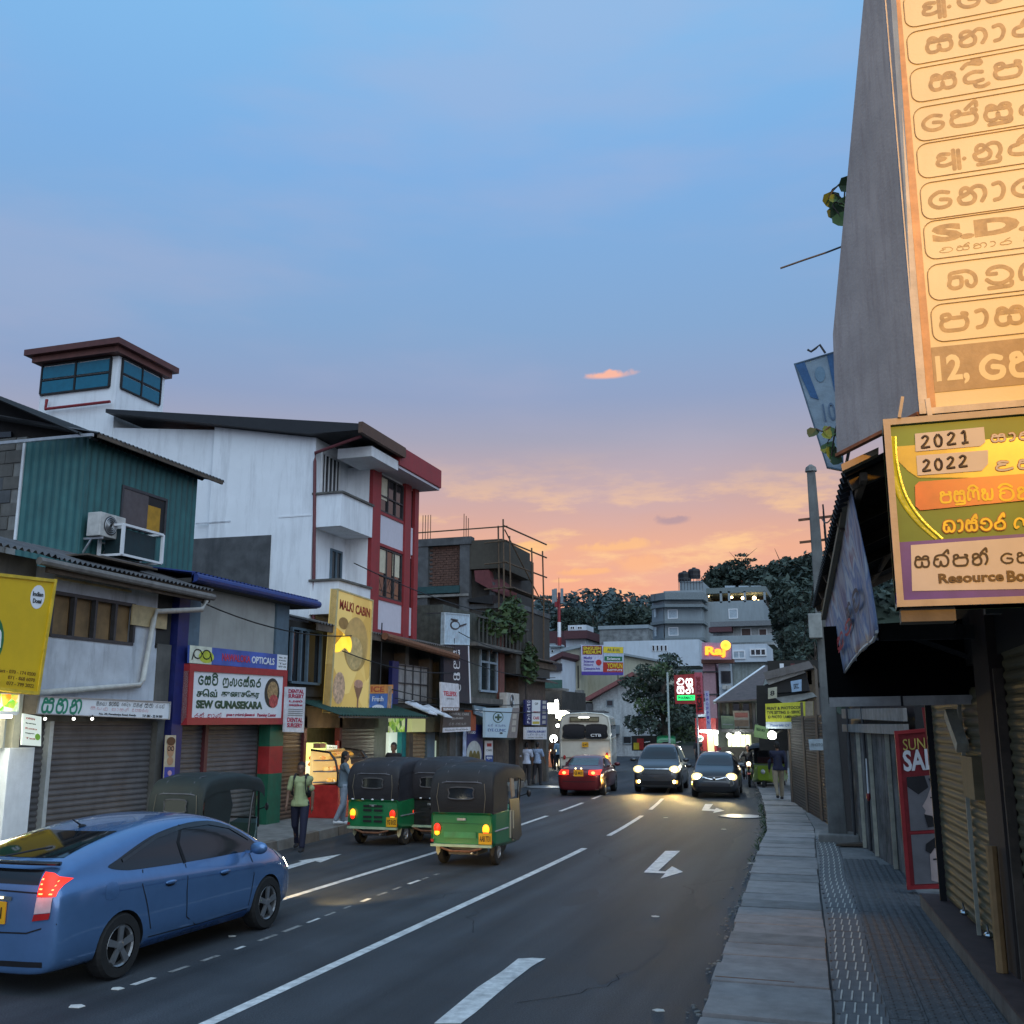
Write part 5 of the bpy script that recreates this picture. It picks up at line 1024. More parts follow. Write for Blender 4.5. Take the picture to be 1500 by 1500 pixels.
# town pieces on planes facing us
def block(name, label, cat, y, parts, wins=(), group=None):
    p0 = Yp(parts[0][0][0], parts[0][1][1], y); t = thing(name, label, cat, (p0.x, y, p0.z), group)
    for tl, br, dy, dep, m, nm in parts:
        b = MB(); ybox(b, tl, br, y + dy, y + dy + dep); b.build(nm, m, t)
    for tl, br, dy, m, fm in wins:
        a, c = Yp(*tl, y + dy), Yp(*br, y + dy); w = MB(); s = abs(c.x - a.x) * .06 + .03
        w.box(a.x, y + dy - .06, c.z, a.x + s, y + dy + .02, a.z).box(c.x - s, y + dy - .06, c.z, c.x, y + dy + .02, a.z).box(a.x + s, y + dy - .061, a.z - s, c.x - s, y + dy + .02, a.z).box(a.x + s, y + dy - .061, c.z, c.x - s, y + dy + .02, c.z + s)
        n = max(1, round((c.x - a.x) / (a.z - c.z) * 1.2))
        for i in range(1, n): x = a.x + (c.x - a.x) * i / n; w.box(x - s * .4, y + dy - .05, c.z + s, x + s * .4, y + dy + .02, a.z - s)
        f = w.build('window', fm, t); MB().box(a.x + .01, y + dy - .02, c.z + .01, c.x - .01, y + dy - .008, a.z - .01).build('pane', m, f)
    return t
def poly(name, pts, y, dep, m, par):
    return MB().prism([Yp(u, v, y) for u, v in pts], (0, dep, 0)).build(name, m, par)
farwhite = mat('far_white', (.50, .56, .62), .8, var=.08, sc_=.6, streak=.4, dirt=(.3, .3, .3)); fargrey = mat('far_grey', (.25, .29, .31), .85, var=.1, sc_=.5, streak=.4, dirt=(.14, .15, .15)); farcream = mat('far_cream', (.44, .43, .33), .85, var=.1, sc_=.6, streak=.6, dirt=(.2, .2, .15))
stone = mat('stone_wall', (.17, .18, .18), .95, var=.5, sc_=1.5); maroofs = mat('maroon_roof', (.085, .035, .04), .8, var=.2)
lightglass = mat('pale_glass', (.35, .42, .47), .2, bump=0)
# grey terraced building on the slope
g = block('grey_building', 'grey terraced building with water tanks on the wooded slope', 'building', 130, [((972, 866), (1031, 990), 0, 16, fargrey, 'wall'), ((1031, 884), (1124, 990), 3, 14, fargrey, 'wall'), ((996, 852), (1029, 872), 2, 8, fargrey, 'tank_tower')],
    [((978, 893), (993, 906), 0, lightglass, board), ((979, 919), (994, 931), 0, lightglass, board), ((1067, 892), (1081, 906), 3, lightglass, board)])
MB().prism([Yp(972, 880, 130), Yp(955, 884, 133), Yp(955, 945, 133), Yp(972, 945, 130)], (2, 12, 0)).build('bevelled_wall', fargrey, g)
for v in (878, 889, 913, 938): q0, q1, q2 = Yp(953, v + 3, 131.5), Yp(974, v, 129), Yp(1031, v, 129); MB().prism([q0, q1, q2, q2 + Vector((0, 4, 0)), q0 + Vector((0, 8, 0))], (0, 0, .35 if v > 880 else .9)).build('slab_edge', mat('slab_edge_grey', (.18, .21, .22), .85), g)
for u, v in ((957, 890), (958, 918)): MB().box(Yp(u, v, 131).x, 131.2, Yp(u, v + 14, 131).z, Yp(u + 3, v, 131).x, 131.4, Yp(u, v, 131).z).build('slit_window', lightglass, g)
tk = mat('tank_black', (.01, .01, .012), .5)
for u, v, lab in ((1003, 852, 'wide black water tank on the grey tower'), (1017, 847, 'taller black water tank on a stand over the grey tower')):
    p = Yp(u, v, 134); s = .85 if u < 1010 else .8; t = thing('water_tank', lab, 'water tank', tuple(p)); MB().lathe([(s, 0), (s * 1.03, .3), (s, .5), (s * 1.03, .9), (s * .9, 1.15), (s * .3, 1.3), (s * .3, 1.4)], p, n=16).build('drum', tk, t)
    MB().box(p.x - .6, 133.4, p.z - 1.2, p.x - .5, 133.5, p.z).box(p.x + .5, 133.4, p.z - 1.2, p.x + .6, 133.5, p.z).each('stand', darksteel, t)
b = MB()
for i in range(9): p = Yp(994 + i * 4.4, 854, 131.9); b.bar(p - Vector((0, 0, 1)), p + Vector((0, 0, .55)), .05)
for z_ in (.1, .55): b.bar(Yp(994, 854, 131.9) + Vector((0, 0, z_)), Yp(1030, 854, 131.9) + Vector((0, 0, z_)), .05)
b.build('railing', darksteel, g); b = MB()
for i in range(8): p = Yp(954 + i * 5, 880, 130.5); b.bar(p, p + Vector((0, 0, .8)), .05)
b.bar(Yp(954, 880, 130.5) + Vector((0, 0, .8)), Yp(990, 880, 130.5) + Vector((0, 0, .8)), .05).build('railing', darksteel, g)
te = block('terrace_restaurant', 'dark open terrace with warm lamps over the grey building', 'building', 136, [((1030, 866), (1122, 884), 6, 6, mat('terrace_dark', (.05, .04, .03), .9), 'back_wall'), ((1030, 862), (1122, 866.5), 0, 12, mat('terrace_roof', (.16, .19, .19), .8), 'roof'), ((1030, 882), (1122, 885), 0, .4, fargrey, 'parapet')] + [((u, 866), (u + 4, 884), 0, .4, fargrey, 'post') for u in (1030, 1054, 1066, 1089, 1118)])
for u in (1062, 1082, 1100): poly('skylight', [(u, 858), (u + 15, 858), (u + 13, 862), (u, 862)], 138, 2, lightglass, te)
wl_ = glow_mat('warm_lamp', (1, .72, .32), 14)
for i, (u, v) in enumerate(((1072, 875), (1088, 876), (1105, 876), (1104, 881), (1111, 881), (1036, 874))): p = Yp(u, v, 138); t = thing('lamp', 'warm lamp in the dark terrace, ' + ('first of the three upper ones from the tank tower', 'middle of the three upper ones', 'upper one of the cluster at the wooded end', 'lower one of the cluster nearer the tanks', 'lower one at the very wooded end', 'small one right beside the tank tower')[i], 'lamp', tuple(p), 'lamps in the dark open terrace'); MB().ball(p, .16 + .05 * (i % 3), 8, 6).build('globe', wl_, t); MB().bar(p, p + Vector((0, 0, 1.0)), .03).build('rod', darksteel, t)
# white houses
block('house', 'white house with brown windows and a balcony below the grey building', 'house', 118, [((1044, 914), (1134, 944), 0, 8, mat('far_white2', (.42, .45, .46), .8, streak=.5), 'wall'), ((1040, 911), (1138, 915.5), -1.5, 11, mat('house_roof', (.15, .16, .17), .8), 'roof'), ((1040, 932), (1134, 940), -1.8, .3, fargrey, 'balcony_wall'), ((1038, 919), (1072, 925), -1.5, 2, maroofs, 'tile_canopy')],
    [((1085, 920), (1101, 934), -.02, mat('brown_pane', (.09, .05, .04), .3), board), ((1111, 921), (1124, 934), -.02, mat('brown_pane', (.09, .05, .04)), board)])
block('white_building', 'long white terrace with four small dark windows under the stone wall', 'building', 112, [((884, 940), (1025, 975), 0, 8, farwhite, 'wall')], [((955 + i * 6, 945), (959.5 + i * 6, 954), -.02, glassd, board) for i in range(4)])
block('wall', 'grey stone retaining wall above the long white terrace', 'wall', 122, [((878, 919), (950, 945), 0, 3, stone, 'masonry'), ((876, 917), (950, 920), -.2, 3.4, fargrey, 'coping')])
hw = block('house', 'white rooftop house with a maroon roof beside the phone mast', 'house', 128, [((829, 934), (858, 955), 0, 8, farwhite, 'wall'), ((826, 924), (860, 935), -1, 10, maroofs, 'roof'), ((832, 916), (859, 924), 2, 4, farwhite, 'roof_deck')], [((835, 917.5), (842, 922), 1.98, glassd, board), ((846, 917.5), (853, 922), 1.98, glassd, board)])
block('house', 'maroon roofed house half hidden left of the phone mast', 'house', 140, [((801, 925), (824, 955), 0, 8, maroofs, 'roof'), ((801, 945), (824, 965), -.5, 1, farwhite, 'wall')])
for i, (u, v, w, h) in enumerate(((783, 918, 6, 28), (797, 928, 5, 25), (790, 945, 22, 14), (806, 948, 14, 12), (768, 938, 12, 12))):
    block('house', ('pale tall chimney like house in the far cluster by the corner', 'slim white house with an aerial in the far cluster', 'low white house in the middle of the far cluster', 'white flat roofed house in the far cluster under the maroon roof', 'greenish house in the far cluster nearest the scaffold')[i], 'house', 150 - i * 5, [((u, v), (u + w, v + h + 20), 0, 5, (farwhite, fargrey, farwhite, farwhite, fargrey)[i], 'wall'), ((u - 1, v - 2), (u + w + 1, v), -.4, 6, fargrey, 'roof')], [((u + 1.5, v + 4), (u + min(w - 1, 5), v + 8), -.02, glassd, board)])
gb_ = block('building', 'dark glass fronted block with white bands beyond the corner', 'building', 88, [((800, 958), (823, 1035), 0, 8, farwhite, 'wall'), ((798, 972), (823, 983), -.3, .2, glassd, 'glass_band'), ((798, 996), (823, 1012), -.3, .2, mat('green_band', (.04, .1, .08), .6), 'glass_band')]); poly('roof', [(795, 968), (824, 954), (824, 961), (795, 976)], 87, 6, maroofs, gb_)
# cream building with two hoardings
cb = block('cream_building', 'cream building with slit vents carrying two school hoardings', 'building', 96, [((822, 950), (851, 1060), -3, 10, farcream, 'tower'), ((851, 956), (906, 1070), 0, 12, farcream, 'wall'), ((822, 1011), (852, 1016), -3.4, 1, concrete, 'ledge')] + [((832 + i * 4.6, 975), (834.2 + i * 4.6, 1008), -3.1, .14, mat('vent_dark', (.06, .06, .05), .9), 'vent_slit') for i in range(4)])
poly('wall', [(906, 958), (962, 968), (962, 1070), (906, 1070)], 96, 10, farcream, cb); poly('roof', [(904, 955), (964, 966), (964, 969), (904, 958)], 95.5, 11, fargrey, cb); poly('roof', [(820, 951), (850, 943), (852, 948), (820, 955)], 92.5, 9, fargrey, cb)
vm = mat('print_violet', (.08, .05, .3), .6); ylw = mat('print_yellow', (.65, .5, .03), .5)
pn = pxpanel('hoarding', 'white hoarding with yellow English Medium heading on maroon', 'hoarding', (851, 945), (883, 945), (884, 989), (852, 989), ('y', 92.3), .3, mat('hoarding_lilac', (.48, .48, .62), .6)); pn.rect(.06, .68, .96, .98, mat('hoarding_maroon', (.2, .03, .02), .6), 'maroon_box')
pn.text('ENGLISH', ylw, .12, .84, .9, .95, .03, lift=.03); pn.text('MEDIUM', ylw, .12, .71, .9, .82, .03, lift=.03)
for i, s in enumerate(('Maths', 'Science', 'History', 'Commerce Arts')): pn.text(s, vm, .12, .54 - i * .12, (.5, .58, .55, .85)[i], .62 - i * .12, .02, lift=.03)
pn.rect(0, 0, 1, .12, vm, 'violet_foot', .02); pn.oval(.8, .42, .13, .1, rdp, 'red_badge', .03)
pn = pxpanel('hoarding', 'yellow and red hoarding with YOWUN in yellow capitals', 'hoarding', (884, 947), (913, 948), (913, 989), (884, 989), ('y', 92.3), .3, mat('hoarding_blue', (.40, .48, .58), .6)); pn.rect(0, .78, 1, 1, ylw, 'yellow_top', .02); pn.rect(.05, .5, .95, .66, green, 'green_strip', .02); pn.rect(-.02, .1, 1, .45, mat('hoarding_red', (.4, .03, .02), .6), 'red_block', .02); pn.rect(0, 0, 1, .1, vm, 'violet_foot', .02)
pn.text('YOWUN', ylw, .2, .24, .96, .42, .03, lift=.05); pn.text('A/L & O/L', gry, .2, .84, .85, .94, .02, lift=.04); pn.text('Science', board, .18, .53, .85, .63, .02, lift=.05); pn.text('INSTITUTE', board, .2, .14, .96, .21, .02, lift=.05)
gh = block('gable_house', 'whitewashed gable house with a sloping red roof behind the bus', 'house', 82, [((868, 1027), (940, 1115), 0, 9, mat('whitewash', (.46, .48, .48), .85, streak=.6), 'wall'), ((862, 1062), (900, 1075), -2, 2, fargrey, 'lean_to')], [((888, 1025), (899, 1035), -.02, glassd, fargrey), ((912, 1078), (926, 1090), -.02, glassd, fargrey)])
poly('gable_wall', [(866, 1027), (928, 989), (942, 1000), (942, 1027)], 82.05, 8, mat('whitewash', (0, 0, 0)), gh); poly('red_roof', [(853, 1024), (926, 984), (930, 988), (860, 1027)], 81.2, 10, mat('red_roof', (.23, .085, .08), .8, var=.25, streak=.4), gh); poly('roof_edge', [(926, 984), (950, 1003), (950, 1007), (928, 989)], 81.2, 10, wood, gh)
poly('dark_gap', [(858, 1028), (866, 1028), (866, 1062), (858, 1062)], 82.3, 3, darkwall, gh)
poly('grey_roof', [(834, 1052), (860, 1030), (862, 1062), (834, 1066)], 80, 4, ironroof, gh)
# phone mast
p = Yp(820, 1000, 138); z1 = Yp(820, 868, 138).z; t = thing('phone_mast', 'red and white phone mast with panel antennas against the sunset', 'mast', (p.x, 138, p.z)); n = 6
for i in range(n):
    za = p.z + (z1 - p.z) * i / n; zb_ = p.z + (z1 - p.z) * (i + 1) / n; MB().tube([(p.x, 138, za), (p.x, 138, zb_)], .34 - .03 * i, 8).build('mast_section', (redd, board)[i % 2] if i not in (4, 5) else redd, t)
za = Yp(820, 884, 138).z; zb_ = Yp(820, 861, 138).z
for dx in (-.75, -.42, .5): MB().box(p.x + dx - .17, 137.6, za, p.x + dx + .17, 137.9, zb_ - abs(dx) * .3).build('antenna', mat('antenna_grey', (.20, .24, .26), .6), t)
MB().bar((p.x - .9, 137.9, za + .3), (p.x + .8, 137.9, za + .3), .1).box(p.x - .5, 137.5, za - .5, p.x - .1, 138.2, za + .2).build('crossarm', redd, t); MB().tube([(p.x, 138, z1), (p.x, 138, Yp(820, 846, 138).z)], .03, 5).build('rod', redd, t)
# street-level lights far down the road
fw_ = glow_mat('flood_white', (1, 1, .88), 5); fy_ = glow_mat('flood_yellow', (1, .95, .5), 2.2)
lsb = block('shop_building', 'distant brightly lit shop front just past the corner building', 'shop', 62, [((798, 1012), (824, 1122), 0, 6, darkwall, 'wall')])
for tl, br, m, lab in (((802, 1030), (817, 1045), fw_, 'glowing white sign box over the distant lit shop'), ((814, 1041), (833, 1052), fw_, 'wide glowing white sign box beside the bus roof'), ((818, 1046), (830, 1055), fy_, 'yellow lit sign box tucked beside the bus roof')):
    a, c = Yp(*tl, 61.2), Yp(*br, 61.2); t = thing('light_box', lab, 'sign', (a.x, 61.2, c.z)); MB().box(a.x, 61.2, c.z, c.x, 61.4, a.z).build('face', m, t); MB().box(a.x - .04, 61.41, c.z - .04, c.x + .04, 61.6, a.z + .04).build('case', darksteel, t)
for u, v, r, lab in ((811, 1082, .22, 'big bright round lamp on the distant lit shop'), (815, 1027, .1, 'small white lamp on top of the distant lit shop'), (817, 1063, .1, 'small white lamp halfway down the distant lit shop')):
    p = Yp(u, v, 60.5); t = thing('lamp', lab, 'lamp', tuple(p)); MB().ball(p, r, 10, 8).build('globe', glow_mat('lamp_glare', (1, 1, .93), 22), t); MB().bar(p + Vector((0, .1, 0)), p + Vector((0, .8, .1)), .06).build('arm', darksteel, t)
lamp(Yp(811, 1082, 59).x, 59, 2.0, 160, (1, .95, .8), .2)
a, c = Yp(806, 1098, 61.7), Yp(822, 1120, 61.7); MB().box(a.x, 61.7, 0, c.x, 61.9, a.z).build('lit_window', glow_mat('far_lit', (1, .85, .55), 1.6), lsb)
MB().box(Yp(800, 1105, 60).x, 60, 0, Yp(808, 1105, 60).x, 60.6, .9).build('counter', mat('stall_orange', (.35, .12, .06), .7), lsb)
# pole and big tree behind the oncoming cars
t = tree('broad', -14.2, 62, -.1, 1.0, 'big dark roadside tree between the gable house and the red signs', None); t.scale = (1.05, 1.0, 1.0)
bt = MB(); c0 = Yp(972, 1010, 69)
bt2 = MB()
for i in range(26):
    a = i * 2.4; u = 972 + 50 * math.cos(a) * (i / 26) ** .5 + rnd(6); v = 1022 + 58 * math.sin(a) * (i / 26) ** .5 + rnd(6); r = random.uniform(.65, 1.25); p = Yp(u, v, 69 + rnd(1.8)); leaf_cloud(bt if i % 3 else bt2, p, (r, r * 1.1, r * .62), int(230 * r), .17, .8)
for ch in list(t.children): bpy.data.objects.remove(ch)
t.location = (c0.x, 69, 0); t.rotation_euler = (0, 0, 0); t.scale = (1, 1, 1); OFF[t.name] = (c0.x, 69, 0)
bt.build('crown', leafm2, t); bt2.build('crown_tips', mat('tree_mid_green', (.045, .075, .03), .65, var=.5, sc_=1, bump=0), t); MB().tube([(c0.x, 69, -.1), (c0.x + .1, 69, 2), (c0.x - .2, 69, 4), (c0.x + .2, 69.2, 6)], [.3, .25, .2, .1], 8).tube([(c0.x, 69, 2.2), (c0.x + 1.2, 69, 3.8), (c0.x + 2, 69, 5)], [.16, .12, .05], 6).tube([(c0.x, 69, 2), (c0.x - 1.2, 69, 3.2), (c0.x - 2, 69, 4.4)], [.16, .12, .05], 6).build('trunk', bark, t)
p = Yp(981, 1100, 56); t = thing('lamp_post', 'thin pale pole in front of the big dark tree', 'pole', (p.x, 56, 0)); MB().tube([(p.x, 56, 0), (p.x, 56, Yp(981, 985, 56).z)], .055, 8).build('pole', mat('pole_pale', (.36, .42, .40), .5), t); MB().box(p.x - .12, 55.85, Yp(978, 1054, 56).z - .1, p.x - .01, 56.05, Yp(978, 1054, 56).z + .1).build('junction_box', concrete, t)
fb_ = block('kiosk', 'dark roadside stall with red and yellow panels under the big tree', 'stall', 73, [((925, 1078), (975, 1100), 0, 3, darkwall, 'wall'), ((933, 1082), (943, 1098), -.2, .1, rdp, 'red_panel'), ((928, 1088), (936, 1098), -.3, .1, ylw, 'yellow_patch'), ((934, 1040), (941, 1070), -1, .1, mat('banner_grey', (.3, .32, .4), .7), 'banner')])
# ================================================================== our side of the street, far part (planes facing us)
pinkw = mat('pink_wall', (.45, .27, .30), .7, var=.12, streak=.3)
neon = glow_mat('neon_orange', (1, .30, .02), 1.9); neony = glow_mat('neon_yellow', (1, .55, .05), 1.5)
rj = block('sign_building', 'narrow pink and white building under the orange lit sign', 'building', 72, [((1029, 968), (1052, 1090), 0, 6, pinkw, 'wall'), ((1052, 970), (1073, 1090), .05, 6, farwhite, 'wall'), ((1073, 968), (1125, 1090), 2, 6, mat('stained_wall', (.28, .32, .31), .9, var=.15, streak=.6), 'wall'), ((1072, 944), (1124, 969), 1.5, 6, farwhite, 'upper_wall'), ((1027, 966), (1074, 971), -.3, 1, mat('brown_slab', (.16, .07, .05), .8), 'slab')],
    [((1056, 983), (1071, 1001), .03, glassd, darksteel), ((1098, 950), (1123, 961), 1.48, glassd, board), ((1073, 953), (1092, 965), 1.48, lightglass, board)])
for u, v in ((1058, 1003), (1065, 1004)): p = Yp(u, v, 71.6); MB().box(p.x, 71.6, p.z - .3, p.x + .28, 71.9, p.z).build('condenser', mat('ac_cream', (0, 0, 0)), rj)
for v in (985, 1018): MB().box(Yp(1029, v, 71.9).x, 71.9, Yp(1029, v, 71.9).z, Yp(1052, v, 71.9).x, 71.99, Yp(1029, v, 71.9).z + .08).build('joint', darksteel, rj)
pn = pxpanel('lit_sign', 'pink signboard with glowing orange Raj letters and a round emblem', 'sign', (1028, 941), (1071, 942), (1071, 966), (1028, 966), ('y', 70.5), .3, mat('sign_pink', (.42, .24, .33), .6)); pn.text('Raj', neon, .12, .12, .82, .78, .045, lift=.06, depth=.05) if 0 else lettering('Raj', neon, pn.t, pn.p(.12, .10), pn.ux, pn.uz, (pn.p(.82, 0) - pn.p(.12, 0)).length, (pn.p(0, .78) - pn.p(0, .12)).length, .045, lift=.08, depth=.06)
pn.oval(.82, .85, .17, .30, neony, 'round_emblem', .09); pn.oval(.82, .85, .12, .21, glow_mat('neon_green', (.6, .8, .05), 1.1), 'emblem_ring', .11); pn.oval(.82, .85, .07, .12, neon, 'emblem_core', .13)
rs = mat('sign_red2', (.30, .03, .03), .5); wg = glow_mat('letter_glow', (.95, 1, .97), 1.4)
pn = pxpanel('lit_sign', 'red pharmacy sign with four glowing white round letters over a green strip', 'sign', (987, 989), (1018, 987), (1018, 1031), (989, 1031), ('y', 60), .3, rs)
for s, a, c in (('ඔසු', .55, .92), ('සල', .34, .58)): lettering(s, wg, pn.t, pn.p(.14, .62 if s == 'ඔසු' else .36), pn.ux, pn.uz, 1.0, .42, pen=.15, lift=.08)
pn.rect(.12, .12, 1, .29, glow_mat('green_tube', (.03, .9, .2), 1.1), 'green_strip', .05); pn.text('PHARMACY', dkgreen, .18, .15, .96, .26, .03, lift=.08)
pk = mat('sign_pinkred', (.42, .09, .12), .5)
pn = pxpanel('hanging_sign', 'tall narrow red sign reading TECH ZONE sideways', 'sign', (1017, 985), (1028, 985), (1031, 1046), (1020, 1047), ('y', 58), .25, pk)
lettering('TECH', black, pn.t, pn.p(.78, .10), pn.uz, -pn.ux, (pn.p(0, .47) - pn.p(0, .1)).length, (pn.p(.6, 0) - pn.p(0, 0)).length, .04, lift=.03, depth=.02) if 0 else None
pn.rect(.06, .05, .94, .48, mat('sign_redblock', (.5, .02, .02), .5), 'red_block', .01)
lettering('TECH', black, pn.t, pn.p(.80, .07), pn.uz, -pn.ux, (pn.p(0, .46) - pn.p(0, .07)).length, (pn.p(.6, 0) - pn.p(0, 0)).length, .04, lift=.03, depth=.02); lettering('ZONE', redd, pn.t, pn.p(.78, .52), pn.uz, -pn.ux, (pn.p(0, .9) - pn.p(0, .52)).length, (pn.p(.56, 0) - pn.p(0, 0)).length, .01, lift=.03, depth=.02)
pn = pxpanel('hanging_sign', 'tall narrow lilac sign with blue marks beside the TECH ZONE sign', 'sign', (1032, 1012), (1038, 1012), (1041, 1068), (1035, 1068), ('y', 57), .2, mat('sign_lilac', (.42, .40, .55), .5))
for i in range(7): pn.text('SHOPPING'[i], vm, .25, .86 - i * .12, .75, .94 - i * .12, .02)
ph = block('pharmacy', 'red fronted pharmacy with a white strip light over its door', 'shop', 61, [((1018, 1052), (1050, 1100), 0, 4, rs, 'front'), ((1036, 1074), (1046, 1100), -.08, .1, glow_mat('yellow_door', (.9, .85, .3), .5), 'lit_door'), ((1046, 1070), (1052, 1092), -.05, .1, glow_mat('pale_lit', (.85, .9, .7), .9), 'lit_window'), ((1022, 1028), (1034, 1050), -.2, .1, mat('figure_print', (.35, .42, .48), .7, var=.5, sc_=3), 'poster')])
MB().box(Yp(1019, 1050, 58).x, 58.3, 0, Yp(1021, 1050, 58).x, 58.4, Yp(1020, 1046, 58).z).build('pole', steel, ph)
t = thing('strip_light', 'white strip light over the red pharmacy door', 'lamp', tuple(Yp(1038, 1073, 60.5))); MB().bar(Yp(1026, 1071, 60.5), Yp(1052, 1073, 60.5), .12).build('tube', glow_mat('lamp_glare', (0, 0, 0), 0), t); MB().bar(Yp(1025, 1069.5, 60.6), Yp(1053, 1071, 60.6), .1).build('housing', steel, t)
pn = pxpanel('cross_sign', 'round white sign with a green cross on the red pharmacy front', 'sign', (1021, 1077), (1031, 1077), (1031, 1087), (1021, 1087), ('y', 60.7), .1, rs); pn.oval(.5, .5, .45, .45, glow_mat('disc_white', (.9, 1, .95), .5), 'disc', .02); pn.rect(.42, .2, .58, .8, green, 'cross_bar', .04); pn.rect(.2, .42, .8, .58, green, 'cross_bar', .045)
lamp(Yp(1038, 1078, 59.5).x, 59.5, 2.1, 80, (.95, 1, .9), .2)
# sloping iron roofed house
IH = thing('house', 'old house with a big sloping iron roof edged in white', 'house', (-4, 47, 0)); yh = 46.0
poly('wall', [(1052, 1026), (1112, 1026), (1112, 1095), (1052, 1095)], yh, 5, mat('plank_wall', (.13, .14, .12), .9, streak=.8), IH)
r0, r1, r2, r3 = Yp(1045, 1029, yh - .6), Yp(1108, 1027, yh - .6), Yp(1122, 978, yh + 4), Yp(1062, 1017, yh + 1.2)
ir = MB().hexa([Yp(1045, 1030, yh - .8), Yp(1110, 1026, yh - .8), Yp(1128, 975, yh + 3.5), Yp(1119, 978, yh + 3.5)] + [q + Vector((0, 0, .06)) for q in (Yp(1045, 1030, yh - .8), Yp(1110, 1026, yh - .8), Yp(1128, 975, yh + 3.5), Yp(1119, 978, yh + 3.5))]); ir.build('roof', mat('iron_roof_brown', (.11, .085, .08), .7, .2, var=.25, streak=.6), IH)
MB().bar(Yp(1046, 1029, yh - .78), Yp(1120, 977, yh + 3.5), .1, .14).build('white_edge', board, IH)
for i in range(12): u = 1054 + i * 4.8; MB().box(Yp(u, 1030, yh - .06).x, yh - .06, Yp(u, 1072, yh).z, Yp(u + 3.6, 1030, yh).x, yh - .02, Yp(u, 1030, yh).z).build('plank', (wood, ironold, mat('plank_pale', (.19, .20, .17), .9, streak=.6))[i % 3], IH)
for u in (1074, 1088): MB().box(Yp(u, 1030, yh - .1).x, yh - .1, Yp(u, 1041, yh).z, Yp(u + 9, 1030, yh).x, yh - .065, Yp(u, 1031, yh).z).build('window', glassd, IH)
pn = pxpanel('shop_sign', 'faded red and white board on the plank wall under the iron roof', 'sign', (1073, 1041), (1097, 1041), (1098, 1066), (1076, 1066), ('y', yh - .2), .06, mat('faded_sign', (.33, .30, .25), .7)); pn.rect(.1, .6, .92, .88, mat('faded_red', (.32, .12, .1), .7), 'red_band'); pn.rect(.05, .08, .95, .45, mat('faded_tan', (.3, .2, .13), .7), 'tan_band')
pxpanel('shop_sign', 'faded green board with pale lines beside the faded red board', 'sign', (1056, 1048), (1075, 1049), (1076, 1068), (1057, 1067), ('y', yh - .25), .06, mat('faded_green', (.22, .28, .18), .7)).rect(.1, .3, .9, .36, gl, 'line')
lsh = block('shop_building', 'small shop with two dazzling white lamps under the plank wall', 'shop', 45.0, [((1056, 1068), (1112, 1073), -.3, 1, darksteel, 'canopy'), ((1066, 1076), (1100, 1094), .4, .2, glow_mat('shop_glow', (.9, .95, .6), .9), 'lit_interior'), ((1056, 1094), (1112, 1115), .3, .3, darkwall, 'counter')] + [((1070 + 7 * i, 1073), (1071.5 + 7 * i, 1096), .1, .1, darksteel, 'post') for i in range(5)])
for u, v, lab in ((1068, 1078, 'dazzling white lamp nearer the pharmacy under the plank wall'), (1081, 1075, 'smaller white lamp in the middle of the shop under the plank wall')):
    p = Yp(u, v, 44.8); t = thing('lamp', lab, 'lamp', tuple(p)); MB().ball(p, .11, 10, 6).build('globe', glow_mat('lamp_glare', (0, 0, 0), 0), t); MB().bar(p, p + Vector((0, .2, .3)), .04).build('arm', darksteel, t)
lamp(Yp(1075, 1080, 44).x, 44, 2.0, 50, (.95, 1, .88), .15)
# dark shops with awnings between there and the utility pole
DS = block('shop_building', 'dark cluttered shop with torn awnings behind the yellow sign', 'shop', 36, [((1108, 1004), (1200, 1100), 1.5, 6, mat('sooty_dark', (.03, .028, .025), .9), 'wall'), ((1180, 975), (1200, 1100), 0, 3, mat('brown_wall', (.12, .09, .06), .9, streak=.6), 'side_wall'), ((1124, 968), (1200, 1000), 3, 5, mat('sooty_dark', (0, 0, 0)), 'upper_wall')])
for i, (q, m) in enumerate(((((1118, 985), (1185, 968), (1192, 978), (1122, 996)), ironold), (((1122, 997), (1176, 980), (1180, 985), (1126, 1003)), mat('awning_edge', (.3, .3, .3), .7)), (((1120, 1003), (1180, 985), (1186, 1012), (1122, 1016)), black), (((1135, 1022), (1190, 1014), (1196, 1020), (1150, 1032)), tarpw if 0 else mat('grey_tarp', (.22, .24, .24), .7)))): MB().prism([Yp(u, v, 35 + .2 * i) for u, v in q], (0, 1.2, 0)).build('awning', m, DS)
for i in range(6): p = Yp(1142 + i * 8, 972 + (i % 2) * 4, 36); MB().box(p.x, 36, p.z - .6, p.x + .13, 36.1, p.z).build('hanging_goods', (board, navy, maroon, steel, black, bluegrey)[i], DS)
pn = pxpanel('hanging_sign', 'tall black salon sign with grey capitals stacked downward', 'sign', (1108, 1008), (1122, 1006), (1122, 1060), (1109, 1060), ('y', 38), .15, black)
for i in range(5): pn.text('SALON'[i], gl, .42, .80 - i * .155, .78, .90 - i * .155, .01)
yg = mat('sign_yellowgreen', (.42, .42, .03), .5, var=.15)
pn = pxpanel('shop_sign', 'yellow printed sign with black lines on the dark cluttered shop', 'sign', (1121, 1031), (1191, 1027), (1191, 1068), (1122, 1067), ('y', 33), .1, yg); pn.rect(0, 0, 1, .26, mat('sign_greyblue', (.35, .4, .43), .6), 'grey_foot'); pn.rect(.84, .0, 1, 1, mat('sign_dull', (.2, .17, .12), .7), 'dull_end', .005)
for i, (s, a, c) in enumerate((("PRINT & PHOTOCOPY", .03, .8), ("TYPE SETTING  E - SERVICES", .03, .8), ("ID PHOTO  LAMINATING", .05, .75))): pn.text(s, black, a, .74 - i * .17, c, .86 - i * .17, .02)
pn.text('Phone bills  CV', bl_, .1, .08, .5, .18, lift=.01)
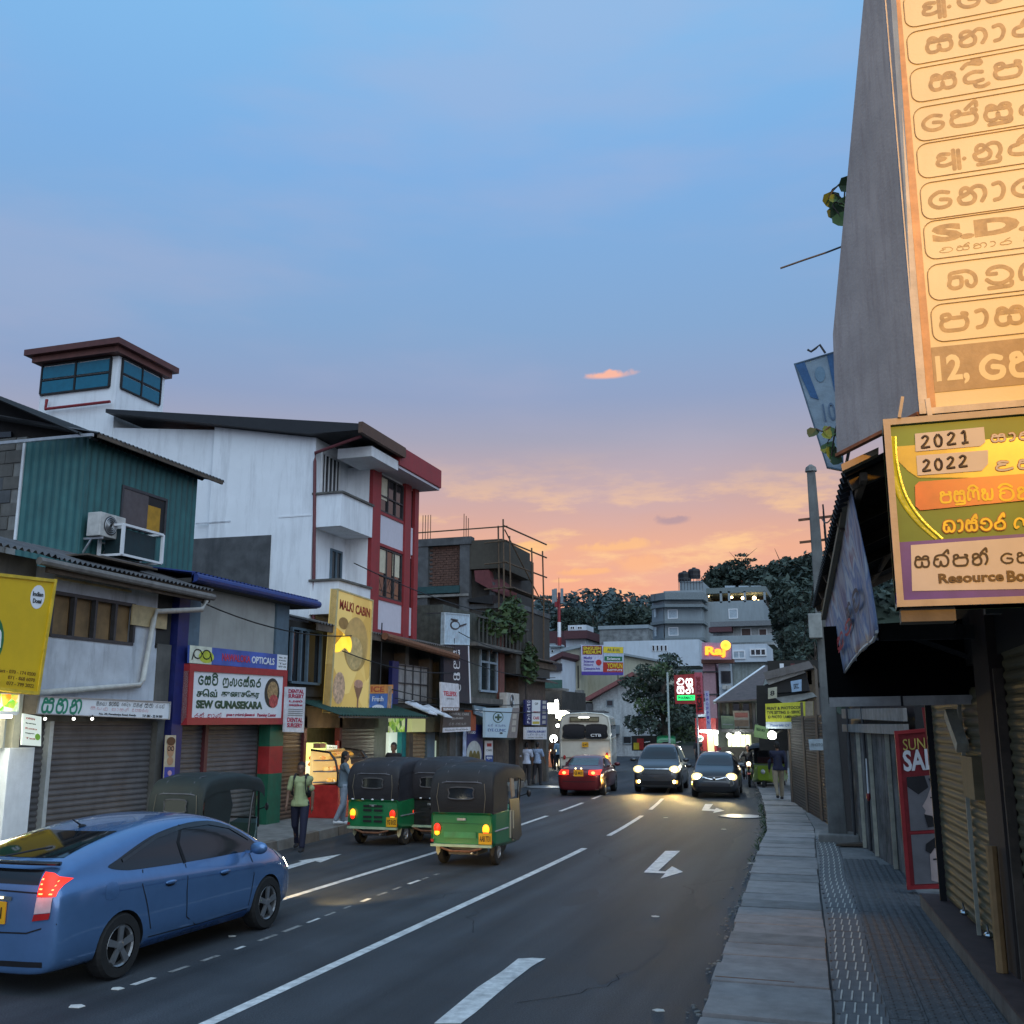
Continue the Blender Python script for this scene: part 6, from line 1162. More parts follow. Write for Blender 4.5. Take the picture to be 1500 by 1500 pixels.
pxpanel('shop_sign', 'small tilted green sign just below the tall black salon sign', 'sign', (1106, 1061), (1126, 1066), (1124, 1083), (1104, 1079), ('y', 35), .06, mat('sign_palegreen', (.24, .36, .14), .6)).text('FRESH MILK', dkgreen, .12, .55, .8, .78, .01)
for q, m, s, lab in ((((1125, 1008), (1138, 1006), (1138, 1022), (1125, 1024)), mat('sign_ivory', (.35, .34, .26), .6), '8', 'small ivory sign with a black figure above the yellow printed sign'), (((1158, 998), (1174, 995), (1174, 1012), (1160, 1014)), mat('sign_skyblue', (.25, .36, .5), .6), 'DFCC', 'little sky blue sign in the shade above the torn awning'), (((1170, 1070), (1196, 1070), (1196, 1090), (1172, 1088)), navy, 'BOOKS', 'navy sign below the right end of the yellow printed sign')):
    pxpanel('shop_sign', lab, 'sign', *q, ('y', 33.5), .08, m).text(s, black if m != navy else gl, .25, .25, .75, .7, .02)
pxpanel('shop_sign', 'pale grey board sign fixed beside the concrete utility pole', 'sign', (1184, 1083), (1211, 1082), (1211, 1099), (1186, 1099), ('y', 25), .05, mat('sign_palegrey', (.34, .40, .43), .6)).text('PHOTO', gry, .15, .35, .8, .62)
p = Yp(1131, 1077, 33); t = thing('lamp', 'glaring white lamp above the walking man in navy', 'lamp', tuple(p)); MB().ball(p, .13, 10, 6).build('globe', glow_mat('lamp_glare', (0, 0, 0), 0), t); MB().bar(p, p + Vector((.3, .2, .15)), .05).build('arm', darksteel, t); lamp(p.x - .1, 32.6, p.z - .1, 14, (.95, 1, .95), .12)
# line of shutters along the footway
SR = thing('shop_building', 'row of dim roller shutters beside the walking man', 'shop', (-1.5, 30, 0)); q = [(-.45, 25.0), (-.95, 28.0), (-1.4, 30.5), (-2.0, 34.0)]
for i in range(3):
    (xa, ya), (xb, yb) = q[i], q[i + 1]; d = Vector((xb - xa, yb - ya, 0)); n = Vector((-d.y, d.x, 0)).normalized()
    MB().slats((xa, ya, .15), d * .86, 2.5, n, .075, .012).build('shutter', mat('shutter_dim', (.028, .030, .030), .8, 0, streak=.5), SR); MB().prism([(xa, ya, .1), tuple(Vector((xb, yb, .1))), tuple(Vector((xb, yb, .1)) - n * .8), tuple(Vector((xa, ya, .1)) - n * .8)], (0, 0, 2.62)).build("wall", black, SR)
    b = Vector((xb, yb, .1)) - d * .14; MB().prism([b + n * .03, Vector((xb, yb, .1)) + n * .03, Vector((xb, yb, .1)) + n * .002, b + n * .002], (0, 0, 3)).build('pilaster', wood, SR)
# ================================================================== near right: pole, wall of old sheets, stand, shutters
pl = thing('utility_pole', 'tall tapering concrete utility pole with an electric meter box', 'pole', (-.45, 23.0, .1)); zt = 8.0
MB().hexa([(-.66, 22.9, .1), (-.28, 22.9, .1), (-.28, 23.14, .1), (-.66, 23.14, .1), (-.66, 22.95, zt), (-.48, 22.95, zt), (-.48, 23.09, zt), (-.66, 23.09, zt)])  .build('shaft', mat('pole_concrete', (.145, .15, .145), .85, var=.3, sc_=3, streak=.6), pl, bevel=.03); MB().lathe([(.13, 0), (.11, .1), (.03, .16)], (-.57, 23.02, zt - .02), n=10).build('cap', concrete, pl)
c = P(1197, 915, ('y', 22.85)); MB().box(c.x - .17, 22.6, c.z - .3, c.x + .10, 22.88, c.z + .22).build('meter_box', mat('meter_grey', (.28, .29, .27), .6), pl, bevel=.02)
for z_ in (6.4, 6.9): MB().bar((-.9, 23.0, z_), (-.1, 23.0, z_ + .05), .05).build('crossarm', rust, pl)
for i in range(5): MB().tube([(-.36, 22.9, 7.2 - .15 * i), (-.30, 22.85, 5), (-.32, 22.86, 3.4)], .018, 4).build('cable', black, pl)
MB().box(-.85, 22.65, .12, -.05, 23.4, .3).build('pole_foot', concrete, pl, bevel=.03)
t = thing('plank', 'broken board lying at the foot of the concrete utility pole', 'plank', (-.2, 22.2, .16)); MB().hexa([(-.5, 22.0, .15), (.15, 22.1, .15), (.2, 22.4, .15), (-.4, 22.3, .15), (-.5, 22.0, .18), (.15, 22.1, .22), (.2, 22.4, .22), (-.4, 22.3, .18)]).build('board', wood, t)
wire = thing('wires', 'thin black overhead wires hanging between the utility pole and roofs', 'wires', (-.4, 23, 7))
for a, c, sg in (((-.46, 23, 7.0), (-13.3, 30, 6.4), .9), ((-.46, 23, 6.6), (-2, 44, 5.5), .5), ((-.4, 23, 6.9), (.1, 9, 4.8), .3), ((-.5, 23, 6.4), (-13.2, 42, 6.0), 1.0)):
    if a[0] and c[0] < -10: continue
    a, c = Vector(a), Vector(c); MB().tube([a.lerp(c, i / 12) - Vector((0, 0, sg * 4 * (i / 12) * (1 - i / 12))) for i in range(13)], .014, 4).build('cable', black, wire)
def sp(y, z, off=0.): """point on the shop front line""" ; return Vector((SF(y) - off, y, z))
OW = thing('sheet_wall', 'old blackened corrugated iron wall with pale uprights behind the red stand', 'wall', (.4, 20, .1))
for i in range(6):
    ya, yb = 17.0 + i * 1.1, 18.1 + i * 1.1; a, c = sp(ya, .12), sp(yb, .12); MB().corr(a, c - a, Vector((0, 0, 2.25)), .17, .02).build('sheet', mat('burnt_iron', (.16, .155, .15), .75, .25, var=.5, sc_=2.5, streak=.95, dirt=(.03, .028, .025)), OW)
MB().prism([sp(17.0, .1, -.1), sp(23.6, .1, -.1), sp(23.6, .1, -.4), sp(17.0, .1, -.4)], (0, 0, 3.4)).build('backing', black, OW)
pale = mat('pale_upright', (.50, .48, .38), .7, streak=.5)
for y_ in (18.9, 21.9, 20.6): MB().bar(sp(y_, .15, .05), sp(y_, 2.45, .05), .07).build('upright', pale, OW)
MB().bar(sp(16.9, 2.42, .05), sp(23.6, 2.42, .05), .08, .16).bar(sp(16.9, 2.64, .05), sp(23.6, 2.72, .05), .06, .2).build('top_board', mat('board_grey', (.24, .24, .23), .8, streak=.7), OW)
for y_ in (20.9, 22.7): MB().tube([sp(y_, .2, .1), sp(y_, 1.5, .09), sp(y_, 2.9, .1)], .03, 6).build('conduit', darksteel, OW)
t = thing('cloth', 'white and red cloth hung on a pale upright of the iron wall', 'cloth', tuple(sp(20.55, 1.4, .1))); p = sp(20.6, 1.25, .12); MB().hexa([p, p + Vector((.0, .16, 0)), p + Vector((-.03, .16, 0)), p + Vector((-.03, 0, 0)), p + Vector((0, .05, .62)), p + Vector((0, .1, .62)), p + Vector((-.02, .1, .62)), p + Vector((-.02, .05, .62))]).build('white_cloth', board, t); MB().ball(p + Vector((-.01, .08, -.06)), (.04, .11, .09), 8, 5).build('red_cloth', redd, t)
# red salon stand
st = thing('light_box_stand', 'red framed salon poster stand with two faces and white capitals', 'sign', (.8, 16.5, .15)); ys_ = 16.3
pn = pxpanel('x', '', '', (1310, 1071), (1390, 1064), (1402, 1300), (1329, 1303), ('y', ys_), .16, redd, parent=st, frame=red, fw=.05)
p1_ = mat('photo_grey', (.17, .17, .18), .5, var=.2, sc_=3); p2_ = mat('photo_dark', (.02, .02, .022), .5); p3_ = mat('photo_skin', (.48, .39, .36), .5, var=.12)
lettering('SUNFLOWER', mat('print_gold', (.6, .47, .12), .5), st, pn.p(.14, .87), pn.ux, pn.uz, .62 * 1.55, .16, .0, lift=.01); lettering('SALON', board, st, pn.p(.12, .735), pn.ux, pn.uz, .62 * 1.32, .30, .03, lift=.01)
for b0, b1, nm in ((.36, .70, 'upper'), (.03, .335, 'lower')):
    pn.rect(.16, b0, .97, b1, p1_, 'photo', .004); m_ = (b0 + b1) / 2; h_ = b1 - b0
    if nm == 'upper': pn.shape([(.16, b1), (.5, b1), (.56, b1 - .22 * h_), (.36, b1 - .34 * h_), (.16, b1 - .18 * h_)], p2_, 'hair', .008); pn.shape([(.97, b0 + .05), (.97, b1 - .02), (.62, b1 - .06), (.52, m_ + .03), (.42, m_ - .02), (.48, m_ - .05), (.44, m_ - .075), (.5, b0 + .05)], p3_, 'face', .008); pn.shape([(.56, b1 - .02), (.97, b1), (.97, b1 - .06), (.64, b1 - .06)], p2_, 'fringe', .012); pn.shape([(.44, m_ - .07), (.6, m_ - .085), (.66, b0 + .02), (.5, b0 + .015)], p2_, 'beard', .012); pn.shape([(.58, m_ + .035), (.72, m_ + .03), (.72, m_ + .022), (.58, m_ + .026)], p2_, 'eye', .012)
    else: pn.shape([(.5, b0 + .02), (.5, m_ + .02), (.56, b1 - .08), (.97, b1 - .06), (.97, b0), (.7, b0)], p3_, 'face', .008); pn.shape([(.42, m_ + .05), (.44, b1 - .06), (.66, b1 - .015), (.97, b1 - .02), (.97, b1 - .09), (.6, b1 - .09), (.52, m_ + .03)], p2_, 'hair', .012); pn.shape([(.56, m_), (.7, m_), (.7, m_ - .009), (.56, m_ - .01)], p2_, 'eye', .012); pn.shape([(.86, m_), (.97, m_), (.97, m_ - .009), (.86, m_ - .01)], p2_, 'eye', .012); pn.shape([(.62, b0), (.97, b0), (.97, b0 + .035), (.7, b0 + .03)], p2_, 'collar', .012)
pn.rect(.14, .342, .98, .352, red, 'red_bar', .006)
MB().tube([P(1356, 1036, ('y', 15.6)), P(1374, 1160, ('y', 15.6)), P(1391, 1302, ('y', 15.6))], .055, 10).build('red_pole', red, st)
a, c = P(1368, 1040, ('y', 15.9)), P(1384, 1300, ('y', 15.9)); MB().box(a.x, 15.9, .3, a.x + .12, 16.0, a.z).build('white_strip', mat('sign_greywhite', (0, 0, 0)), st)
# plinth and roller shutters
pf = MB().hexa([(stepx(5), 5, .05), (3, 5, .05), (3, 15.25, .05), (stepx(15.25), 15.25, .05), (stepx(5), 5, .31), (3, 5, .31), (3, 15.25, .31), (stepx(15.25), 15.25, .31)]); PL = struct(pf.build('plinth', plinth, bevel=.02)); OFF['plinth'] = (0, 0, 0)
MB().hexa([(stepx(5) - .004, 5, .295), (3, 5, .295), (3, 15.2, .295), (stepx(15.2) - .004, 15.2, .295), (stepx(5) - .004, 5, .318), (3, 5, .318), (3, 15.2, .318), (stepx(15.2) - .004, 15.2, .318)]).build('top_screed', mat('red_screed', (.085, .055, .05), .7, var=.3), PL)
SH = thing('shop_building', 'closed shop with wide olive roller shutters beside the footway', 'shop', (2, 10, .3))
def shutter_bay(y0, y1, z1, m, pitch=.105, z0=.36):
    a, c = sp(y0, 0), sp(y1, 0); u = c - a; n = Vector((-u.y, u.x, 0)).normalized(); L_ = u.length; k = int((z1 - z0) / pitch); me = None
    for i in range(k):
        if me is None:
            b = MB(); prof = [(0, 0), (.012, 0), (.028, .012), (.052, .018), (.078, .012), (.092, 0), (.1045, -.002)]
            for z_, d_ in prof: b.v += [tuple(n * d_ + Vector((0, 0, z_))), tuple(u + n * d_ + Vector((0, 0, z_)))]
            for j in range(len(prof) - 1): b.f.append((2 * j, 2 * j + 1, 2 * j + 3, 2 * j + 2))
            me = b.mesh('slat'); me.materials.append(m)
        o = share(me, 'slat', SH, tuple(Vector((a.x, a.y, z0 + i * pitch)) - SH.location)); 
shutter_bay(11.35, 14.6, 2.95, shuttery); shutter_bay(6.0, 10.35, 3.2, shuttery)
MB().prism([sp(4, .3, -.06), sp(15.1, .3, -.06), sp(15.1, .3, -.5), sp(4, .3, -.5)], (0, 0, 5.2)).build('backing', black, SH)
MB().prism([sp(10.5, .3, .10), sp(11.2, .3, .10), sp(11.2, .3, -.05), sp(10.5, .3, -.05)], (0, 0, 3.7)).build('pillar', mat('dark_pillar', (.05, .035, .028), .8, var=.3, streak=.6), SH)
for y_, w_, m in ((11.28, .07, black), (12.45, .04, pale), (10.42, .08, wood), (14.66, .08, black)): MB().bar(sp(y_, .32, .045), sp(y_, 3.0, .045), w_).build('guide_rail', m, SH)
MB().tube([sp(10.7, .32, .18), sp(10.75, 1.4, .17)], .05, 8).build('tan_pipe', mat('tan_pipe', (.33, .19, .08), .6), SH)
MB().prism([sp(11.6, 1.75, .12), sp(12.2, 1.75, .12), sp(12.2, 1.75, .0), sp(11.6, 1.75, .0)], (0, 0, .42)).build('junction_box', mat('box_brown', (.20, .15, .08), .7), SH)
MB().bar(sp(12.15, 2.25, .1), sp(12.6, 2.62, .12), .12).build('bracket', pale, SH)
lk = mat('lock_chrome', (.6, .6, .6), .15, 1.)
for y_ in (11.9, 13.2): MB().ball(sp(y_, .42, .05), (.05, .06, .035), 8, 6).build('padlock', lk, SH); MB().tube([sp(y_ - .05, .44, .05), sp(y_, .52, .06), sp(y_ + .05, .44, .05)], .008, 5).build('shackle', lk, SH)
MB().prism([sp(4, 3.25, .02), sp(15.1, 3.05, .02), sp(15.1, 3.05, -.1), sp(4, 3.25, -.1)], (0, 0, 1.4)).build('lintel', mat('dark_lintel', (.02, .018, .016), .9), SH)
# black backed signboard across the footway
pn = pxpanel('signboard', 'black back of a signboard over the footway with a silver bottom rail', 'sign', (1206, 918), (1440, 905), (1443, 1027), (1214, 1031), ('y', 12.0), .14, matteblack)
MB().bar(pn.p(.005, .02, .04), pn.p(1, .02, .04), .05, .10).build('bottom_rail', mat('rail_silver', (.40, .40, .38), .45, .5, streak=.4), pn.t); MB().bar(pn.p(.47, .02, .045), pn.p(.485, .02, .045), .06, .11).build('rail_clip', black, pn.t)
MB().bar(pn.p(.35, .96, .1), pn.p(1.0, .45, .1), .05).build('stay', darksteel, pn.t)
hb = thing('signboard', 'dim grey board hanging behind the green exam book sign', 'sign', (.8, 11, 3.4)); MB().prism([P(u, v, ('y', 11)) for u, v in ((1290, 913), (1435, 915), (1435, 935), (1290, 938))], (0, .08, 0)).build('face', mat('dim_board', (.05, .05, .05), .8), hb); MB().prism([P(u, v, ('y', 10.9)) for u, v in ((1400, 913), (1412, 915), (1410, 936), (1400, 936))], (0, .06, 0)).build('patch', black, hb)
# corrugated lean-to with eave along the street
EA = thing('lean_to_roof', 'dark corrugated lean-to roof with dusty rafters under the tall hoarding', 'roof', (.4, 11, 4.3)); e0, e1 = Vector((.04, 7.65, 4.3)), Vector((-.52, 16.8, 4.3)); bk0 = Vector((1.7, .1, .75))
MB().corr(e0, e1 - e0, bk0, .20, .035).build('sheet', mat('dark_sheet', (.035, .033, .032), .8, .2, var=.4), EA)
for i in range(6): a = e0.lerp(e1, .02 + .19 * i) + Vector((.05, 0, -.06)); MB().bar(a, a + bk0 - Vector((0, 0, .02)), .07, .09).build('rafter', wood, EA)
for k in (.08, .5, .9): MB().bar(e0 + bk0 * k - Vector((0, 0, .10)), e1 + bk0 * k - Vector((0, 0, .10)), .05, .06).build('purlin', wood, EA)
MB().prism([P(1232, 680, ('y', 7.55)), P(1287, 655, ('y', 7.55)), P(1287, 664, ('y', 7.55)), P(1234, 690, ('y', 7.55))], (0, .1, 0)).build('barge_board', mat('barge_tan', (.30, .23, .15), .8), EA)
MB().bar(P(1248, 690, ('y', 8.2)), P(1206, 905, ('y', 13.2)), .05, .06).build('eave_pole', mat('bamboo_pale', (.16, .14, .09), .7), EA)
# torn printed banner below the eave
bn = thing('banner', 'torn blue and violet printed banner hanging under the lean-to eave', 'banner', (.0, 11, 3.3))
tp = [(1246, 706), (1240, 735), (1232, 775), (1223, 820), (1214, 860), (1209, 890)]; bt_ = [(1287, 925), (1281, 938), (1268, 948), (1252, 966), (1236, 988), (1217, 1002)]; yb_ = [8.3, 9.0, 9.9, 11.0, 12.2, 13.2]
def banner_mat():
    m = mat('banner_print', (.38, .38, .42), .6, var=.5, sc_=1.2); n = m.node_tree.nodes; l = m.node_tree.links; b = n['Principled BSDF']
    co = n.new('ShaderNodeTexCoord'); mp = n.new('ShaderNodeMapping'); l.new(co.outputs['Object'], mp.inputs[0]); mp.inputs['Scale'].default_value = (1, .8, .55); nz = n.new('ShaderNodeTexNoise'); l.new(mp.outputs[0], nz.inputs[0]); nz.inputs['Scale'].default_value = 2.4; nz.inputs['Detail'].default_value = 5; nz.inputs['Distortion'].default_value = 1.4
    r = n.new('ShaderNodeValToRGB'); l.new(nz.outputs[0], r.inputs[0]); e = r.color_ramp.elements
    for _ in range(4): e.new(.5)
    for i, (p_, c_) in enumerate(((.30, (.07, .09, .26)), (.40, (.15, .14, .22)), (.47, (.36, .35, .38)), (.54, (.13, .19, .36)), (.62, (.46, .50, .54)), (.72, (.24, .12, .16)))): e[i].position = p_; e[i].color = c_ + (1,)
    l.new(r.outputs[0], b.inputs['Base Color']); return m
b = MB(); NV = 12; NU = 40; tt = [P(u, v, ('y', y)) for (u, v), y in zip(tp, yb_)]; bb_ = [P(u, v, ('y', y)) for (u, v), y in zip(bt_, yb_)]
tt, bb_ = catmull(tt, 8), catmull(bb_, 8)
for i in range(len(tt)):
    for j in range(NV + 1): q = tt[i].lerp(bb_[i], j / NV); b.v.append((q.x + .025 * math.sin(i * .7 + j * .25) * (j / NV), q.y, q.z + (.02 * rnd(1) if j == NV else 0)))
for i in range(len(tt) - 1):
    for j in range(NV): a = i * (NV + 1) + j; b.f.append((a, a + 1, a + NV + 2, a + NV + 1))
bo = b.build('cloth', banner_mat(), bn, smooth=True); sm = bo.modifiers.new('thickness', 'SOLIDIFY'); sm.thickness = .006
hem = MB().tube([q + Vector((-.012, 0, .0)) for q in bb_], .014, 5); hem.build('torn_hem', mat('hem_pale', (.6, .6, .58), .7), bn)
blp = catmull([tt[-1].lerp(bb_[-1], .3), tt[-6].lerp(bb_[-6], .75), tt[-14].lerp(bb_[-14], .8), tt[-22].lerp(bb_[-22], .82)], 6)
def on_banner(fi, fj, lift=.02): i = int(fi * (len(tt) - 1)); q = tt[i].lerp(bb_[i], fj); return q + Vector((-lift, 0, 0))
rb = mat('banner_red', (.45, .05, .05), .6)
for (a0, a1, f0, m, s) in ((.9, .45, .80, rb, 'සතුට'), (.55, .2, .72, mat('banner_ink', (.05, .05, .07), .6), 'නව')):
    o = on_banner(a0, f0, .035); u = on_banner(a1, f0, .035) - o; w = on_banner(a0, f0 - .16, .035) - o; lettering(s, m, bn, o, u, w, u.length, w.length * .9, pen=.2, lift=.0)
# ================================================================== tall hoarding and green book sign over the near footway
YH = 7.0
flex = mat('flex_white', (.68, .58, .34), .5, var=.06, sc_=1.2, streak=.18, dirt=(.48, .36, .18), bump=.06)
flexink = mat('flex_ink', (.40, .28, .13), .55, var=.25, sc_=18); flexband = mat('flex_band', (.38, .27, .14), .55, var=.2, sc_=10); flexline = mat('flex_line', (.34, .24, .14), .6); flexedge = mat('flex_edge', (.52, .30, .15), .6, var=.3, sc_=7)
hd = thing('hoarding', 'tall weathered hoarding with rows of faded round lettering lit amber', 'hoarding', (1.4, 7.1, 4.5))
a = P(1345, 600, ('y', YH)); zb0 = a.z; xl = .588; zt0 = 9.2; xr = 2.6
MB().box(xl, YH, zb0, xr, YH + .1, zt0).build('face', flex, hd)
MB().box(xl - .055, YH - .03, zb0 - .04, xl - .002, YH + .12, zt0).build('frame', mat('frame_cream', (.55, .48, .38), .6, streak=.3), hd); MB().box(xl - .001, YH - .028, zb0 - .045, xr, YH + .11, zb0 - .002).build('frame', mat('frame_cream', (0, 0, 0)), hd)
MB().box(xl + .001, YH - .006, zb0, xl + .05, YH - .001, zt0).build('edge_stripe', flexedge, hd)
RX = Vector((1, 0, 0)); UZ = Vector((0, 0, 1))
def hz(v): return P(1358, v, ('y', YH)).z
def rrect(z0, z1, r=.07):
    x0 = xl + .07; pts = [(xr, z1), (x0 + r, z1)] + [(x0 + r - r * math.sin(t * .314), z1 - r + r * math.cos(t * .314)) for t in range(1, 5)] + [(x0, z1 - r), (x0, z0 + r)] + [(x0 + r - r * math.cos(t * .314), z0 + r - r * math.sin(t * .314)) for t in range(1, 5)] + [(x0 + r, z0), (xr, z0)]
    MB().tube([(x, YH - .003, z) for x, z in pts], .0035, 4).build('row_outline', flexline, hd)
rows = ((-68, -18, 'සකල'), (-14, 36, 'අනෙක'), (43, 92, 'සතාරම'), (98, 148, 'සදීපන'), (156, 206, 'පේසුරය'), (210, 261, 'අනුරත'), (268, 322, 'නොගෙව'), (325, 381, 'S.D.'), (389, 442, 'කටුගස්'), (448, 503, 'පාසලට'))
for v0, v1, s in rows:
    z1, z0 = hz(v0), hz(v1); rrect(z0, z1); h = z1 - z0
    if s == 'S.D.': lettering('S.D.', flexink, hd, (xl + .12, YH, z0 + h * .42), RX, UZ, .62, h * .46, .06, lift=.001, depth=.0008); lettering('(ඔස්තාර පද', flexink, hd, (xl + .13, YH, z0 + h * .10), RX, UZ, .74, h * .22, pen=.12, lift=.0012)
    else:
        w = sinhala(s)[1] * .172; off_ = .12 if s[0] in 'පන' else .19
        lettering(s, flexink, hd, (xl + off_, YH, z0 + h * .28), RX, UZ, w, h * .5, pen=.19, em=h * .44, lift=.0012)
z1, z0 = hz(510), hz(572); MB().box(xl + .052, YH - .004, z0 - .02, xr, YH - .001, z1).build('address_band', flexband, hd)
lettering('12,', flex, hd, (xl + .07, YH - .004, z0 + .02), RX, UZ, .20, (z1 - z0) * .72, .03, lift=.001, depth=.0008); lettering('පේරාදෙණිය', flex, hd, (xl + .34, YH - .004, z0 + .0), RX, UZ, 1.55, (z1 - z0) * .9, pen=.2, lift=.001)
pv_ = ('v', (xl - .058, 6.985), (-.13, 7.82)); nrm = Vector((-.79, -.69, 0)).normalized()
side = [P(u, v, pv_) for u, v in ((1346, 606), (1339, 500), (1305, 0), (1300, -70), (1272, -70), (1265, 0), (1220, 490), (1226, 667))]
grain = mat('grey_flex', (.19, .245, .315), .6, var=.22, sc_=1.5, streak=.8, dirt=(.12, .14, .18), bump=.15)
mp_ = [n for n in grain.node_tree.nodes if n.type == 'MAPPING'][0]; mp_.inputs['Scale'].default_value = (7, 7, .7)
MB().prism(side, -nrm * .05).build('side_panel', grain, hd); MB().tube([side[0] + nrm * .0, side[7]], .02, 5).build('bottom_rail', rust, hd)
MB().bar((xl + .02, YH - .02, zb0 - .3), (xl + .0, YH - .02, zb0 + .06), .04, .03).build('strap', mat('frame_cream', (0, 0, 0)), hd)
MB().bar((.9, YH + .3, 3.2), (.9, YH + .3, zt0), .1).bar((2.0, YH + .3, 3.2), (2.0, YH + .3, zt0), .1).bar((.5, YH + .25, zb0 + .2), (2.6, YH + .25, zb0 + .2), .06).build('support_frame', darksteel, hd)
# green sign
YG = 6.88
gq = [P(u, v, ('y', YG)) for u, v in ((1310, 893), (1310, 893), (1288, 615))]; gx0 = .30; gz0_ = P(1308, 890, ('y', YG)).z; gz1_ = P(1292, 616, ('y', YG)).z; gx1 = gx0 + 1.75
ggrn = mat('book_green', (.10, .19, .025), .42, var=.3, sc_=1.3, bump=0, spec=.35); rim = mat('tan_rim', (.40, .33, .24), .55, var=.12, streak=.2)
gs = Panel('book_sign', 'green and yellow exam book sign with handwritten 2021 and 2022 patches', 'sign', (gx0, YG, gz0_), (gx1, YG, gz0_), (gx1, YG, gz1_), (gx0, YG, gz1_), .26, ggrn, frame=rim, fw=.042)
W_, H_ = gx1 - gx0, gz1_ - gz0_
def gpx(u, v): q = P(u, v, ('y', YG)); return ((q.x - gx0) / W_, (q.z - gz0_) / H_)
ylb = mat('book_yellow_glint', (.40, .29, .012), .30, var=.45, sc_=2.2, bump=0, spec=.5); viol = mat('book_violet', (.07, .03, .26), .4, var=.2, bump=0); orb = mat('book_orange', (.42, .075, .01), .35, var=.2, bump=0, spec=.5); ivory = mat('book_ivory', (.50, .46, .42), .5, var=.06, bump=0)
gs.shape([gpx(*q) for q in ((1305, 655), (1500, 640), (1560, 640), (1560, 700), (1345, 700), (1330, 690), (1312, 672))], ylb, 'yellow_patch', .003)  # the lamp's hot yellow reflection, put in as a patch of colour
arc = [gpx(*q) for q in ((1303, 640), (1306, 680), (1318, 725), (1342, 762), (1372, 790))]; MB().tube(catmull([gs.p(x, y, .006) for x, y in arc], 6), [.03 - .0009 * i for i in range(25)], 6, .2, gs.n).tube(catmull([gs.p(x + .02, y + .0, .007) for x, y in arc], 6), .009, 5, .3, gs.n).build('swoosh', mat('book_lime', (.42, .44, .02), .2), gs.t)
for (q, m, nm, l_) in ((((1340, 636), (1441, 626), (1443, 648), (1436, 654), (1341, 662)), ivory, 'paper_patch', .009), (((1342, 668), (1447, 660), (1447, 680), (1438, 690), (1344, 697)), ivory, 'paper_patch', .009), (((1340, 712), (1346, 706), (1560, 690), (1560, 728), (1348, 748), (1341, 742)), orb, 'orange_bar', .009),
                       (((1313, 795), (1560, 778), (1560, 872), (1312, 886)), viol, 'violet_base', .006), (((1334, 799), (1560, 783), (1560, 862), (1336, 866)), ivory, 'ivory_box', .010)): gs.shape([gpx(*x) for x in q], m, nm, l_)
ink = mat('pen_ink', (.02, .009, .006), .5, bump=0); gold = mat('book_gold', (.70, .50, .02), .45, bump=0)
def gtext(s, m, bl_, tr_, lift, pen=.16, bold=.02):
    (a0, b0), (a1, b1) = gpx(*bl_), gpx(*tr_); return gs.text(s, m, a0, b0, a1, b1, bold, pen, lift)
DG = {'2': [(.05, .8), (.3, 1.0), (.55, .8), (.3, .35), (0, .02), (.65, .05)], '0': [(.3, 1), (.05, .6), (.15, .05), (.45, .05), (.55, .6), (.3, 1.0)], '1': [(.1, .8), (.35, 1), (.35, .02), (.1, .02), (.6, .02)]}
def hand(s, bl_, tr_, lift):
    (a0, b0), (a1, b1) = gpx(*bl_), gpx(*tr_); n = len(s)
    for i, ch in enumerate(s):
        x0 = a0 + (a1 - a0) * i / n; w = (a1 - a0) / n; sl = (i / n - .5) * .012
        MB().tube(catmull([gs.p(x0 + x * w, b0 + y * (b1 - b0) + sl, lift) for x, y in DG[ch]], 4), .0085, 5, .4, gs.n).build('numeral', ink, gs.t)
hand('2021', (1350, 655), (1425, 632), .013); hand('2022', (1352, 689), (1422, 668), .013)
out_ = mat('letter_outline', (.20, .05, .01), .4)
for s, m, bl_, tr_ in (('සාමාන්', ivory, (1452, 648), (1560, 624)), ('උසස්', ivory, (1458, 690), (1560, 664))): gtext(s, out_, bl_, tr_, .006, .30); gtext(s, m, bl_, tr_, .011, .17)
gtext('පසුගිය', gold, (1378, 741), (1456, 710), .014, .16); gtext('විභාග', gold, (1463, 734), (1560, 704), .014, .16)
gtext('මාස්ටර්', out_, (1382, 780), (1474, 752), .006, .30); gtext('මාස්ටර්', gold, (1382, 780), (1474, 752), .011, .17); gtext('ගයිඩ්', gold, (1486, 775), (1560, 750), .011, .17)
gtext('සම්පත්', ink, (1340, 832), (1450, 803), .015, .15); gtext('පොත්', ink, (1466, 826), (1560, 800), .015, .15)
gtext('Resource', mat('book_brown', (.06, .025, .004), .4, bump=0), (1375, 855), (1469, 837), .015, bold=.035); gtext('Book', mat('book_brown', (0, 0, 0)), (1475, 853), (1530, 834), .015, bold=.035)
MB().bar((gx0 + .1, YG - .02, gz1_), (gx0 + .13, YG - .02, zb0 + .05), .05, .02).build('strap', rim, gs.t)
MB().box(gx0 + .02, YG + .02, gz0_ - .09, gx0 + .34, YG + .24, gz0_ - .003).build('bottom_box', mat('box_cream', (.12, .10, .07), .7, streak=.5), gs.t)
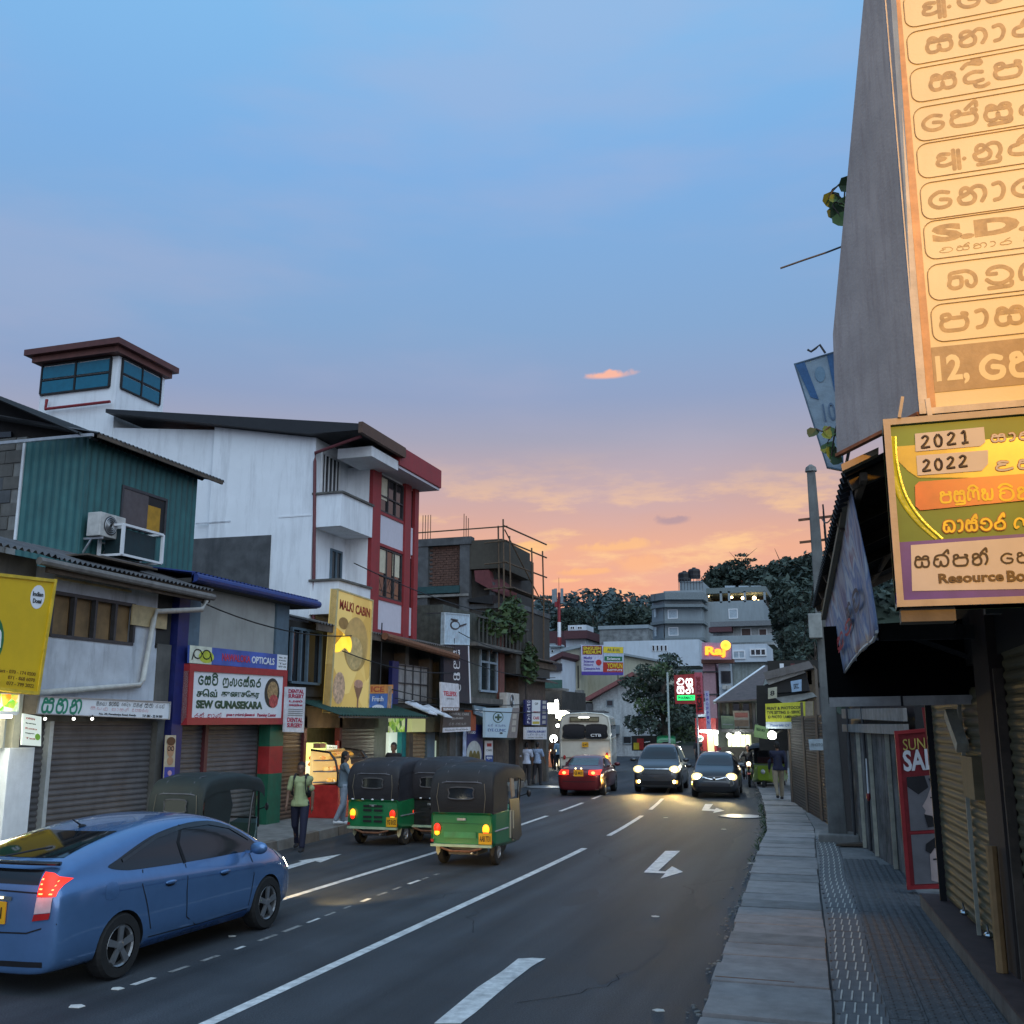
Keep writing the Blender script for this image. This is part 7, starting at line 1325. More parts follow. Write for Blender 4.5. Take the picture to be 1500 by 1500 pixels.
# small things beside the hoarding
bp = pxpanel('tin_sign', 'faded blue and white tin sign leaning askew behind the hoarding', 'sign', (1163, 533), (1232, 512), (1236, 690), (1211, 685), ('y', 9.4), .04, mat('faded_blue_white', (.34, .43, .50), .5, var=.2, streak=.4, dirt=(.2, .3, .38)), frame=mat('tin_edge', (.10, .16, .22), .5), fw=.012, fd=.01)
fbl = mat('faded_blue', (.05, .15, .33), .5, var=.3, streak=.3); bp.shape([(.02, .99), (.22, .99), (.36, .62), (.16, .66)], fbl, 'blue_stripe'); bp.shape([(.7, .99), (.98, .99), (1, .66), (.8, .66)], fbl, 'blue_stripe'); bp.text('10', mat('faded_grey_blue', (.15, .22, .32), .6), .42, .42, .82, .58, .0); bp.oval(.5, .84, .12, .07, mat('faded_ring', (.22, .34, .44), .6), 'faded_emblem')
t = thing('wire_hook', 'bent dark wire hook on top of the faded tin sign', 'wire', tuple(P(1200, 515, ('y', 9.3)))); MB().tube([P(u, v, ('y', 9.3)) for u, v in ((1209, 517), (1201, 505), (1195, 510), (1188, 515), (1183, 512))], .011, 5).build('wire', darksteel, t)
t = thing('rod', 'thin dark rod poking out from the hoarding into the sky', 'rod', tuple(P(1232, 362, ('y', 8)))); MB().tube([P(u, v, ('y', 8)) for u, v in ((1236, 360), (1210, 370), (1180, 380), (1143, 393))], .008, 5).build('wire', darksteel, t)
def vine(cu, cv, pts, lab):
    t = thing('vine', lab, 'plant', tuple(P(cu, cv, ('y', 7.9)))); st_ = []
    for i, (u, v, s) in enumerate(pts):
        p = P(u, v, ('y', 7.85 + rnd(.1))); st_.append(p); a = rnd(1.2) - 1.2; d = Vector((math.cos(a), rnd(.5), math.sin(a))).normalized(); e = d.cross(Vector((rnd(.3), -1, rnd(.3)))).normalized(); n = d.cross(e)
        out2 = [(0, 0), (.15, .42), (.5, .5), (.8, .3), (1, 0), (.8, -.3), (.5, -.5), (.15, -.42)]; q = [p + d * x * s + e * y * s - n * (.12 * s * (abs(y) ** 1.5) * 4 + .1 * s * x * x) for x, y in out2]
        MB().add(q + [p + d * .5 * s], [(8, k, (k + 1) % 8) for k in range(8)]).build('leaf', leafb if i % 3 else leafm, t)
    MB().tube(catmull(st_ + [P(cu, cv, ('y', 7.9))], 3), .006, 4).build('stem', bark, t)
vine(1238, 300, ((1228, 272, .13), (1218, 280, .14), (1232, 290, .12), (1220, 300, .15), (1228, 312, .14), (1234, 320, .10), (1236, 268, .1), (1214, 290, .07)), 'vine leaves sprouting over the upper edge of the hoarding side')
vine(1232, 640, ((1196, 628, .10), (1206, 632, .08), (1216, 625, .11), (1222, 635, .12), (1212, 648, .12), (1224, 655, .11), (1218, 668, .10), (1226, 620, .07)), 'vine leaves growing in front of the faded tin sign')
# sodium street lamp behind the viewer that lights the hoarding
ld = bpy.data.lights.new('street_lamp_light', 'SPOT'); ld.energy = 3300; ld.color = (1, .47, .04); ld.spot_size = R(50); ld.spot_blend = .6; ld.shadow_soft_size = .16
lo = bpy.data.objects.new('street_lamp_light', ld); col.objects.link(lo); lo.location = (2.75, -2.0, 6.85); lo.rotation_euler = (Vector((1.5, 7, 6.0)) - lo.location).to_track_quat('-Z', 'Y').to_euler()
t = thing('street_lamp', 'sodium street lamp on a grey post behind the viewer', 'street lamp', (3.4, -2.2, 0)); MB().tube([(3.5, -2.6, 0), (3.5, -2.6, 6.6), (3.3, -2.5, 7.0), (2.9, -2.3, 7.06)], .07, 8).build('post', steel, t); MB().box(2.6, -2.4, 7.0, 3.0, -2.05, 7.14).build('lamp_head', darksteel, t, bevel=.03)
# ================================================================== vehicles
def eval_mesh(o): return bpy.data.meshes.new_from_object(o.evaluated_get(bpy.context.evaluated_depsgraph_get()))
rubber = mat('rubber', (.018, .018, .018), .85, var=.2); alloy = mat('alloy', (.30, .31, .32), .35, .7, var=.1, bump=0); wellm = mat('wheel_well', (.008, .008, .008), .9, bump=0)
carglass = mat('car_glass', (.010, .012, .014), .06, var=.05, bump=0, spec=.6); seam = mat('seam_black', (.006, .006, .008), .7, bump=0); platey = mat('plate_yellow', (.72, .36, .01), .5, var=.05); platew = mat('plate_white', (.55, .55, .52), .5); chrome = mat('chrome', (.6, .6, .6), .12, 1., bump=0)
tail_on = glow_mat('tail_red_lit', (.9, .025, .008), 1.3); tail_hot = glow_mat('tail_hot', (1, .26, .08), 3); amber_on = glow_mat('amber_lit', (1, .34, .015), 2.2); head_on = glow_mat('head_lit', (1, .93, .70), 30); fog_on = glow_mat('fog_lit', (1, .66, .2), 16); tail_off = mat('tail_red', (.30, .015, .015), .2, bump=0, spec=.6); lens_w = mat('lens_clear', (.42, .43, .44), .15, bump=0, spec=.6)
def cpaint(name, c, rough=.28, metal=.35): return mat(name, c, rough, metal, var=.05, bump=0, coat=.6)
def patch(bv, poly_, axis, side, m, name, par, lift=.004, step=.05):
    """skin a flat outline onto the body: axis 'x' outline in (y,z), axis 'y' outline in (x,z), 'z' outline in (x,y)"""
    pts = []
    n = len(poly_)
    for i in range(n):
        a, c = Vector(poly_[i]), Vector(poly_[(i + 1) % n]); k = max(1, int((c - a).length / step))
        for j in range(k): pts.append(a.lerp(c, j / k))
    ne = len(pts); edges = [(i, (i + 1) % ne) for i in range(ne)]
    x0, x1 = min(p.x for p in pts), max(p.x for p in pts); y0, y1 = min(p.y for p in pts), max(p.y for p in pts)
    gx_ = x0 + step * .5
    while gx_ < x1:
        gy_ = y0 + step * .5
        while gy_ < y1: pts.append(Vector((gx_, gy_))); gy_ += step
        gx_ += step
    vs, es, fs, *_ = geometry.delaunay_2d_cdt([Vector((p.x, p.y)) for p in pts], edges, [], 1, 1e-5)
    out3 = []
    for p in vs:
        if axis == 'x': o, d = Vector((side * 3, p.x, p.y)), Vector((-side, 0, 0))
        elif axis == 'y': o, d = Vector((p.x, side * 6, p.y)), Vector((0, -side, 0))
        else: o, d = Vector((p.x, p.y, 4)), Vector((0, 0, -1))
        h = bv.ray_cast(o, d)
        if h[0] is None: h = bv.find_nearest(o + d * (3 if axis == 'x' else 4))
        out3.append(h[0] + h[1] * lift if h[1].dot(d) < 0 else h[0] - d * lift)
    b = MB(); b.v = [tuple(p) for p in out3]; b.f = [tuple(f) for f in fs]
    return b.build(name, m, par, smooth=True)
def stripp(bv, pts, axis, side, w, m, name, par, lift=.0035):
    a = [Vector(p) for p in pts]; L_, R_ = [], []
    for i, p in enumerate(a):
        d = (a[min(i + 1, len(a) - 1)] - a[max(i - 1, 0)]).normalized(); n = Vector((-d.y, d.x)) * w / 2; L_.append(tuple(p + n)); R_.append(tuple(p - n))
    return patch(bv, L_ + R_[::-1], axis, side, m, name, par, lift, .12)
def smoothpoly(pts, k=4): return [(p.x, p.y) for p in catmull([(a, b, 0) for a, b in pts], k, True)]
def interp(t, y):
    for (a, b), (c, d) in zip(t, t[1:]):
        if y <= c: return b + (d - b) * max(0, (y - a)) / (c - a)
    return t[-1][1]
def car_body(par, paint, top, width, belt, zbot, wells, wr, bulge=.0, tumble=.34, floor=.13):
    """lofted shell; top, width, belt are (y, value) tables from tail to nose"""
    ys = sorted(set([a for a, _ in top] + [a for a, _ in width])); b = MB(); NS = 12
    for y in ys:
        zt, w, be = interp(top, y), interp(width, y), interp(belt, y); be = min(be, zt - .10); hgt = max(0, zt - .09 - be); wr_ = w - .08 - tumble * hgt
        s = [(0, zbot), (w - .14, zbot), (w - .04, zbot + .06), (w - .005, zbot + .2), (w, zbot + (be - zbot) * .72), (w - .014, be - .085), (w - .075, be), (wr_ + (w - .075 - wr_) * .5, be + hgt * .5), (wr_, be + hgt), (wr_ - .10, zt - .028), (wr_ * .5, zt - .004), (0, zt)]
        b.v += [(x, y, z) for x, z in s] + [(-x, y, z) for x, z in s[-2:0:-1]]
    n = 2 * NS - 2
    for i in range(len(ys) - 1):
        for j in range(n): a = i * n + j; c = i * n + (j + 1) % n; b.f.append((a, c, c + n, a + n))
    b.f.append(tuple(reversed(range(n)))) if 0 else None
    # closed ends: shrunken inner ring then a fan
    for e, base in ((0, 0), (1, (len(ys) - 1) * n)):
        ring = [Vector(b.v[base + j]) for j in range(n)]; c = sum(ring, Vector()) / n; k = len(b.v); dy = -.015 if e == 0 else .015
        for f_ in (.86, .45):
            b.v += [tuple(Vector((c.x + (p.x - c.x) * f_, p.y + dy * (1 if f_ > .5 else 1.6), c.z + (p.z - c.z) * f_))) for p in ring]
        b.v.append((c.x, ring[0].y + dy * 1.8, c.z)); m_ = len(b.v) - 1
        for lo, hi in ((base, k), (k, k + n)):
            for j in range(n): q = (lo + j, hi + j, hi + (j + 1) % n, lo + (j + 1) % n); b.f.append(q if e else tuple(reversed(q)))
        for j in range(n): q = (k + n + j, m_, k + n + (j + 1) % n); b.f.append(q if e else tuple(reversed(q)))
    me = b.mesh('body'); bm = bmesh.new(); bm.from_mesh(me); bmesh.ops.recalc_face_normals(bm, faces=bm.faces); bm.to_mesh(me); bm.free()
    o = bpy.data.objects.new('body', me); col.objects.link(o); s = o.modifiers.new('s', 'SUBSURF'); s.levels = 2; s.render_levels = 2
    sol = eval_mesh(o); bv = BVHTree.FromPolygons([v.co.copy() for v in sol.vertices], [tuple(p.vertices) for p in sol.polygons])
    cut = MB()
    for y in wells:
        for sx in (-1, 1): cut.lathe([(wr, -.16), (wr, .3)], (sx * (interp(width, y) - .07 if sx > 0 else interp(width, y) - .07), y, wr * .90), 'x', 28) if sx > 0 else cut.lathe([(wr, -.3), (wr, .16)], (-(interp(width, y) - .07), y, wr * .90), 'x', 28)
    cm = cut.mesh('cut'); cm.materials.append(paint); cm.materials.append(wellm)
    bm = bmesh.new(); bm.from_mesh(cm); bmesh.ops.recalc_face_normals(bm, faces=bm.faces)
    for f in bm.faces: f.material_index = 1
    bm.to_mesh(cm); bm.free(); co = bpy.data.objects.new('cut', cm); col.objects.link(co)
    me.materials.append(paint); me.materials.append(wellm)
    bo = o.modifiers.new('b', 'BOOLEAN'); bo.operation = 'DIFFERENCE'; bo.object = co; bo.solver = 'EXACT'
    fin = eval_mesh(o); fin.name = 'body'
    if len(fin.materials) == 0: fin.materials.append(paint); fin.materials.append(wellm)
    bpy.data.objects.remove(o); bpy.data.objects.remove(co); fin.shade_smooth()
    try: fin.set_sharp_from_angle(angle=R(38))
    except Exception: pass
    ob = bpy.data.objects.new('body', fin); col.objects.link(ob); ob.parent = par; OFF[ob.name] = (0, 0, 0); return ob, bv
def wheel(par, x, y, r, w, sx, rimm=alloy, spokes=5, rr=.66):
    t = MB().lathe([(r * rr, -w / 2), (r * .93, -w / 2), (r, -w * .32), (r, w * .32), (r * .93, w / 2), (r * rr, w / 2)], (x, y, r), 'x', 28, False).build('tyre', rubber, par, smooth=False)
    b = MB(); d = sx * w * .5; b.lathe([(r * rr, d - sx * .02), (r * rr * .94, d - sx * .005), (r * rr * .86, d - sx * .02), (r * rr * .84, d - sx * .07)], (x, y, r), 'x', 28, False).lathe([(r * .17, d - sx * .04), (r * .17, d - sx * .006), (r * .1, d)], (x, y, r), 'x', 14)
    for i in range(spokes):
        a = 2 * math.pi * i / spokes + .3; c, s = math.cos(a), math.sin(a); p = Vector((x + d - sx * .018, y + c * r * .13, r + s * r * .13)); q = Vector((x + d - sx * .012, y + c * r * rr * .9, r + s * r * rr * .9)); wv = Vector((0, -s, c)) * r * .085; tv = Vector((sx * .012, 0, 0)); b.hexa([p - wv - tv, p + wv - tv, q + wv * 1.3 - tv, q - wv * 1.3 - tv, p - wv + tv, p + wv + tv, q + wv * 1.3 + tv, q - wv * 1.3 + tv])
    ri = b.build('rim', rimm, t); MB().lathe([(r * rr * .83, d - sx * .075), (.001, d - sx * .075)], (x, y, r), 'x', 24, False).build('brake_shadow', wellm, t); return t
def mirror_pair(par, x, y, z, m):
    for sx in (-1, 1): q = MB().ball((sx * x, y, z), (.12, .06, .075), 12, 8).build('mirror', m, par, smooth=True); MB().bar((sx * (x - .12), y + .02, z - .05), (sx * (x - .2), y + .03, z - .05), .03).build('stalk', m, q)
def plate(par, y, z, m, txt, w=.46, h=.16, facing=-1, x=0., name='number_plate'):
    p = MB().box(x - w / 2, y, z - h / 2, x + w / 2, y + .012, z + h / 2).build(name, m, par)
    ux = Vector((-facing * 1., 0, 0)) if facing < 0 else Vector((-1, 0, 0)); ux = Vector((1, 0, 0)) if facing < 0 else Vector((-1, 0, 0)); o = Vector((x - w * .42, y, z - h * .26)) if facing < 0 else Vector((x + w * .42, y + .012, z - h * .26))
    lettering(txt, black, p, o, ux, UZ, w * .84, h * .52, .02, lift=.004, depth=.002); return p
def spot(par, loc, aim, w, c, size=70, r=.05):
    d = bpy.data.lights.new('headlamp_light', 'SPOT'); d.energy = w; d.color = c; d.spot_size = R(size); d.spot_blend = .8; d.shadow_soft_size = r; o = bpy.data.objects.new('headlamp_light', d); col.objects.link(o); o.parent = par; o.location = loc; o.rotation_euler = Vector(aim).to_track_quat('-Z', 'Y').to_euler(); return o
# ---- blue hatchback in front
blue = cpaint('car_blue', (.10, .205, .40), .24, .45)
bc = thing('blue_car', 'metallic blue hatchback with a dark split rear window driving away in the near lane', 'car', (-8.0, 10.57, 0), None, R(-1.0), True)
top = [(-2.23, 1.03), (-2.19, 1.16), (-2.05, 1.22), (-1.7, 1.30), (-1.3, 1.375), (-.8, 1.455), (-.25, 1.492), (.2, 1.485), (.6, 1.42), (.95, 1.30), (1.3, 1.135), (1.5, 1.03), (1.8, .93), (2.05, .82), (2.18, .70), (2.25, .55)]
wid = [(-2.23, .76), (-2.19, .825), (-2.05, .855), (-1.7, .868), (-1.3, .873), (.2, .873), (1.3, .868), (1.8, .83), (2.05, .74), (2.18, .64), (2.25, .52)]
bel = [(-2.23, .98), (-1.7, 1.03), (-.8, .985), (.95, .92), (1.5, .90), (2.25, .7)]
body, bv = car_body(bc, blue, top, wid, bel, .19, (-1.35, 1.35), .345)
for sx in (-1, 1):
    patch(bv, smoothpoly([(-1.52, 1.085), (-1.36, 1.14), (-1.0, 1.25), (-.65, 1.33), (-.2, 1.38), (.2, 1.385), (.55, 1.34), (.9, 1.21), (1.17, 1.05), (1.22, .975), (.6, .975), (-.2, .985), (-1.0, 1.01), (-1.3, 1.03)], 3), 'x', sx, carglass, 'side_window', bc, .004, .06)
    stripp(bv, [(-.30, .98), (-.34, 1.2), (-.22, 1.37)], 'x', sx, .05, seam, 'window_post', bc, .007); stripp(bv, [(-1.3, 1.12), (-.7, 1.29), (-.2, 1.35), (.3, 1.35), (.7, 1.27), (1.05, 1.10)], 'x', sx, .035, mat('visor_smoke', (.03, .035, .04), .15, bump=0), 'rain_visor', bc, .012)
    stripp(bv, [(-.30, .97), (-.33, .7), (-.30, .42), (-.1, .30)], 'x', sx, .014, seam, 'door_seam', bc); stripp(bv, [(.98, 1.0), (1.0, .7), (.93, .35)], 'x', sx, .014, seam, 'door_seam', bc); stripp(bv, [(-1.02, 1.0), (-1.08, .86), (-.98, .62), (-.9, .40)], 'x', sx, .014, seam, 'door_seam', bc)
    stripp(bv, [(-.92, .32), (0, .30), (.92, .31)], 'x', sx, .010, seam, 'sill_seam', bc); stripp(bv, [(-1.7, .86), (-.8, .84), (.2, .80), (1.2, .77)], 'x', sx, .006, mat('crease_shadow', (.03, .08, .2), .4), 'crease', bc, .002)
    for y in (-.62, .38): h = MB().ball((sx * .878, y, .815 - .02 * y), (.02, .10, .022), 12, 6).build('door_handle', blue, bc, smooth=True); MB().ball((sx * .868, y, .80 - .02 * y), (.008, .08, .03), 10, 6).build('recess', seam, h)
    stripp(bv, [(-.95, .255), (0, .25), (.95, .26)], 'x', sx, .07, mat('sill_blue', (.055, .14, .36), .35, .4, bump=0), 'side_skirt', bc, .014)
patch(bv, [(-.58, 1.215), (.58, 1.215), (.50, 1.385), (-.50, 1.385)], 'y', -1, carglass, 'rear_glass', bc, .005, .06); patch(bv, [(-.575, 1.0), (.575, 1.0), (.575, 1.13), (-.575, 1.13)], 'y', -1, carglass, 'rear_glass', bc, .006, .06)
sp_ = MB(); 
for i in range(12): pass
MB().tube(catmull([(-.70, -2.10, 1.185), (-.4, -2.225, 1.195), (0, -2.26, 1.198), (.4, -2.225, 1.195), (.70, -2.10, 1.185)], 5), .045, 8, .45, (0, 0, 1)).build('spoiler', blackm, bc, smooth=True)
patch(bv, [(-.58, 1.0), (.58, 1.0), (.46, 1.32), (-.46, 1.32)], 'y', 1, carglass, 'windscreen', bc, .005, .07)
for sx in (-1, 1):
    lamp_poly = [(sx * .60, 1.11), (sx * .68, 1.10), (sx * .765, 1.04), (sx * .765, .90), (sx * .59, .90)]
    tl_ = patch(bv, lamp_poly, 'y', -1, tail_on, 'tail_lamp', bc, .012, .04); patch(bv, [(sx * .59, .895), (sx * .745, .895), (sx * .745, .765), (sx * .575, .745)], 'y', -1, lens_w, 'reverse_lens', bc, .012, .04); patch(bv, [(sx * .575, .74), (sx * .745, .76), (sx * .735, .705), (sx * .56, .68)], 'y', -1, tail_off, 'reflector', bc, .012, .04)
    pass
    for i in range(4): stripp(bv, [(sx * .605, .925 + i * .042), (sx * .735, .922 + i * .036)], 'y', -1, .013, tail_hot, 'led_row', bc, .016)
    patch(bv, smoothpoly([(2.10, .74), (1.85, .86), (1.62, .92), (1.75, .78), (2.0, .66)], 3), 'x', sx, lens_w, 'head_lamp', bc, .006, .05); patch(bv, [(sx * .52, .62), (sx * .72, .66), (sx * .70, .78), (sx * .5, .74)], 'y', 1, head_on, 'head_lamp', bc, .008, .05)
stripp(bv, [(-.62, .93), (0, .94), (.62, .93)], 'y', -1, .014, seam, 'hatch_seam', bc); stripp(bv, [(-.8, .66), (-.5, .57), (0, .555), (.5, .57), (.8, .66)], 'y', -1, .014, seam, 'hatch_seam', bc); stripp(bv, [(-.7, .30), (0, .28), (.7, .30)], 'y', -1, .05, seam, 'bumper_slot', bc); stripp(bv, [(-.30, .87), (.30, .87)], 'y', -1, .035, chrome, 'badge_bar', bc, .012)
plate(bc, -2.275, .74, platey, 'CAB 4231', .5, .2); lamp_p = MB().box(-.2, -2.27, .865, .2, -2.24, .885).build('plate_lamp', glow_mat('plate_glow', (1, .75, .4), 2.5), bc)
for y in (-1.35, 1.35):
    for sx in (-1, 1): wheel(bc, sx * .765, y, .315, .2, sx)
mirror_pair(bc, .98, .90, 1.02, blue); MB().tube([(0.0, -1.05, 1.42), (.0, -1.2, 1.50)], [.012, .006], 6).ball((0, -1.05, 1.42), (.03, .06, .02), 8, 4).build('antenna', black, bc)
MB().box(-.6, -1.9, .18, .6, 1.9, .21).build('underside', wellm, bc); MB().tube([(.05, -2.13, 1.235), (.3, -1.98, 1.29), (.42, -1.92, 1.31)], .010, 5).build('wiper', black, bc); patch(bv, smoothpoly([(-1.62, .80), (-1.46, .80), (-1.45, .93), (-1.60, .93)], 3), 'x', 1, mat('fuel_flap_blue', (.085, .18, .36), .3, .4, bump=0), 'fuel_flap', bc, .003, .05)
for sx in (-1, 1): spot(bc, (sx * .6, 2.32, .7), (0.10, 1, -.36), 300, (1, .66, .22), 50)
for sx in (-1, 1): d = lamp(0, 0, 0, 1.5, (1, .08, .03), .06); d.parent = bc; d.location = (sx * .68, -2.36, .98)
# ---- three-wheelers
canvas = mat('hood_canvas', (.022, .022, .026), .6, var=.3, sc_=3, bump=.25); canvasb = mat('hood_brown', (.020, .020, .021), .65, var=.3, sc_=3, bump=.25); canvasg = mat('hood_green', (.016, .023, .022), .65, var=.25, sc_=3); tukg = cpaint('tuk_green', (.008, .17, .055), .32, .1); tukb = cpaint('tuk_black', (.012, .012, .014), .35, .1); tukd = cpaint('tuk_dark_green', (.03, .06, .05), .4, .1); beige = mat('seat_beige', (.34, .26, .18), .7)
def tuk(name, label, x, y, rz, paint, hood, vents=True, lights=(amber_on, tail_on), plate_s='YK 4821', seams=True, cover=True):
    t = thing(name, label, 'three-wheeler', (x, y, 0), 'three-wheeled taxis', R(rz), True); t.scale = (.93, 1, 1)
    # tub: tapered lower body
    b = MB(); rows_ = [(-1.22, .60, .36, .90), (-1.26, .625, .40, .93), (-1.1, .645, .33, .96), (-.35, .65, .30, .96), (-.30, .65, .30, .62), (.35, .62, .28, .46), (.75, .50, .30, .50), (1.05, .36, .34, .85), (1.28, .22, .40, .95)]
    for y_, w, z0, z1 in rows_:
        r = .06; b.v += [(-w + r, y_, z0), (w - r, y_, z0), (w, y_, z0 + r), (w, y_, z1 - .03), (w - .03, y_, z1), (-w + .03, y_, z1), (-w, y_, z1 - .03), (-w, y_, z0 + r)]
    for i in range(len(rows_) - 1):
        for j in range(8): a = i * 8 + j; c = i * 8 + (j + 1) % 8; b.f.append((a, c, c + 8, a + 8))
    b.f += [tuple(reversed(range(8))), tuple((len(rows_) - 1) * 8 + j for j in range(8))]; b.build('tub', paint, t, bevel=.015)
    # hood over bows
    prof = [(-1.24, .93), (-1.29, 1.2), (-1.27, 1.46), (-1.17, 1.64), (-.95, 1.72), (-.5, 1.76), (0, 1.755), (.45, 1.72), (.72, 1.66), (.86, 1.58)]
    cross = [(-1, -.26), (-1, -.13), (-.985, -.06), (-.93, -.015), (-.7, .0), (-.35, .018), (0, .025), (.35, .018), (.7, 0), (.93, -.015), (.985, -.06), (1, -.13), (1, -.26)]
    h = MB(); n = len(cross)
    pc = [(p.x, p.y) for p in catmull([(a, c, 0) for a, c in prof], 4)]; wv = lambda i: .64 - .05 * max(0, (i / len(pc) - .6))
    for i, (y_, z_) in enumerate(pc):
        g = max(0., min(1., (z_ - 1.30) / .38)) if y_ < -.9 else 1.
        for cx, dz in cross: h.v.append((cx * wv(i) * (1.0 if abs(cx) < .99 else 1.004), y_ + (0 if g > .5 else (-dz) * .0), z_ + dz * g + (.012 * math.sin(i * 1.05) * (abs(cx) < .9) if y_ > -.9 else 0) + .007 * math.sin(5.3 * cx + i * .8 + x) + random.uniform(-.004, .004)))
    for i in range(len(pc) - 1):
        for j in range(n - 1): a = i * n + j; h.f.append((a, a + 1, a + n + 1, a + n))
    h.build('hood', hood, t, smooth=True)
    # rear quarters (canvas to the door opening)
    for sx in (-1, 1): MB().prism([(sx * .645, -1.25, .92), (sx * .645, -.42, .92), (sx * .635, -.30, 1.25), (sx * .63, -.42, 1.52), (sx * .63, -1.1, 1.58), (sx * .635, -1.22, 1.42)], (-sx * .02, 0, 0)).build('side_canvas', hood, t)
    w = smoothpoly([(-.27, 1.19), (.27, 1.19), (.29, 1.27), (.27, 1.36), (-.27, 1.36), (-.29, 1.27)], 3); rw = MB().prism([(a * .8, -1.292 + (c - 1.27) * .0, c) for a, c in w], (0, -.012, 0)).build('rear_window', carglass, t)
    MB().tube([(a * .84, -1.305, 1.275 + (c - 1.275) * 1.12) for a, c in w + [w[0]]], .013, 5).build('window_trim', mat('trim_grey', (.09, .085, .085), .6), rw)
    MB().tube([(-.63, -1.22, 1.42), (-.3, -1.285, 1.47), (.3, -1.285, 1.47), (.63, -1.22, 1.42)], .012, 5).build('hood_seam', mat('seam_grey', (.11, .11, .12), .6), t)
    for x_ in (-.32, .32): MB().tube([(x_, -1.27, 1.47), (x_, -1.17, 1.655), (x_, -.95, 1.735), (x_, -.2, 1.775)], .007, 4).build('roof_seam', mat('seam_grey', (0, 0, 0)), t)
    if seams:
        for i in range(5): MB().ball((-.5 + .25 * i, -1.285, .945), (.035, .02, .018), 8, 4).build('hood_clip', board, t)
    if vents:
        for i in range(2):
            for j in range(4): MB().box(-.24 + i * .27, -1.262, .48 + j * .085 + (.05 if j > 1 else 0), -.03 + i * .27, -1.255, .525 + j * .085 + (.05 if j > 1 else 0)).build('vent', black, t)
    else: MB().box(-.36, -1.262, .50, .30, -1.258, .60).build('panel_mark', mat('panel_pale', (.03, .24, .09), .4), t); MB().box(-.55, -1.263, .745, .55, -1.258, .75).build('panel_seam', seam, t)
    for sx, m in ((-1, lights[0]), (1, lights[1])):
        lp = MB().ball((sx * .5, -1.265, .66), (.07, .03, .085), 12, 8).build('tail_lamp', m, t, smooth=True); MB().ball((sx * .5, -1.268, .585), (.055, .026, .05), 10, 6).build('lower_lens', tail_on if m is amber_on else amber_on, lp, smooth=True)
    plate(t, -1.305, .50, platey, plate_s, .26, .19, x=.50)
    MB().tube([(-.42, -1.28, .33), (-.2, -1.33, .28), (.2, -1.33, .28), (.42, -1.28, .33)], .022, 6).build('bumper', rust, t); MB().box(-.62, -1.3, .345, .62, -1.24, .39).build('tail_sill', mat('sill_pale', (.35, .45, .30), .5), t)
    for sx in (-1, 1): MB().tube([(sx * .655, -1.15, .62), (sx * .658, -.4, .62)], .014, 5).build('side_moulding', steel, t); MB().box(sx * .60 - .03, -1.275, .42, sx * .60 + .03, -1.255, .47).build('reflector', tail_off, t); MB().tube([(sx * .46, -1.27, .93), (sx * .5, -1.31, 1.2), (sx * .47, -1.285, 1.45)], .006, 4).build('hood_rope', mat('rope_tan', (.2, .17, .12), .8), t)
    MB().box(-.09, -1.262, .80, .09, -1.25, .84).build('latch', steel, t)
    MB().box(-.3, -1.15, .2, .3, -.6, .34).build('engine', darksteel, t); MB().tube([(.22, -1.3, .26), (.22, -.8, .26)], .03, 6).build('exhaust', steel, t)
    for sx in (-1, 1):
        wheel(t, sx * .54, -.78, .235, .12, sx, steel, 4, .52)
        MB().prism([(sx * .50, -1.04, .36), (sx * .62, -1.04, .36), (sx * .60, -1.06, .22), (sx * .56, -1.06, .17), (sx * .52, -1.06, .22)], (0, .012, 0)).build('mudflap', mat('flap_ivory', (.5, .48, .3), .6) if sx < 0 or vents else black, t)
    wheel(t, 0, 1.08, .235, .12, 1, steel, 4, .52)
    MB().box(-.58, -.95, .6, .58, -.45, .74).box(-.58, -1.08, .74, .58, -.95, 1.2).build('passenger_seat', maroon, t); MB().box(-.26, .0, .55, .26, .36, .68).build('driver_seat', maroon, t)
    for sx in (-1, 1): MB().tube([(sx * .60, .30, .45), (sx * .60, .42, 1.2), (sx * .585, .55, 1.58)], .022, 6).tube([(sx * .42, .98, .80), (sx * .52, .80, 1.3), (sx * .55, .74, 1.58)], .022, 6).build('door_post', tukb, t)
    if cover: MB().prism([(.62, -.22, 1.50), (.62, -.02, 1.48), (.64, .0, 1.16), (.64, -.16, 1.14)], (.03, 0, 0)).build('rolled_flap', beige, t); MB().prism([(.62, -.26, 1.12), (.62, .36, 1.1), (.66, .42, .40), (.66, .2, .33), (.66, -.2, .40)], (.02, 0, 0)).build('door_flap', tukb, t); MB().box(.655, -.30, .42, .67, -.24, .92).box(.655, -.13, .36, .67, -.07, .90).build('flap_stripe', mat('flap_stripe', (.42, .40, .30), .6), t)
    ws = MB().prism([(-.44, .84, .98), (.44, .84, .98), (.5, .76, 1.5), (-.5, .76, 1.5)], (0, .012, 0)).build('windscreen', gm, t); MB().tube([(-.45, .85, .96), (.45, .85, .96)], .018, 6).build('scuttle', tukb, ws)
    for sx in (-1, 1): MB().tube([(sx * .5, .80, 1.1), (sx * .66, .84, 1.15)], .01, 4).ball((sx * .70, .84, 1.16), (.05, .02, .07), 8, 6).build('mirror', tukb, t)
    MB().ball((0, 1.3, .72), (.09, .05, .09), 12, 8).build('head_lamp', lens_w, t); return t
tuk('three_wheeler', 'green three-wheeler with a plain back panel, closest to the centre line', -6.86, 19.2, 1.0, tukg, canvasb, False, (tail_on, amber_on), 'AAB 7731', False)
tuk('three_wheeler', 'green three-wheeler with slatted back vents beside the snack kiosk', -9.72, 21.6, -1.5, tukg, canvas, True, (amber_on, tail_on), 'YG 0152')
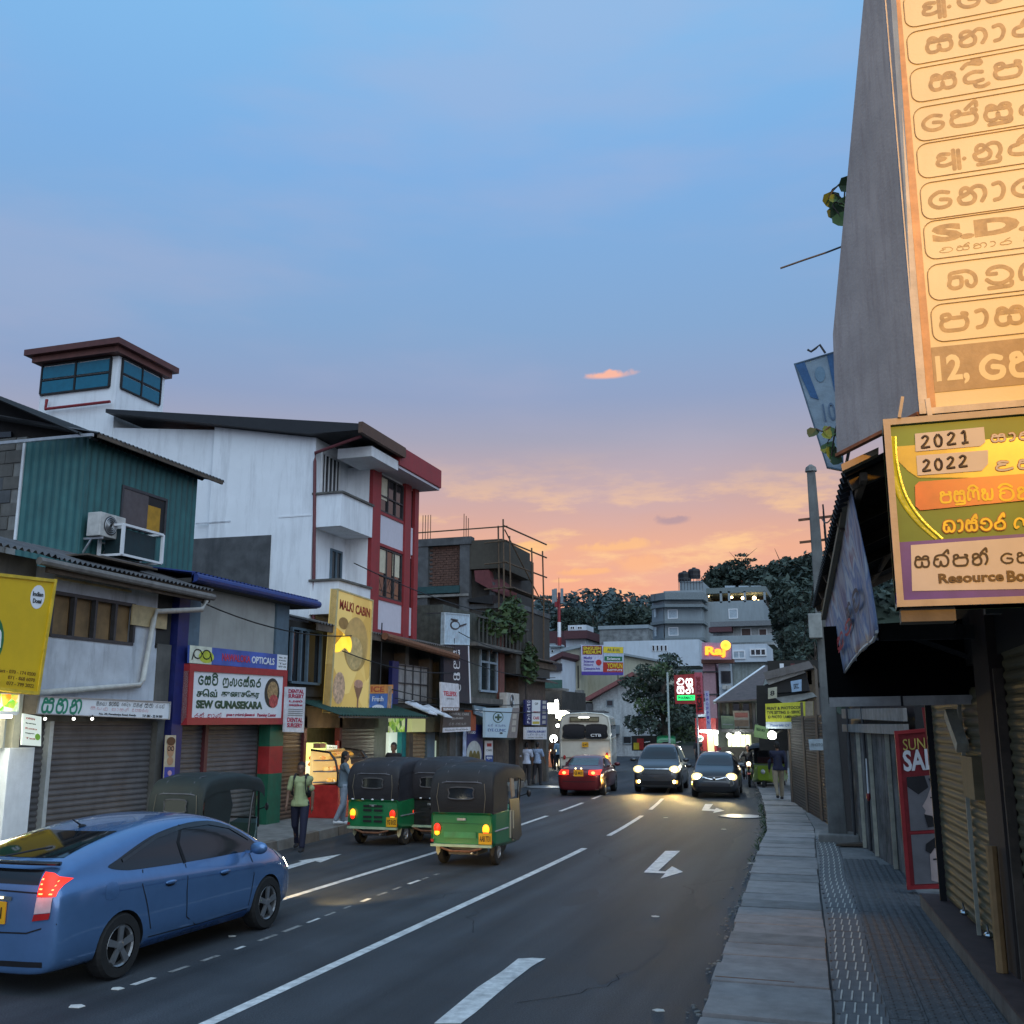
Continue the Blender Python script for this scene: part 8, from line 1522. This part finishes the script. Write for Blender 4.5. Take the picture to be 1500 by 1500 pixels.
tuk('three_wheeler', 'black three-wheeler half hidden between the two green ones', -8.70, 22.3, -1.0, tukb, canvas, True, (tail_on, tail_on), 'QL 2209')
tk_ = tuk('three_wheeler', 'dull green parked three-wheeler seen over the blue car roof', -10.3, 15.4, -2, tukd, canvasg, False, (tail_off, tail_off), 'GH 3327', False, False); tk_.scale = (.82, .80, .96)
for px_, r_ in (((-6.86, 18.0, .45), (1, .5, .1)),): pass
# ---- other cars
def simple_car(name, label, loc, rz, paint, sc_, kind, group='cars and vans on the road'):
    t = thing(name, label, 'car' if kind != 'van' else 'van', loc, group, R(rz), True)
    if kind == 'sedan':
        top = [(-2.15, .86), (-2.08, .97), (-1.5, 1.0), (-1.2, 1.08), (-.75, 1.33), (-.2, 1.39), (.3, 1.37), (.75, 1.2), (1.1, 1.0), (1.8, .88), (2.1, .74), (2.15, .6)]; wid = [(-2.15, .70), (-2.08, .78), (-1.5, .83), (.75, .84), (1.8, .80), (2.1, .70), (2.15, .6)]; bel = [(-2.15, .84), (-1.2, .92), (.75, .90), (2.15, .7)]; wz = (-1.25, 1.3)
    elif kind == 'van':
        top = [(-2.2, 1.2), (-2.1, 1.55), (-1.5, 1.74), (0, 1.78), (.6, 1.70), (1.0, 1.45), (1.35, 1.16), (1.8, 1.06), (2.12, .95), (2.2, .75)]; wid = [(-2.2, .80), (-2.1, .86), (-1.5, .9), (.6, .9), (1.35, .9), (1.8, .88), (2.12, .82), (2.2, .74)]; bel = [(-2.2, 1.05), (1.0, 1.05), (1.35, 1.0), (2.2, .8)]; wz = (-1.35, 1.35)
    else:
        top = [(-1.9, 1.1), (-1.82, 1.35), (-1.2, 1.5), (-.2, 1.54), (.3, 1.48), (.75, 1.28), (1.1, 1.06), (1.6, .94), (1.88, .80), (1.95, .6)]; wid = [(-1.9, .74), (-1.82, .80), (-1.2, .84), (.75, .845), (1.6, .80), (1.88, .72), (1.95, .62)]; bel = [(-1.9, .96), (.75, .93), (1.95, .7)]; wz = (-1.2, 1.25)
    body, bv = car_body(t, paint, top, wid, bel, .2, wz, .34 if kind == 'van' else .32)
    zt = max(z for _, z in top)
    for sx in (-1, 1):
        y0, y1 = (-1.0, .85) if kind == 'sedan' else (-1.8, 1.0) if kind == 'van' else (-1.55, .85); zb = interp(bel, 0) + .04
        patch(bv, [(y0 + .1, zb), (y1 + .05, zb), (y1 - .38, zt - .16), (y0 + .42, zt - .15)], 'x', sx, carglass, 'side_window', t, .005, .09)
        for y in wz: wheel(t, sx * (interp(wid, y) - .11), y, .31 if kind != 'van' else .34, .2, sx)
    mirror_pair(t, interp(wid, .6) + .10, .78 if kind != 'van' else 1.0, interp(bel, .6) + .12, paint)
    MB().box(-.6, -1.6, .18, .6, 1.6, .22).build('underside', wellm, t); return t, bv
redc = cpaint('car_maroon', (.10, .008, .012), .3, .3)
rc, bv = simple_car('maroon_car', 'maroon saloon with lit tail lamps following the bus', (-9.55, 38.4, 0), 4.0, redc, 1, 'sedan', None)
patch(bv, [(-.56, 1.04), (.56, 1.04), (.5, 1.27), (-.5, 1.27)], 'y', -1, mat('rear_glass_pale', (.05, .07, .07), .08, bump=0, spec=.8), 'rear_glass', rc, .006, .08)
for sx in (-1, 1): patch(bv, [(sx * .36, .74), (sx * .74, .74), (sx * .74, .90), (sx * .36, .90)], 'y', -1, tail_on, 'tail_lamp', rc, .010, .06); MB().ball((sx * .52, -2.19, .81), (.07, .02, .055), 10, 6).build('brake_bulb', tail_hot, rc)
plate(rc, -2.19, .80, platey, 'GE 4410', .34, .22)
for x in (-.1, .1): MB().ball((x, -2.2, .96), (.035, .02, .03), 8, 5).build('plate_lamp', glow_mat('plate_glow', (0, 0, 0), 0), rc)
stripp(bv, [(-.7, .52), (0, .5), (.7, .52)], 'y', -1, .02, seam, 'bumper_seam', rc)
for sx in (-1, 1): d = lamp(0, 0, 0, 2.0, (1, .1, .03), .06); d.parent = rc; d.location = (sx * .55, -2.3, .8)
def front_dress(t, bv, y, zl, zf, w, grille, plate_s, hood_z, wsz):
    patch(bv, wsz, 'y', 1, carglass, 'windscreen', t, .006, .09)
    for sx in (-1, 1):
        hl = MB().ball((sx * w, y, zl), (.20, .06, .135), 16, 10).build('head_lamp', glow_mat('lamp_halo', (1, .74, .30), 1.25), t, smooth=True); MB().ball((sx * w, y + .04, zl), (.115, .05, .08), 12, 8).build('bulb', head_on, hl, smooth=True)  # outer yellow glow is the halo round the lamp, built as a ball
        if zf: fl = MB().ball((sx * (w - .02), y + .02, zf), (.14, .05, .125), 14, 8).build('fog_lamp', glow_mat('fog_halo', (1, .55, .12), 1.1), t, smooth=True); MB().ball((sx * (w - .02), y + .055, zf), (.07, .04, .065), 12, 8).build('bulb', fog_on, fl, smooth=True)  # amber ball glows as the halo of the fog lamp
    patch(bv, grille, 'y', 1, blackm, 'grille', t, .008, .07); plate(t, y + .03, .50, platew, plate_s, .44, .13, 1)
sv, bv = simple_car('grey_van', 'dark grey people carrier with four blazing front lamps', (-7.25, 40.9, 0), 184.5, cpaint('van_grey', (.055, .06, .065), .3, .5), 1, 'van', None)
front_dress(sv, bv, 2.14, .86, .42, .66, [(-.55, .66), (.55, .66), (.5, .90), (-.5, .90)], 'PA 6543', 1.1, [(-.68, 1.22), (.68, 1.22), (.6, 1.62), (-.6, 1.62)])
stripp(bv, [(-.5, .87), (.5, .87)], 'y', 1, .03, chrome, 'grille_bar', sv, .014); patch(bv, [(-.75, .3), (.75, .3), (.72, .45), (-.72, .45)], 'y', 1, seam, 'air_dam', sv, .008, .1)
for sx in (-1, 1): MB().tube([(sx * .62, -1.6, 1.80), (sx * .62, .3, 1.80)], .02, 6).build('roof_rail', steel, sv); spot(sv, (sx * .66, 2.3, .85), (0, 1, -.13), 260, (1, .70, .26), 70); spot(sv, (sx * .64, 2.3, .42), (0, 1, -.22), 90, (1, .60, .14), 90)
hc, bv = simple_car('dark_hatchback', 'dark silver hatchback with dazzling headlamps nearest the footway', (-4.85, 38.6, 0), 184, cpaint('hatch_grey', (.03, .034, .038), .28, .4), 1, 'hatch', None)
front_dress(hc, bv, 1.84, .72, 0, .58, [(-.42, .60), (.42, .60), (.34, .72), (-.34, .72)], 'KT 9087', 1.0, [(-.62, 1.08), (.62, 1.08), (.54, 1.40), (-.54, 1.40)])
stripp(bv, [(-.42, .71), (-.1, .64), (.1, .64), (.42, .71)], 'y', 1, .03, chrome, 'grille_bar', hc, .016); MB().ball((0, 1.99, .67), (.06, .02, .04), 10, 6).build('badge', chrome, hc); patch(bv, [(-.6, .26), (.6, .26), (.56, .40), (-.56, .40)], 'y', 1, seam, 'air_dam', hc, .008, .1)
for sx in (-1, 1): spot(hc, (sx * .58, 2.05, .72), (.25, 1, -.14), 240, (1, .76, .32), 52); MB().ball((sx * .62, 1.86, .38), (.05, .03, .045), 8, 6).build('fog_lamp', lens_w, hc)
# ---- bus
cb_ = cpaint('bus_cream', (.56, .55, .48), .45, .05)
bs = thing('bus', 'old cream city bus seen from behind with two rear windows', 'bus', (-12.95, 52.4, 0), None, R(11), True)
prof = [(-1.18, .45), (-1.22, .7), (-1.22, 1.6), (-1.19, 2.5), (-1.12, 2.86), (-.85, 3.0), (0, 3.06), (.85, 3.0), (1.12, 2.86), (1.19, 2.5), (1.22, 1.6), (1.22, .7), (1.18, .45)]
b = MB(); ys = [(-4.62, .90), (-4.7, .95), (-4.6, 1), (4.4, 1), (4.7, .96)]; n = len(prof)
for y_, s in ys: b.v += [(x * (s if y_ < -4.55 or y_ > 4.5 else 1), y_ if not (y_ < -4.65) else y_ + .05, 1.6 + (z - 1.6) * (s * .5 + .5)) for x, z in prof]
for i in range(len(ys) - 1):
    for j in range(n): a = i * n + j; c = i * n + (j + 1) % n; b.f.append((a, c, c + n, a + n))
b.f += [tuple(reversed(range(n))), tuple((len(ys) - 1) * n + j for j in range(n))]; b.build('body', cb_, bs, bevel=.03)
for x0 in (-.98, .06):
    w = smoothpoly([(x0, 1.86), (x0 + .92, 1.86), (x0 + .94, 2.15), (x0 + .90, 2.45), (x0 + .02, 2.45), (x0 - .02, 2.15)], 3); f = MB().prism([(a, -4.655, c) for a, c in w], (0, -.03, 0)).build('rear_window', carglass, bs); MB().tube([(a, -4.69, c) for a, c in w + [w[0]]], .025, 5).build('gasket', black, f)
db_ = MB().box(-.72, -4.7, 2.60, .66, -4.64, 2.84).build('destination_box', mat('dest_dark', (.05, .045, .03), .4), bs); MB().box(-.68, -4.71, 2.63, .62, -4.702, 2.80).build('glass', mat('dest_olive', (.16, .15, .09), .3), db_); MB().box(-.3, -4.715, 2.79, .2, -4.70, 2.82).build('strip_lamp', tube_w, db_); lettering('654', black, db_, (-.2, -4.71, 2.66), RX, UZ, .4, .1, .02)
lettering('CTB', board, bs, (.25, -4.69, 1.92), RX, UZ, .5, .13, .02); plate(bs, -4.72, 1.56, platey, '62-4471', .3, .22)
for z_ in (.95, 1.75): MB().box(-1.225, -4.6, z_, -1.205, 4.4, z_ + .05).box(1.205, -4.6, z_, 1.225, 4.4, z_ + .05).box(-1.15, -4.69, z_, 1.15, -4.66, z_ + .04).build('trim_strip', mat('trim_olive', (.2, .2, .16), .6), bs)
for sx in (-1, 1):
    for i in range(7): MB().box(sx * 1.175, -4.2 + i * 1.2, 1.9, sx * 1.215, -3.2 + i * 1.2, 2.45).build('side_window', carglass, bs)
    for y_ in (-2.9, 3.0): wheel(bs, sx * 1.02, y_, .48, .28, sx, steel, 6, .55)
    MB().ball((sx * .98, -4.68, .98), (.07, .03, .1), 10, 6).build('tail_lamp', amber_on if sx > 0 else tail_off, bs)
MB().box(.95, -4.68, 1.04, 1.05, -4.66, 1.2).build('reflector', tail_off, bs); MB().box(-1.1, -4.66, .40, 1.1, -4.4, .6).build('rear_bumper', darksteel, bs)
MB().tube([(-.9, -4.2, 3.1), (.9, -4.2, 3.1), (.9, 2, 3.1), (-.9, 2, 3.1), (-.9, -4.2, 3.1)], .03, 5).build('roof_rack', darksteel, bs)
d = lamp(0, 0, 0, 3, (1, .5, .1), .08); d.parent = bs; d.location = (1.0, -4.8, 1.0)
b = tuk('three_wheeler', 'small green three-wheeler far off beside the bus', -11.7, 68, 8, tukg, tukg, False, (tail_off, tail_off), 'WP 1180', False, False)
b = tuk('three_wheeler', 'lime green three-wheeler parked at the kerb behind the motorcycle', -3.35, 42.5, 176, cpaint('tuk_lime', (.20, .30, .02), .35, .1), canvas, False, (tail_off, tail_off), 'KY 6620', False, False)
# ================================================================== people
def limb(b, pts, rr, n=10):
    b.tube(pts, rr, n)
    for p, r in zip(pts, rr): b.ball(p, r, n, 6)
def fuse(b, name, m, par, vox, smooth=2):
    me = b.mesh(name); o = bpy.data.objects.new(name, me); col.objects.link(o); r = o.modifiers.new('r', 'REMESH'); r.mode = 'VOXEL'; r.voxel_size = vox
    if smooth: s = o.modifiers.new('s', 'SMOOTH'); s.iterations = smooth; s.factor = .5
    me2 = eval_mesh(o); me2.name = name; bpy.data.objects.remove(o); me2.materials.append(m); me2.shade_smooth(); ob = bpy.data.objects.new(name, me2); col.objects.link(ob); ob.parent = par; OFF[ob.name] = (0, 0, 0); return ob
V = Vector
def person(label, loc, rz, J=None, h=1.70, shirt=None, trousers=None, hairc=None, skinm=None, shoe=None, vox=.011, sleeve=.55, hairlong=False, legs=(.18, -.12), arms=(-.15, .2), elbow=(.25, .25), group=None, bag=None, head=0., dress=0):
    t = thing('person', label, 'person', loc, group, R(rz), True); s = h / 1.70; t.scale = (s, s, s); skinm = skinm or skin; shoe = shoe or black
    j = dict(hip=V((0, 0, .93)), chest=V((0, .0, 1.26)), neck=V((0, .0, 1.45)), head=V((0, .02, 1.60)))
    for k, sx in enumerate((-1, 1)):
        a = legs[k]; hp = V((sx * .095, 0, .90)); kn = hp + V((sx * .01, math.sin(a) * .43, -math.cos(a) * .43)); a2 = a - (.35 if a < 0 else .08); an = kn + V((0, math.sin(a2) * .42, -math.cos(a2) * .42)); j['hp%d' % k], j['kn%d' % k], j['an%d' % k] = hp, kn, an
        b_ = arms[k]; sh = V((sx * .185, 0, 1.39)); el = sh + V((sx * .055, math.sin(b_) * .28, -math.cos(b_) * .28)); c_ = b_ + elbow[k]; wr = el + V((sx * .0, math.sin(c_) * .25, -math.cos(c_) * .25)); j['sh%d' % k], j['el%d' % k], j['wr%d' % k] = sh, el, wr
    if J: j.update({k: V(v) for k, v in J.items()})
    zmin = min(j['an0'].z, j['an1'].z)
    if not J:
        for k in j: j[k] = j[k] - V((0, 0, zmin - .075))
    b = MB(); H_ = j['head']; N_ = j['neck']; ch, hp = j['chest'], j['hip']
    ch_ = math.cos(head), math.sin(head); fw_h = V((-ch_[1], ch_[0], 0)); rt_h = V((ch_[0], ch_[1], 0))
    b.ball(H_ + V((0, 0, .02)), (.074, .092, .105), 14, 10); b.ball(H_ + fw_h * .035 + V((0, 0, -.055)), (.052, .055, .06), 12, 8); b.ball(H_ + fw_h * .098 + V((0, 0, -.012)), (.013, .016, .022), 8, 6)
    for sx in (-1, 1): b.ball(H_ + rt_h * (.076 * sx) + V((0, 0, -.005)), (.012, .022, .03), 8, 6); b.ball(H_ + rt_h * (.03 * sx) + fw_h * .078 + V((0, 0, .016)), (.018, .014, .010), 8, 6)
    limb(b, [N_ - V((0, 0, .08)), N_ + V((0, .01, .06))], [.055, .05])
    limb(b, [ch + V((-.09, 0, .08)), ch + V((.09, 0, .08))], [.095, .095]); limb(b, [hp, hp.lerp(ch, .5), ch], [.11, .105, .115]); limb(b, [hp + V((-.06, 0, -.02)), hp + V((.06, 0, -.02))], [.10, .10])
    for k, sx in enumerate((-1, 1)):
        limb(b, [j['hp%d' % k], j['hp%d' % k].lerp(j['kn%d' % k], .5), j['kn%d' % k], j['kn%d' % k].lerp(j['an%d' % k], .35), j['an%d' % k]], [.085, .073, .055, .052, .036]); limb(b, [j['an%d' % k] + V((0, -.02, -.035)), j['an%d' % k] + V((0, .13, -.045))], [.036, .03])
        limb(b, [ch + V((sx * .10, 0, .12)), j['sh%d' % k], j['el%d' % k], j['el%d' % k].lerp(j['wr%d' % k], .4), j['wr%d' % k]], [.06, .055, .040, .037, .026])
        w = j['wr%d' % k]; d = (w - j['el%d' % k]).normalized(); side = V((sx, 0, 0)); fwd = d.cross(side).normalized() * (-sx) if abs(d.x) < .9 else V((0, 1, 0))
        limb(b, [w + d * .02, w + d * .075], [.028, .032])
        for q in range(4):
            o = w + d * .09 + fwd * (.024 - .016 * q); L_ = (.062, .070, .066, .050)[q]; inn = side * (-.018); limb(b, [o, o + d * L_ * .5 + inn * .3, o + d * L_ + inn], [.0098, .009, .008], 6)
        o = w + d * .04 + fwd * .03; limb(b, [o, o + d * .03 + fwd * .022, o + d * .06 + fwd * .026 - side * .01], [.011, .010, .0085], 6)
    fuse(b, 'body', skinm, t, vox, 1)
    if shirt:
        b = MB(); limb(b, [ch + V((-.10, 0, .085)), ch + V((.10, 0, .085))], [.112, .112]); limb(b, [hp + V((0, 0, -.03)), hp.lerp(ch, .45), ch], [.155, .135, .132]); limb(b, [hp + V((-.06, 0, -.04)), hp + V((.06, 0, -.04))], [.14, .14])
        limb(b, [N_ - V((0, 0, .075)), N_ - V((0, 0, .04))], [.075, .066])
        for k in (0, 1):
            e = j['sh%d' % k].lerp(j['el%d' % k], min(1, sleeve * 1.6)) if sleeve < .65 else j['el%d' % k]; pts, rr = [ch + V((-.1 if k == 0 else .1, 0, .12)), j['sh%d' % k], e], [.075, .072, .062]
            if sleeve >= .65: pts.append(e.lerp(j['wr%d' % k], .93)); rr[2] = .056; rr.append(.042)
            limb(b, pts, rr)
        so = fuse(b, 'shirt', shirt, t, vox * 1.1, 2); bm = bmesh.new(); bm.from_mesh(so.data); bmesh.ops.bisect_plane(bm, geom=bm.verts[:] + bm.edges[:] + bm.faces[:], plane_co=hp + V((0, 0, -.07)), plane_no=(0, 0, 1), clear_inner=not J); bm.to_mesh(so.data); bm.free(); so.data.shade_smooth()
    if trousers:
        b = MB(); limb(b, [hp + V((-.055, 0, -.02)), hp + V((.055, 0, -.02))], [.122, .122])
        for k in (0, 1): limb(b, [j['hp%d' % k], j['kn%d' % k], j['an%d' % k] + V((0, 0, .03))], [.104, .076, .062])
        fuse(b, 'trousers', trousers, t, vox * 1.1, 2)
    for k in (0, 1): b = MB(); a_ = j['an%d' % k]; limb(b, [a_ + V((0, -.03, -.035)), a_ + V((0, .06, -.042)), a_ + V((0, .15, -.052))], [.046, .045, .034]); fuse(b, 'shoe', shoe, t, .012, 1)
    b = MB(); b.ball(H_ + V((0, 0, .042)) - fw_h * .014, (.083, .098, .098), 14, 10); b.ball(H_ - fw_h * .03 + V((0, 0, -.01)), (.078, .075, .085), 12, 8)
    if hairlong: b.ball(H_ - fw_h * .07 + V((0, 0, -.10)), (.075, .05, .14), 12, 8)
    hr = b.mesh('hair'); bm = bmesh.new(); bm.from_mesh(hr)
    cut = [v for v in bm.verts if (v.co - H_).dot(fw_h) > .045 and v.co.z < H_.z + .055]; bmesh.ops.delete(bm, geom=cut, context='VERTS'); bm.to_mesh(hr); bm.free(); hr.materials.append(hairc or mat('hair_black', (.008, .007, .007), .55, bump=.4, bsc=300)); hr.shade_smooth()
    o = bpy.data.objects.new('hair', hr); col.objects.link(o); o.parent = t; OFF[o.name] = (0, 0, 0)
    for sx in (-1, 1): MB().ball(H_ + rt_h * (.03 * sx) + fw_h * .090 + V((0, 0, .016)), (.010, .006, .006), 8, 6).build('eye', black, t)
    if bag == 'backpack':
        q = MB(); limb(q, [ch + V((-.08, -.19, .10)), ch + V((.08, -.19, .10))], [.09, .09]); limb(q, [ch + V((-.09, -.2, -.16)), ch + V((.09, -.2, -.16))], [.105, .105]); limb(q, [ch + V((0, -.2, .1)), ch + V((0, -.21, -.16))], [.11, .12]); bp_ = thing('backpack', 'black backpack worn by the walking man in the pale green tee', 'backpack', loc, None, R(rz), True); bp_.scale = (s, s, s); fuse(q, 'pack', black, bp_, .014, 2)
        for sx in (-1, 1): MB().tube(catmull([ch + V((sx * .10, -.16, .20)), ch + V((sx * .115, -.03, .235)), ch + V((sx * .12, .10, .16)), ch + V((sx * .125, .145, .0)), ch + V((sx * .15, .10, -.16)), ch + V((sx * .15, -.12, -.2))], 4), .024, 6, .4).build('strap', black, bp_)
    return t, j
gz = lambda u, v, z=0: P(u, v, ('z', z))
teegreen = mat('tee_pale_green', (.30, .34, .17), .8, var=.12); navyt = mat('trousers_navy', (.014, .015, .035), .8); jean = mat('jeans_pale', (.26, .30, .36), .8, var=.2, sc_=9); jacket = mat('jacket_bluegrey', (.12, .16, .19), .8, var=.15); khaki = mat('trousers_khaki', (.22, .19, .14), .8); navys = mat('shirt_navy', (.010, .014, .04), .8); whites = mat('shirt_white_blue', (.40, .45, .56), .8); stripe_s = mat('shirt_blue_stripe', (.24, .32, .46), .8, var=.35, sc_=22); darkc = mat('dark_cloth', (.02, .02, .024), .85)
p = gz(437, 1246, .0); person('man in a pale green tee and navy trousers with backpack straps walking along the kerb', (p.x, p.y, .0), 196, shirt=teegreen, trousers=navyt, bag='backpack', legs=(.22, -.16), arms=(-.12, .16), elbow=(.15, .3), sleeve=.42, shoe=darkc)
p = gz(502, 1208, .2); t, j = person('woman in a blue grey jacket and pale jeans with a pink bag by the kiosk', (p.x, p.y, .2), -55, h=1.62, shirt=jacket, trousers=jean, legs=(.05, -.05), arms=(.35, .45), elbow=(1.1, 1.2), sleeve=.8, hairlong=True, head=-.2, shoe=board)
q = MB(); w = j['wr1']; limb(q, [w + V((-.05, .08, -.10)), w + V((.02, .09, -.26))], [.09, .12]); bg_ = thing('bag', 'pink bag held by the woman beside the snack kiosk', 'bag', tuple(t.location), None, t.rotation_euler.z, True); fuse(q, 'pouch', mat('bag_pink', (.42, .14, .17), .7), bg_, .015); MB().tube([w + V((-.08, .06, -.06)), w + V((-.04, .02, .05)), w + V((.04, .06, -.06))], .012, 6).build('handle', mat('bag_pink', (0, 0, 0)), bg_)
p = gz(773, 1151); person('man in a plain pale shirt, nearer the doorways of the two by the corner shop', (p.x - .05, p.y, .0), 12, shirt=whites, trousers=darkc, legs=(.1, -.06), sleeve=.5, vox=.016)
p = gz(783, 1150); t, j = person('man in a blue striped shirt, nearer the road of the two by the corner shop', (p.x + .1, p.y + .1, .0), -10, shirt=stripe_s, trousers=darkc, legs=(-.1, .1), arms=(.1, .35), sleeve=.5, vox=.016)
p = gz(1142, 1171, .15); person('man in a navy shirt and khaki trousers walking away on the slab footway', (p.x, p.y, .15), 14, h=1.76, shirt=navys, trousers=khaki, legs=(-.22, .22), arms=(.2, -.2), sleeve=.8, vox=.013, shoe=darkc)
p = Yp(577, 1100, 27); person('bearded man in dark clothes whose head shows over the slatted three-wheeler', (p.x, 27, .2), 170, h=1.74, shirt=darkc, trousers=darkc, legs=(0, 0), vox=.016)
p = Yp(527, 1112, 26.2); person('short dark haired person mostly hidden behind the slatted three-wheeler', (p.x, 26.2, .2), 120, h=1.50, shirt=darkc, trousers=darkc, legs=(0, 0), vox=.02)
p = Yp(646, 1112, 30.5); person('person with bowed dark head just above the roof of the black three-wheeler', (p.x, 30.5, .0), 60, h=1.48, shirt=darkc, trousers=darkc, legs=(0, 0), vox=.02)
for u, v, y, sh_, lab in ((811, 1122, 56, mat('shirt_brown', (.12, .05, .02), .8), 'far pedestrian in brown before the bright shop past the corner'), (819, 1122, 55, mat('shirt_sky', (.25, .36, .46), .8), 'far pedestrian in a sky blue shirt before the bright shop past the corner')):
    p = Yp(u, v, y); person(lab, (p.x, y, 0), 180, shirt=sh_, trousers=darkc, vox=.024)
p = Yp(1023, 1100, 59); person('dark figure standing at the red pharmacy under the round cross sign', (p.x, 59, 0), 200, shirt=darkc, trousers=darkc, legs=(0, 0), vox=.024)
# motorcycle and rider coming towards us
mk = gz(1098, 1152); mx, my = mk.x, mk.y
mb = thing('motorcycle', 'dark motorcycle with a lit front coming along the kerb', 'motorcycle', (mx, my, 0), None, R(186), True)
for y in (-.62, .66): wheel(mb, 0, y, .29, .09, 1, steel, 6, .72)
MB().tube([(0, -.62, .29), (0, -.1, .42), (0, .2, .75), (0, .5, .92)], .035, 6).build('frame', darksteel, mb); MB().ball((0, .12, .80), (.14, .26, .12), 12, 8).build('tank', redd, mb, smooth=True); MB().box(-.13, -.65, .72, .13, -.05, .80).build('seat', black, mb, bevel=.03); MB().box(-.13, -.2, .28, .13, .22, .6).build('engine', darksteel, mb, bevel=.03)
for sx in (-1, 1): MB().tube([(sx * .07, .66, .29), (sx * .07, .5, .95)], .022, 6).build('fork', chrome, mb)
MB().tube([(-.36, .40, 1.04), (-.1, .48, 1.0), (.1, .48, 1.0), (.36, .40, 1.04)], .016, 6).build('handlebar', darksteel, mb); MB().ball((0, .60, .92), (.09, .06, .09), 12, 8).build('head_lamp', glow_mat('bike_lamp', (1, .8, .5), 3), mb, smooth=True); MB().prism([(-.07, .60, .56), (.07, .60, .56), (.07, .95, .50), (-.07, .95, .50)], (0, 0, .03)).build('mudguard', redd, mb); MB().tube([(.16, -.8, .3), (.16, 0, .32)], .04, 8).build('exhaust', chrome, mb)
RJ = dict(hip=(0, -.3, .88), chest=(0, -.18, 1.20), neck=(0, -.14, 1.38), head=(0, -.10, 1.54), hp0=(-.10, -.3, .86), hp1=(.10, -.3, .86), kn0=(-.22, .12, .74), kn1=(.22, .12, .74), an0=(-.2, -.02, .36), an1=(.2, -.02, .36), sh0=(-.19, -.16, 1.33), sh1=(.19, -.16, 1.33), el0=(-.32, .08, 1.18), el1=(.32, .08, 1.18), wr0=(-.33, .34, 1.08), wr1=(.33, .34, 1.08))
person('helmeted rider in dark clothes on the motorcycle by the kerb', (mx, my, 0), 186, J=RJ, shirt=mat('rider_jacket', (.03, .028, .03), .7), trousers=darkc, sleeve=.9, vox=.016, hairc=mat('helmet_dark', (.03, .02, .02), .25, bump=0))
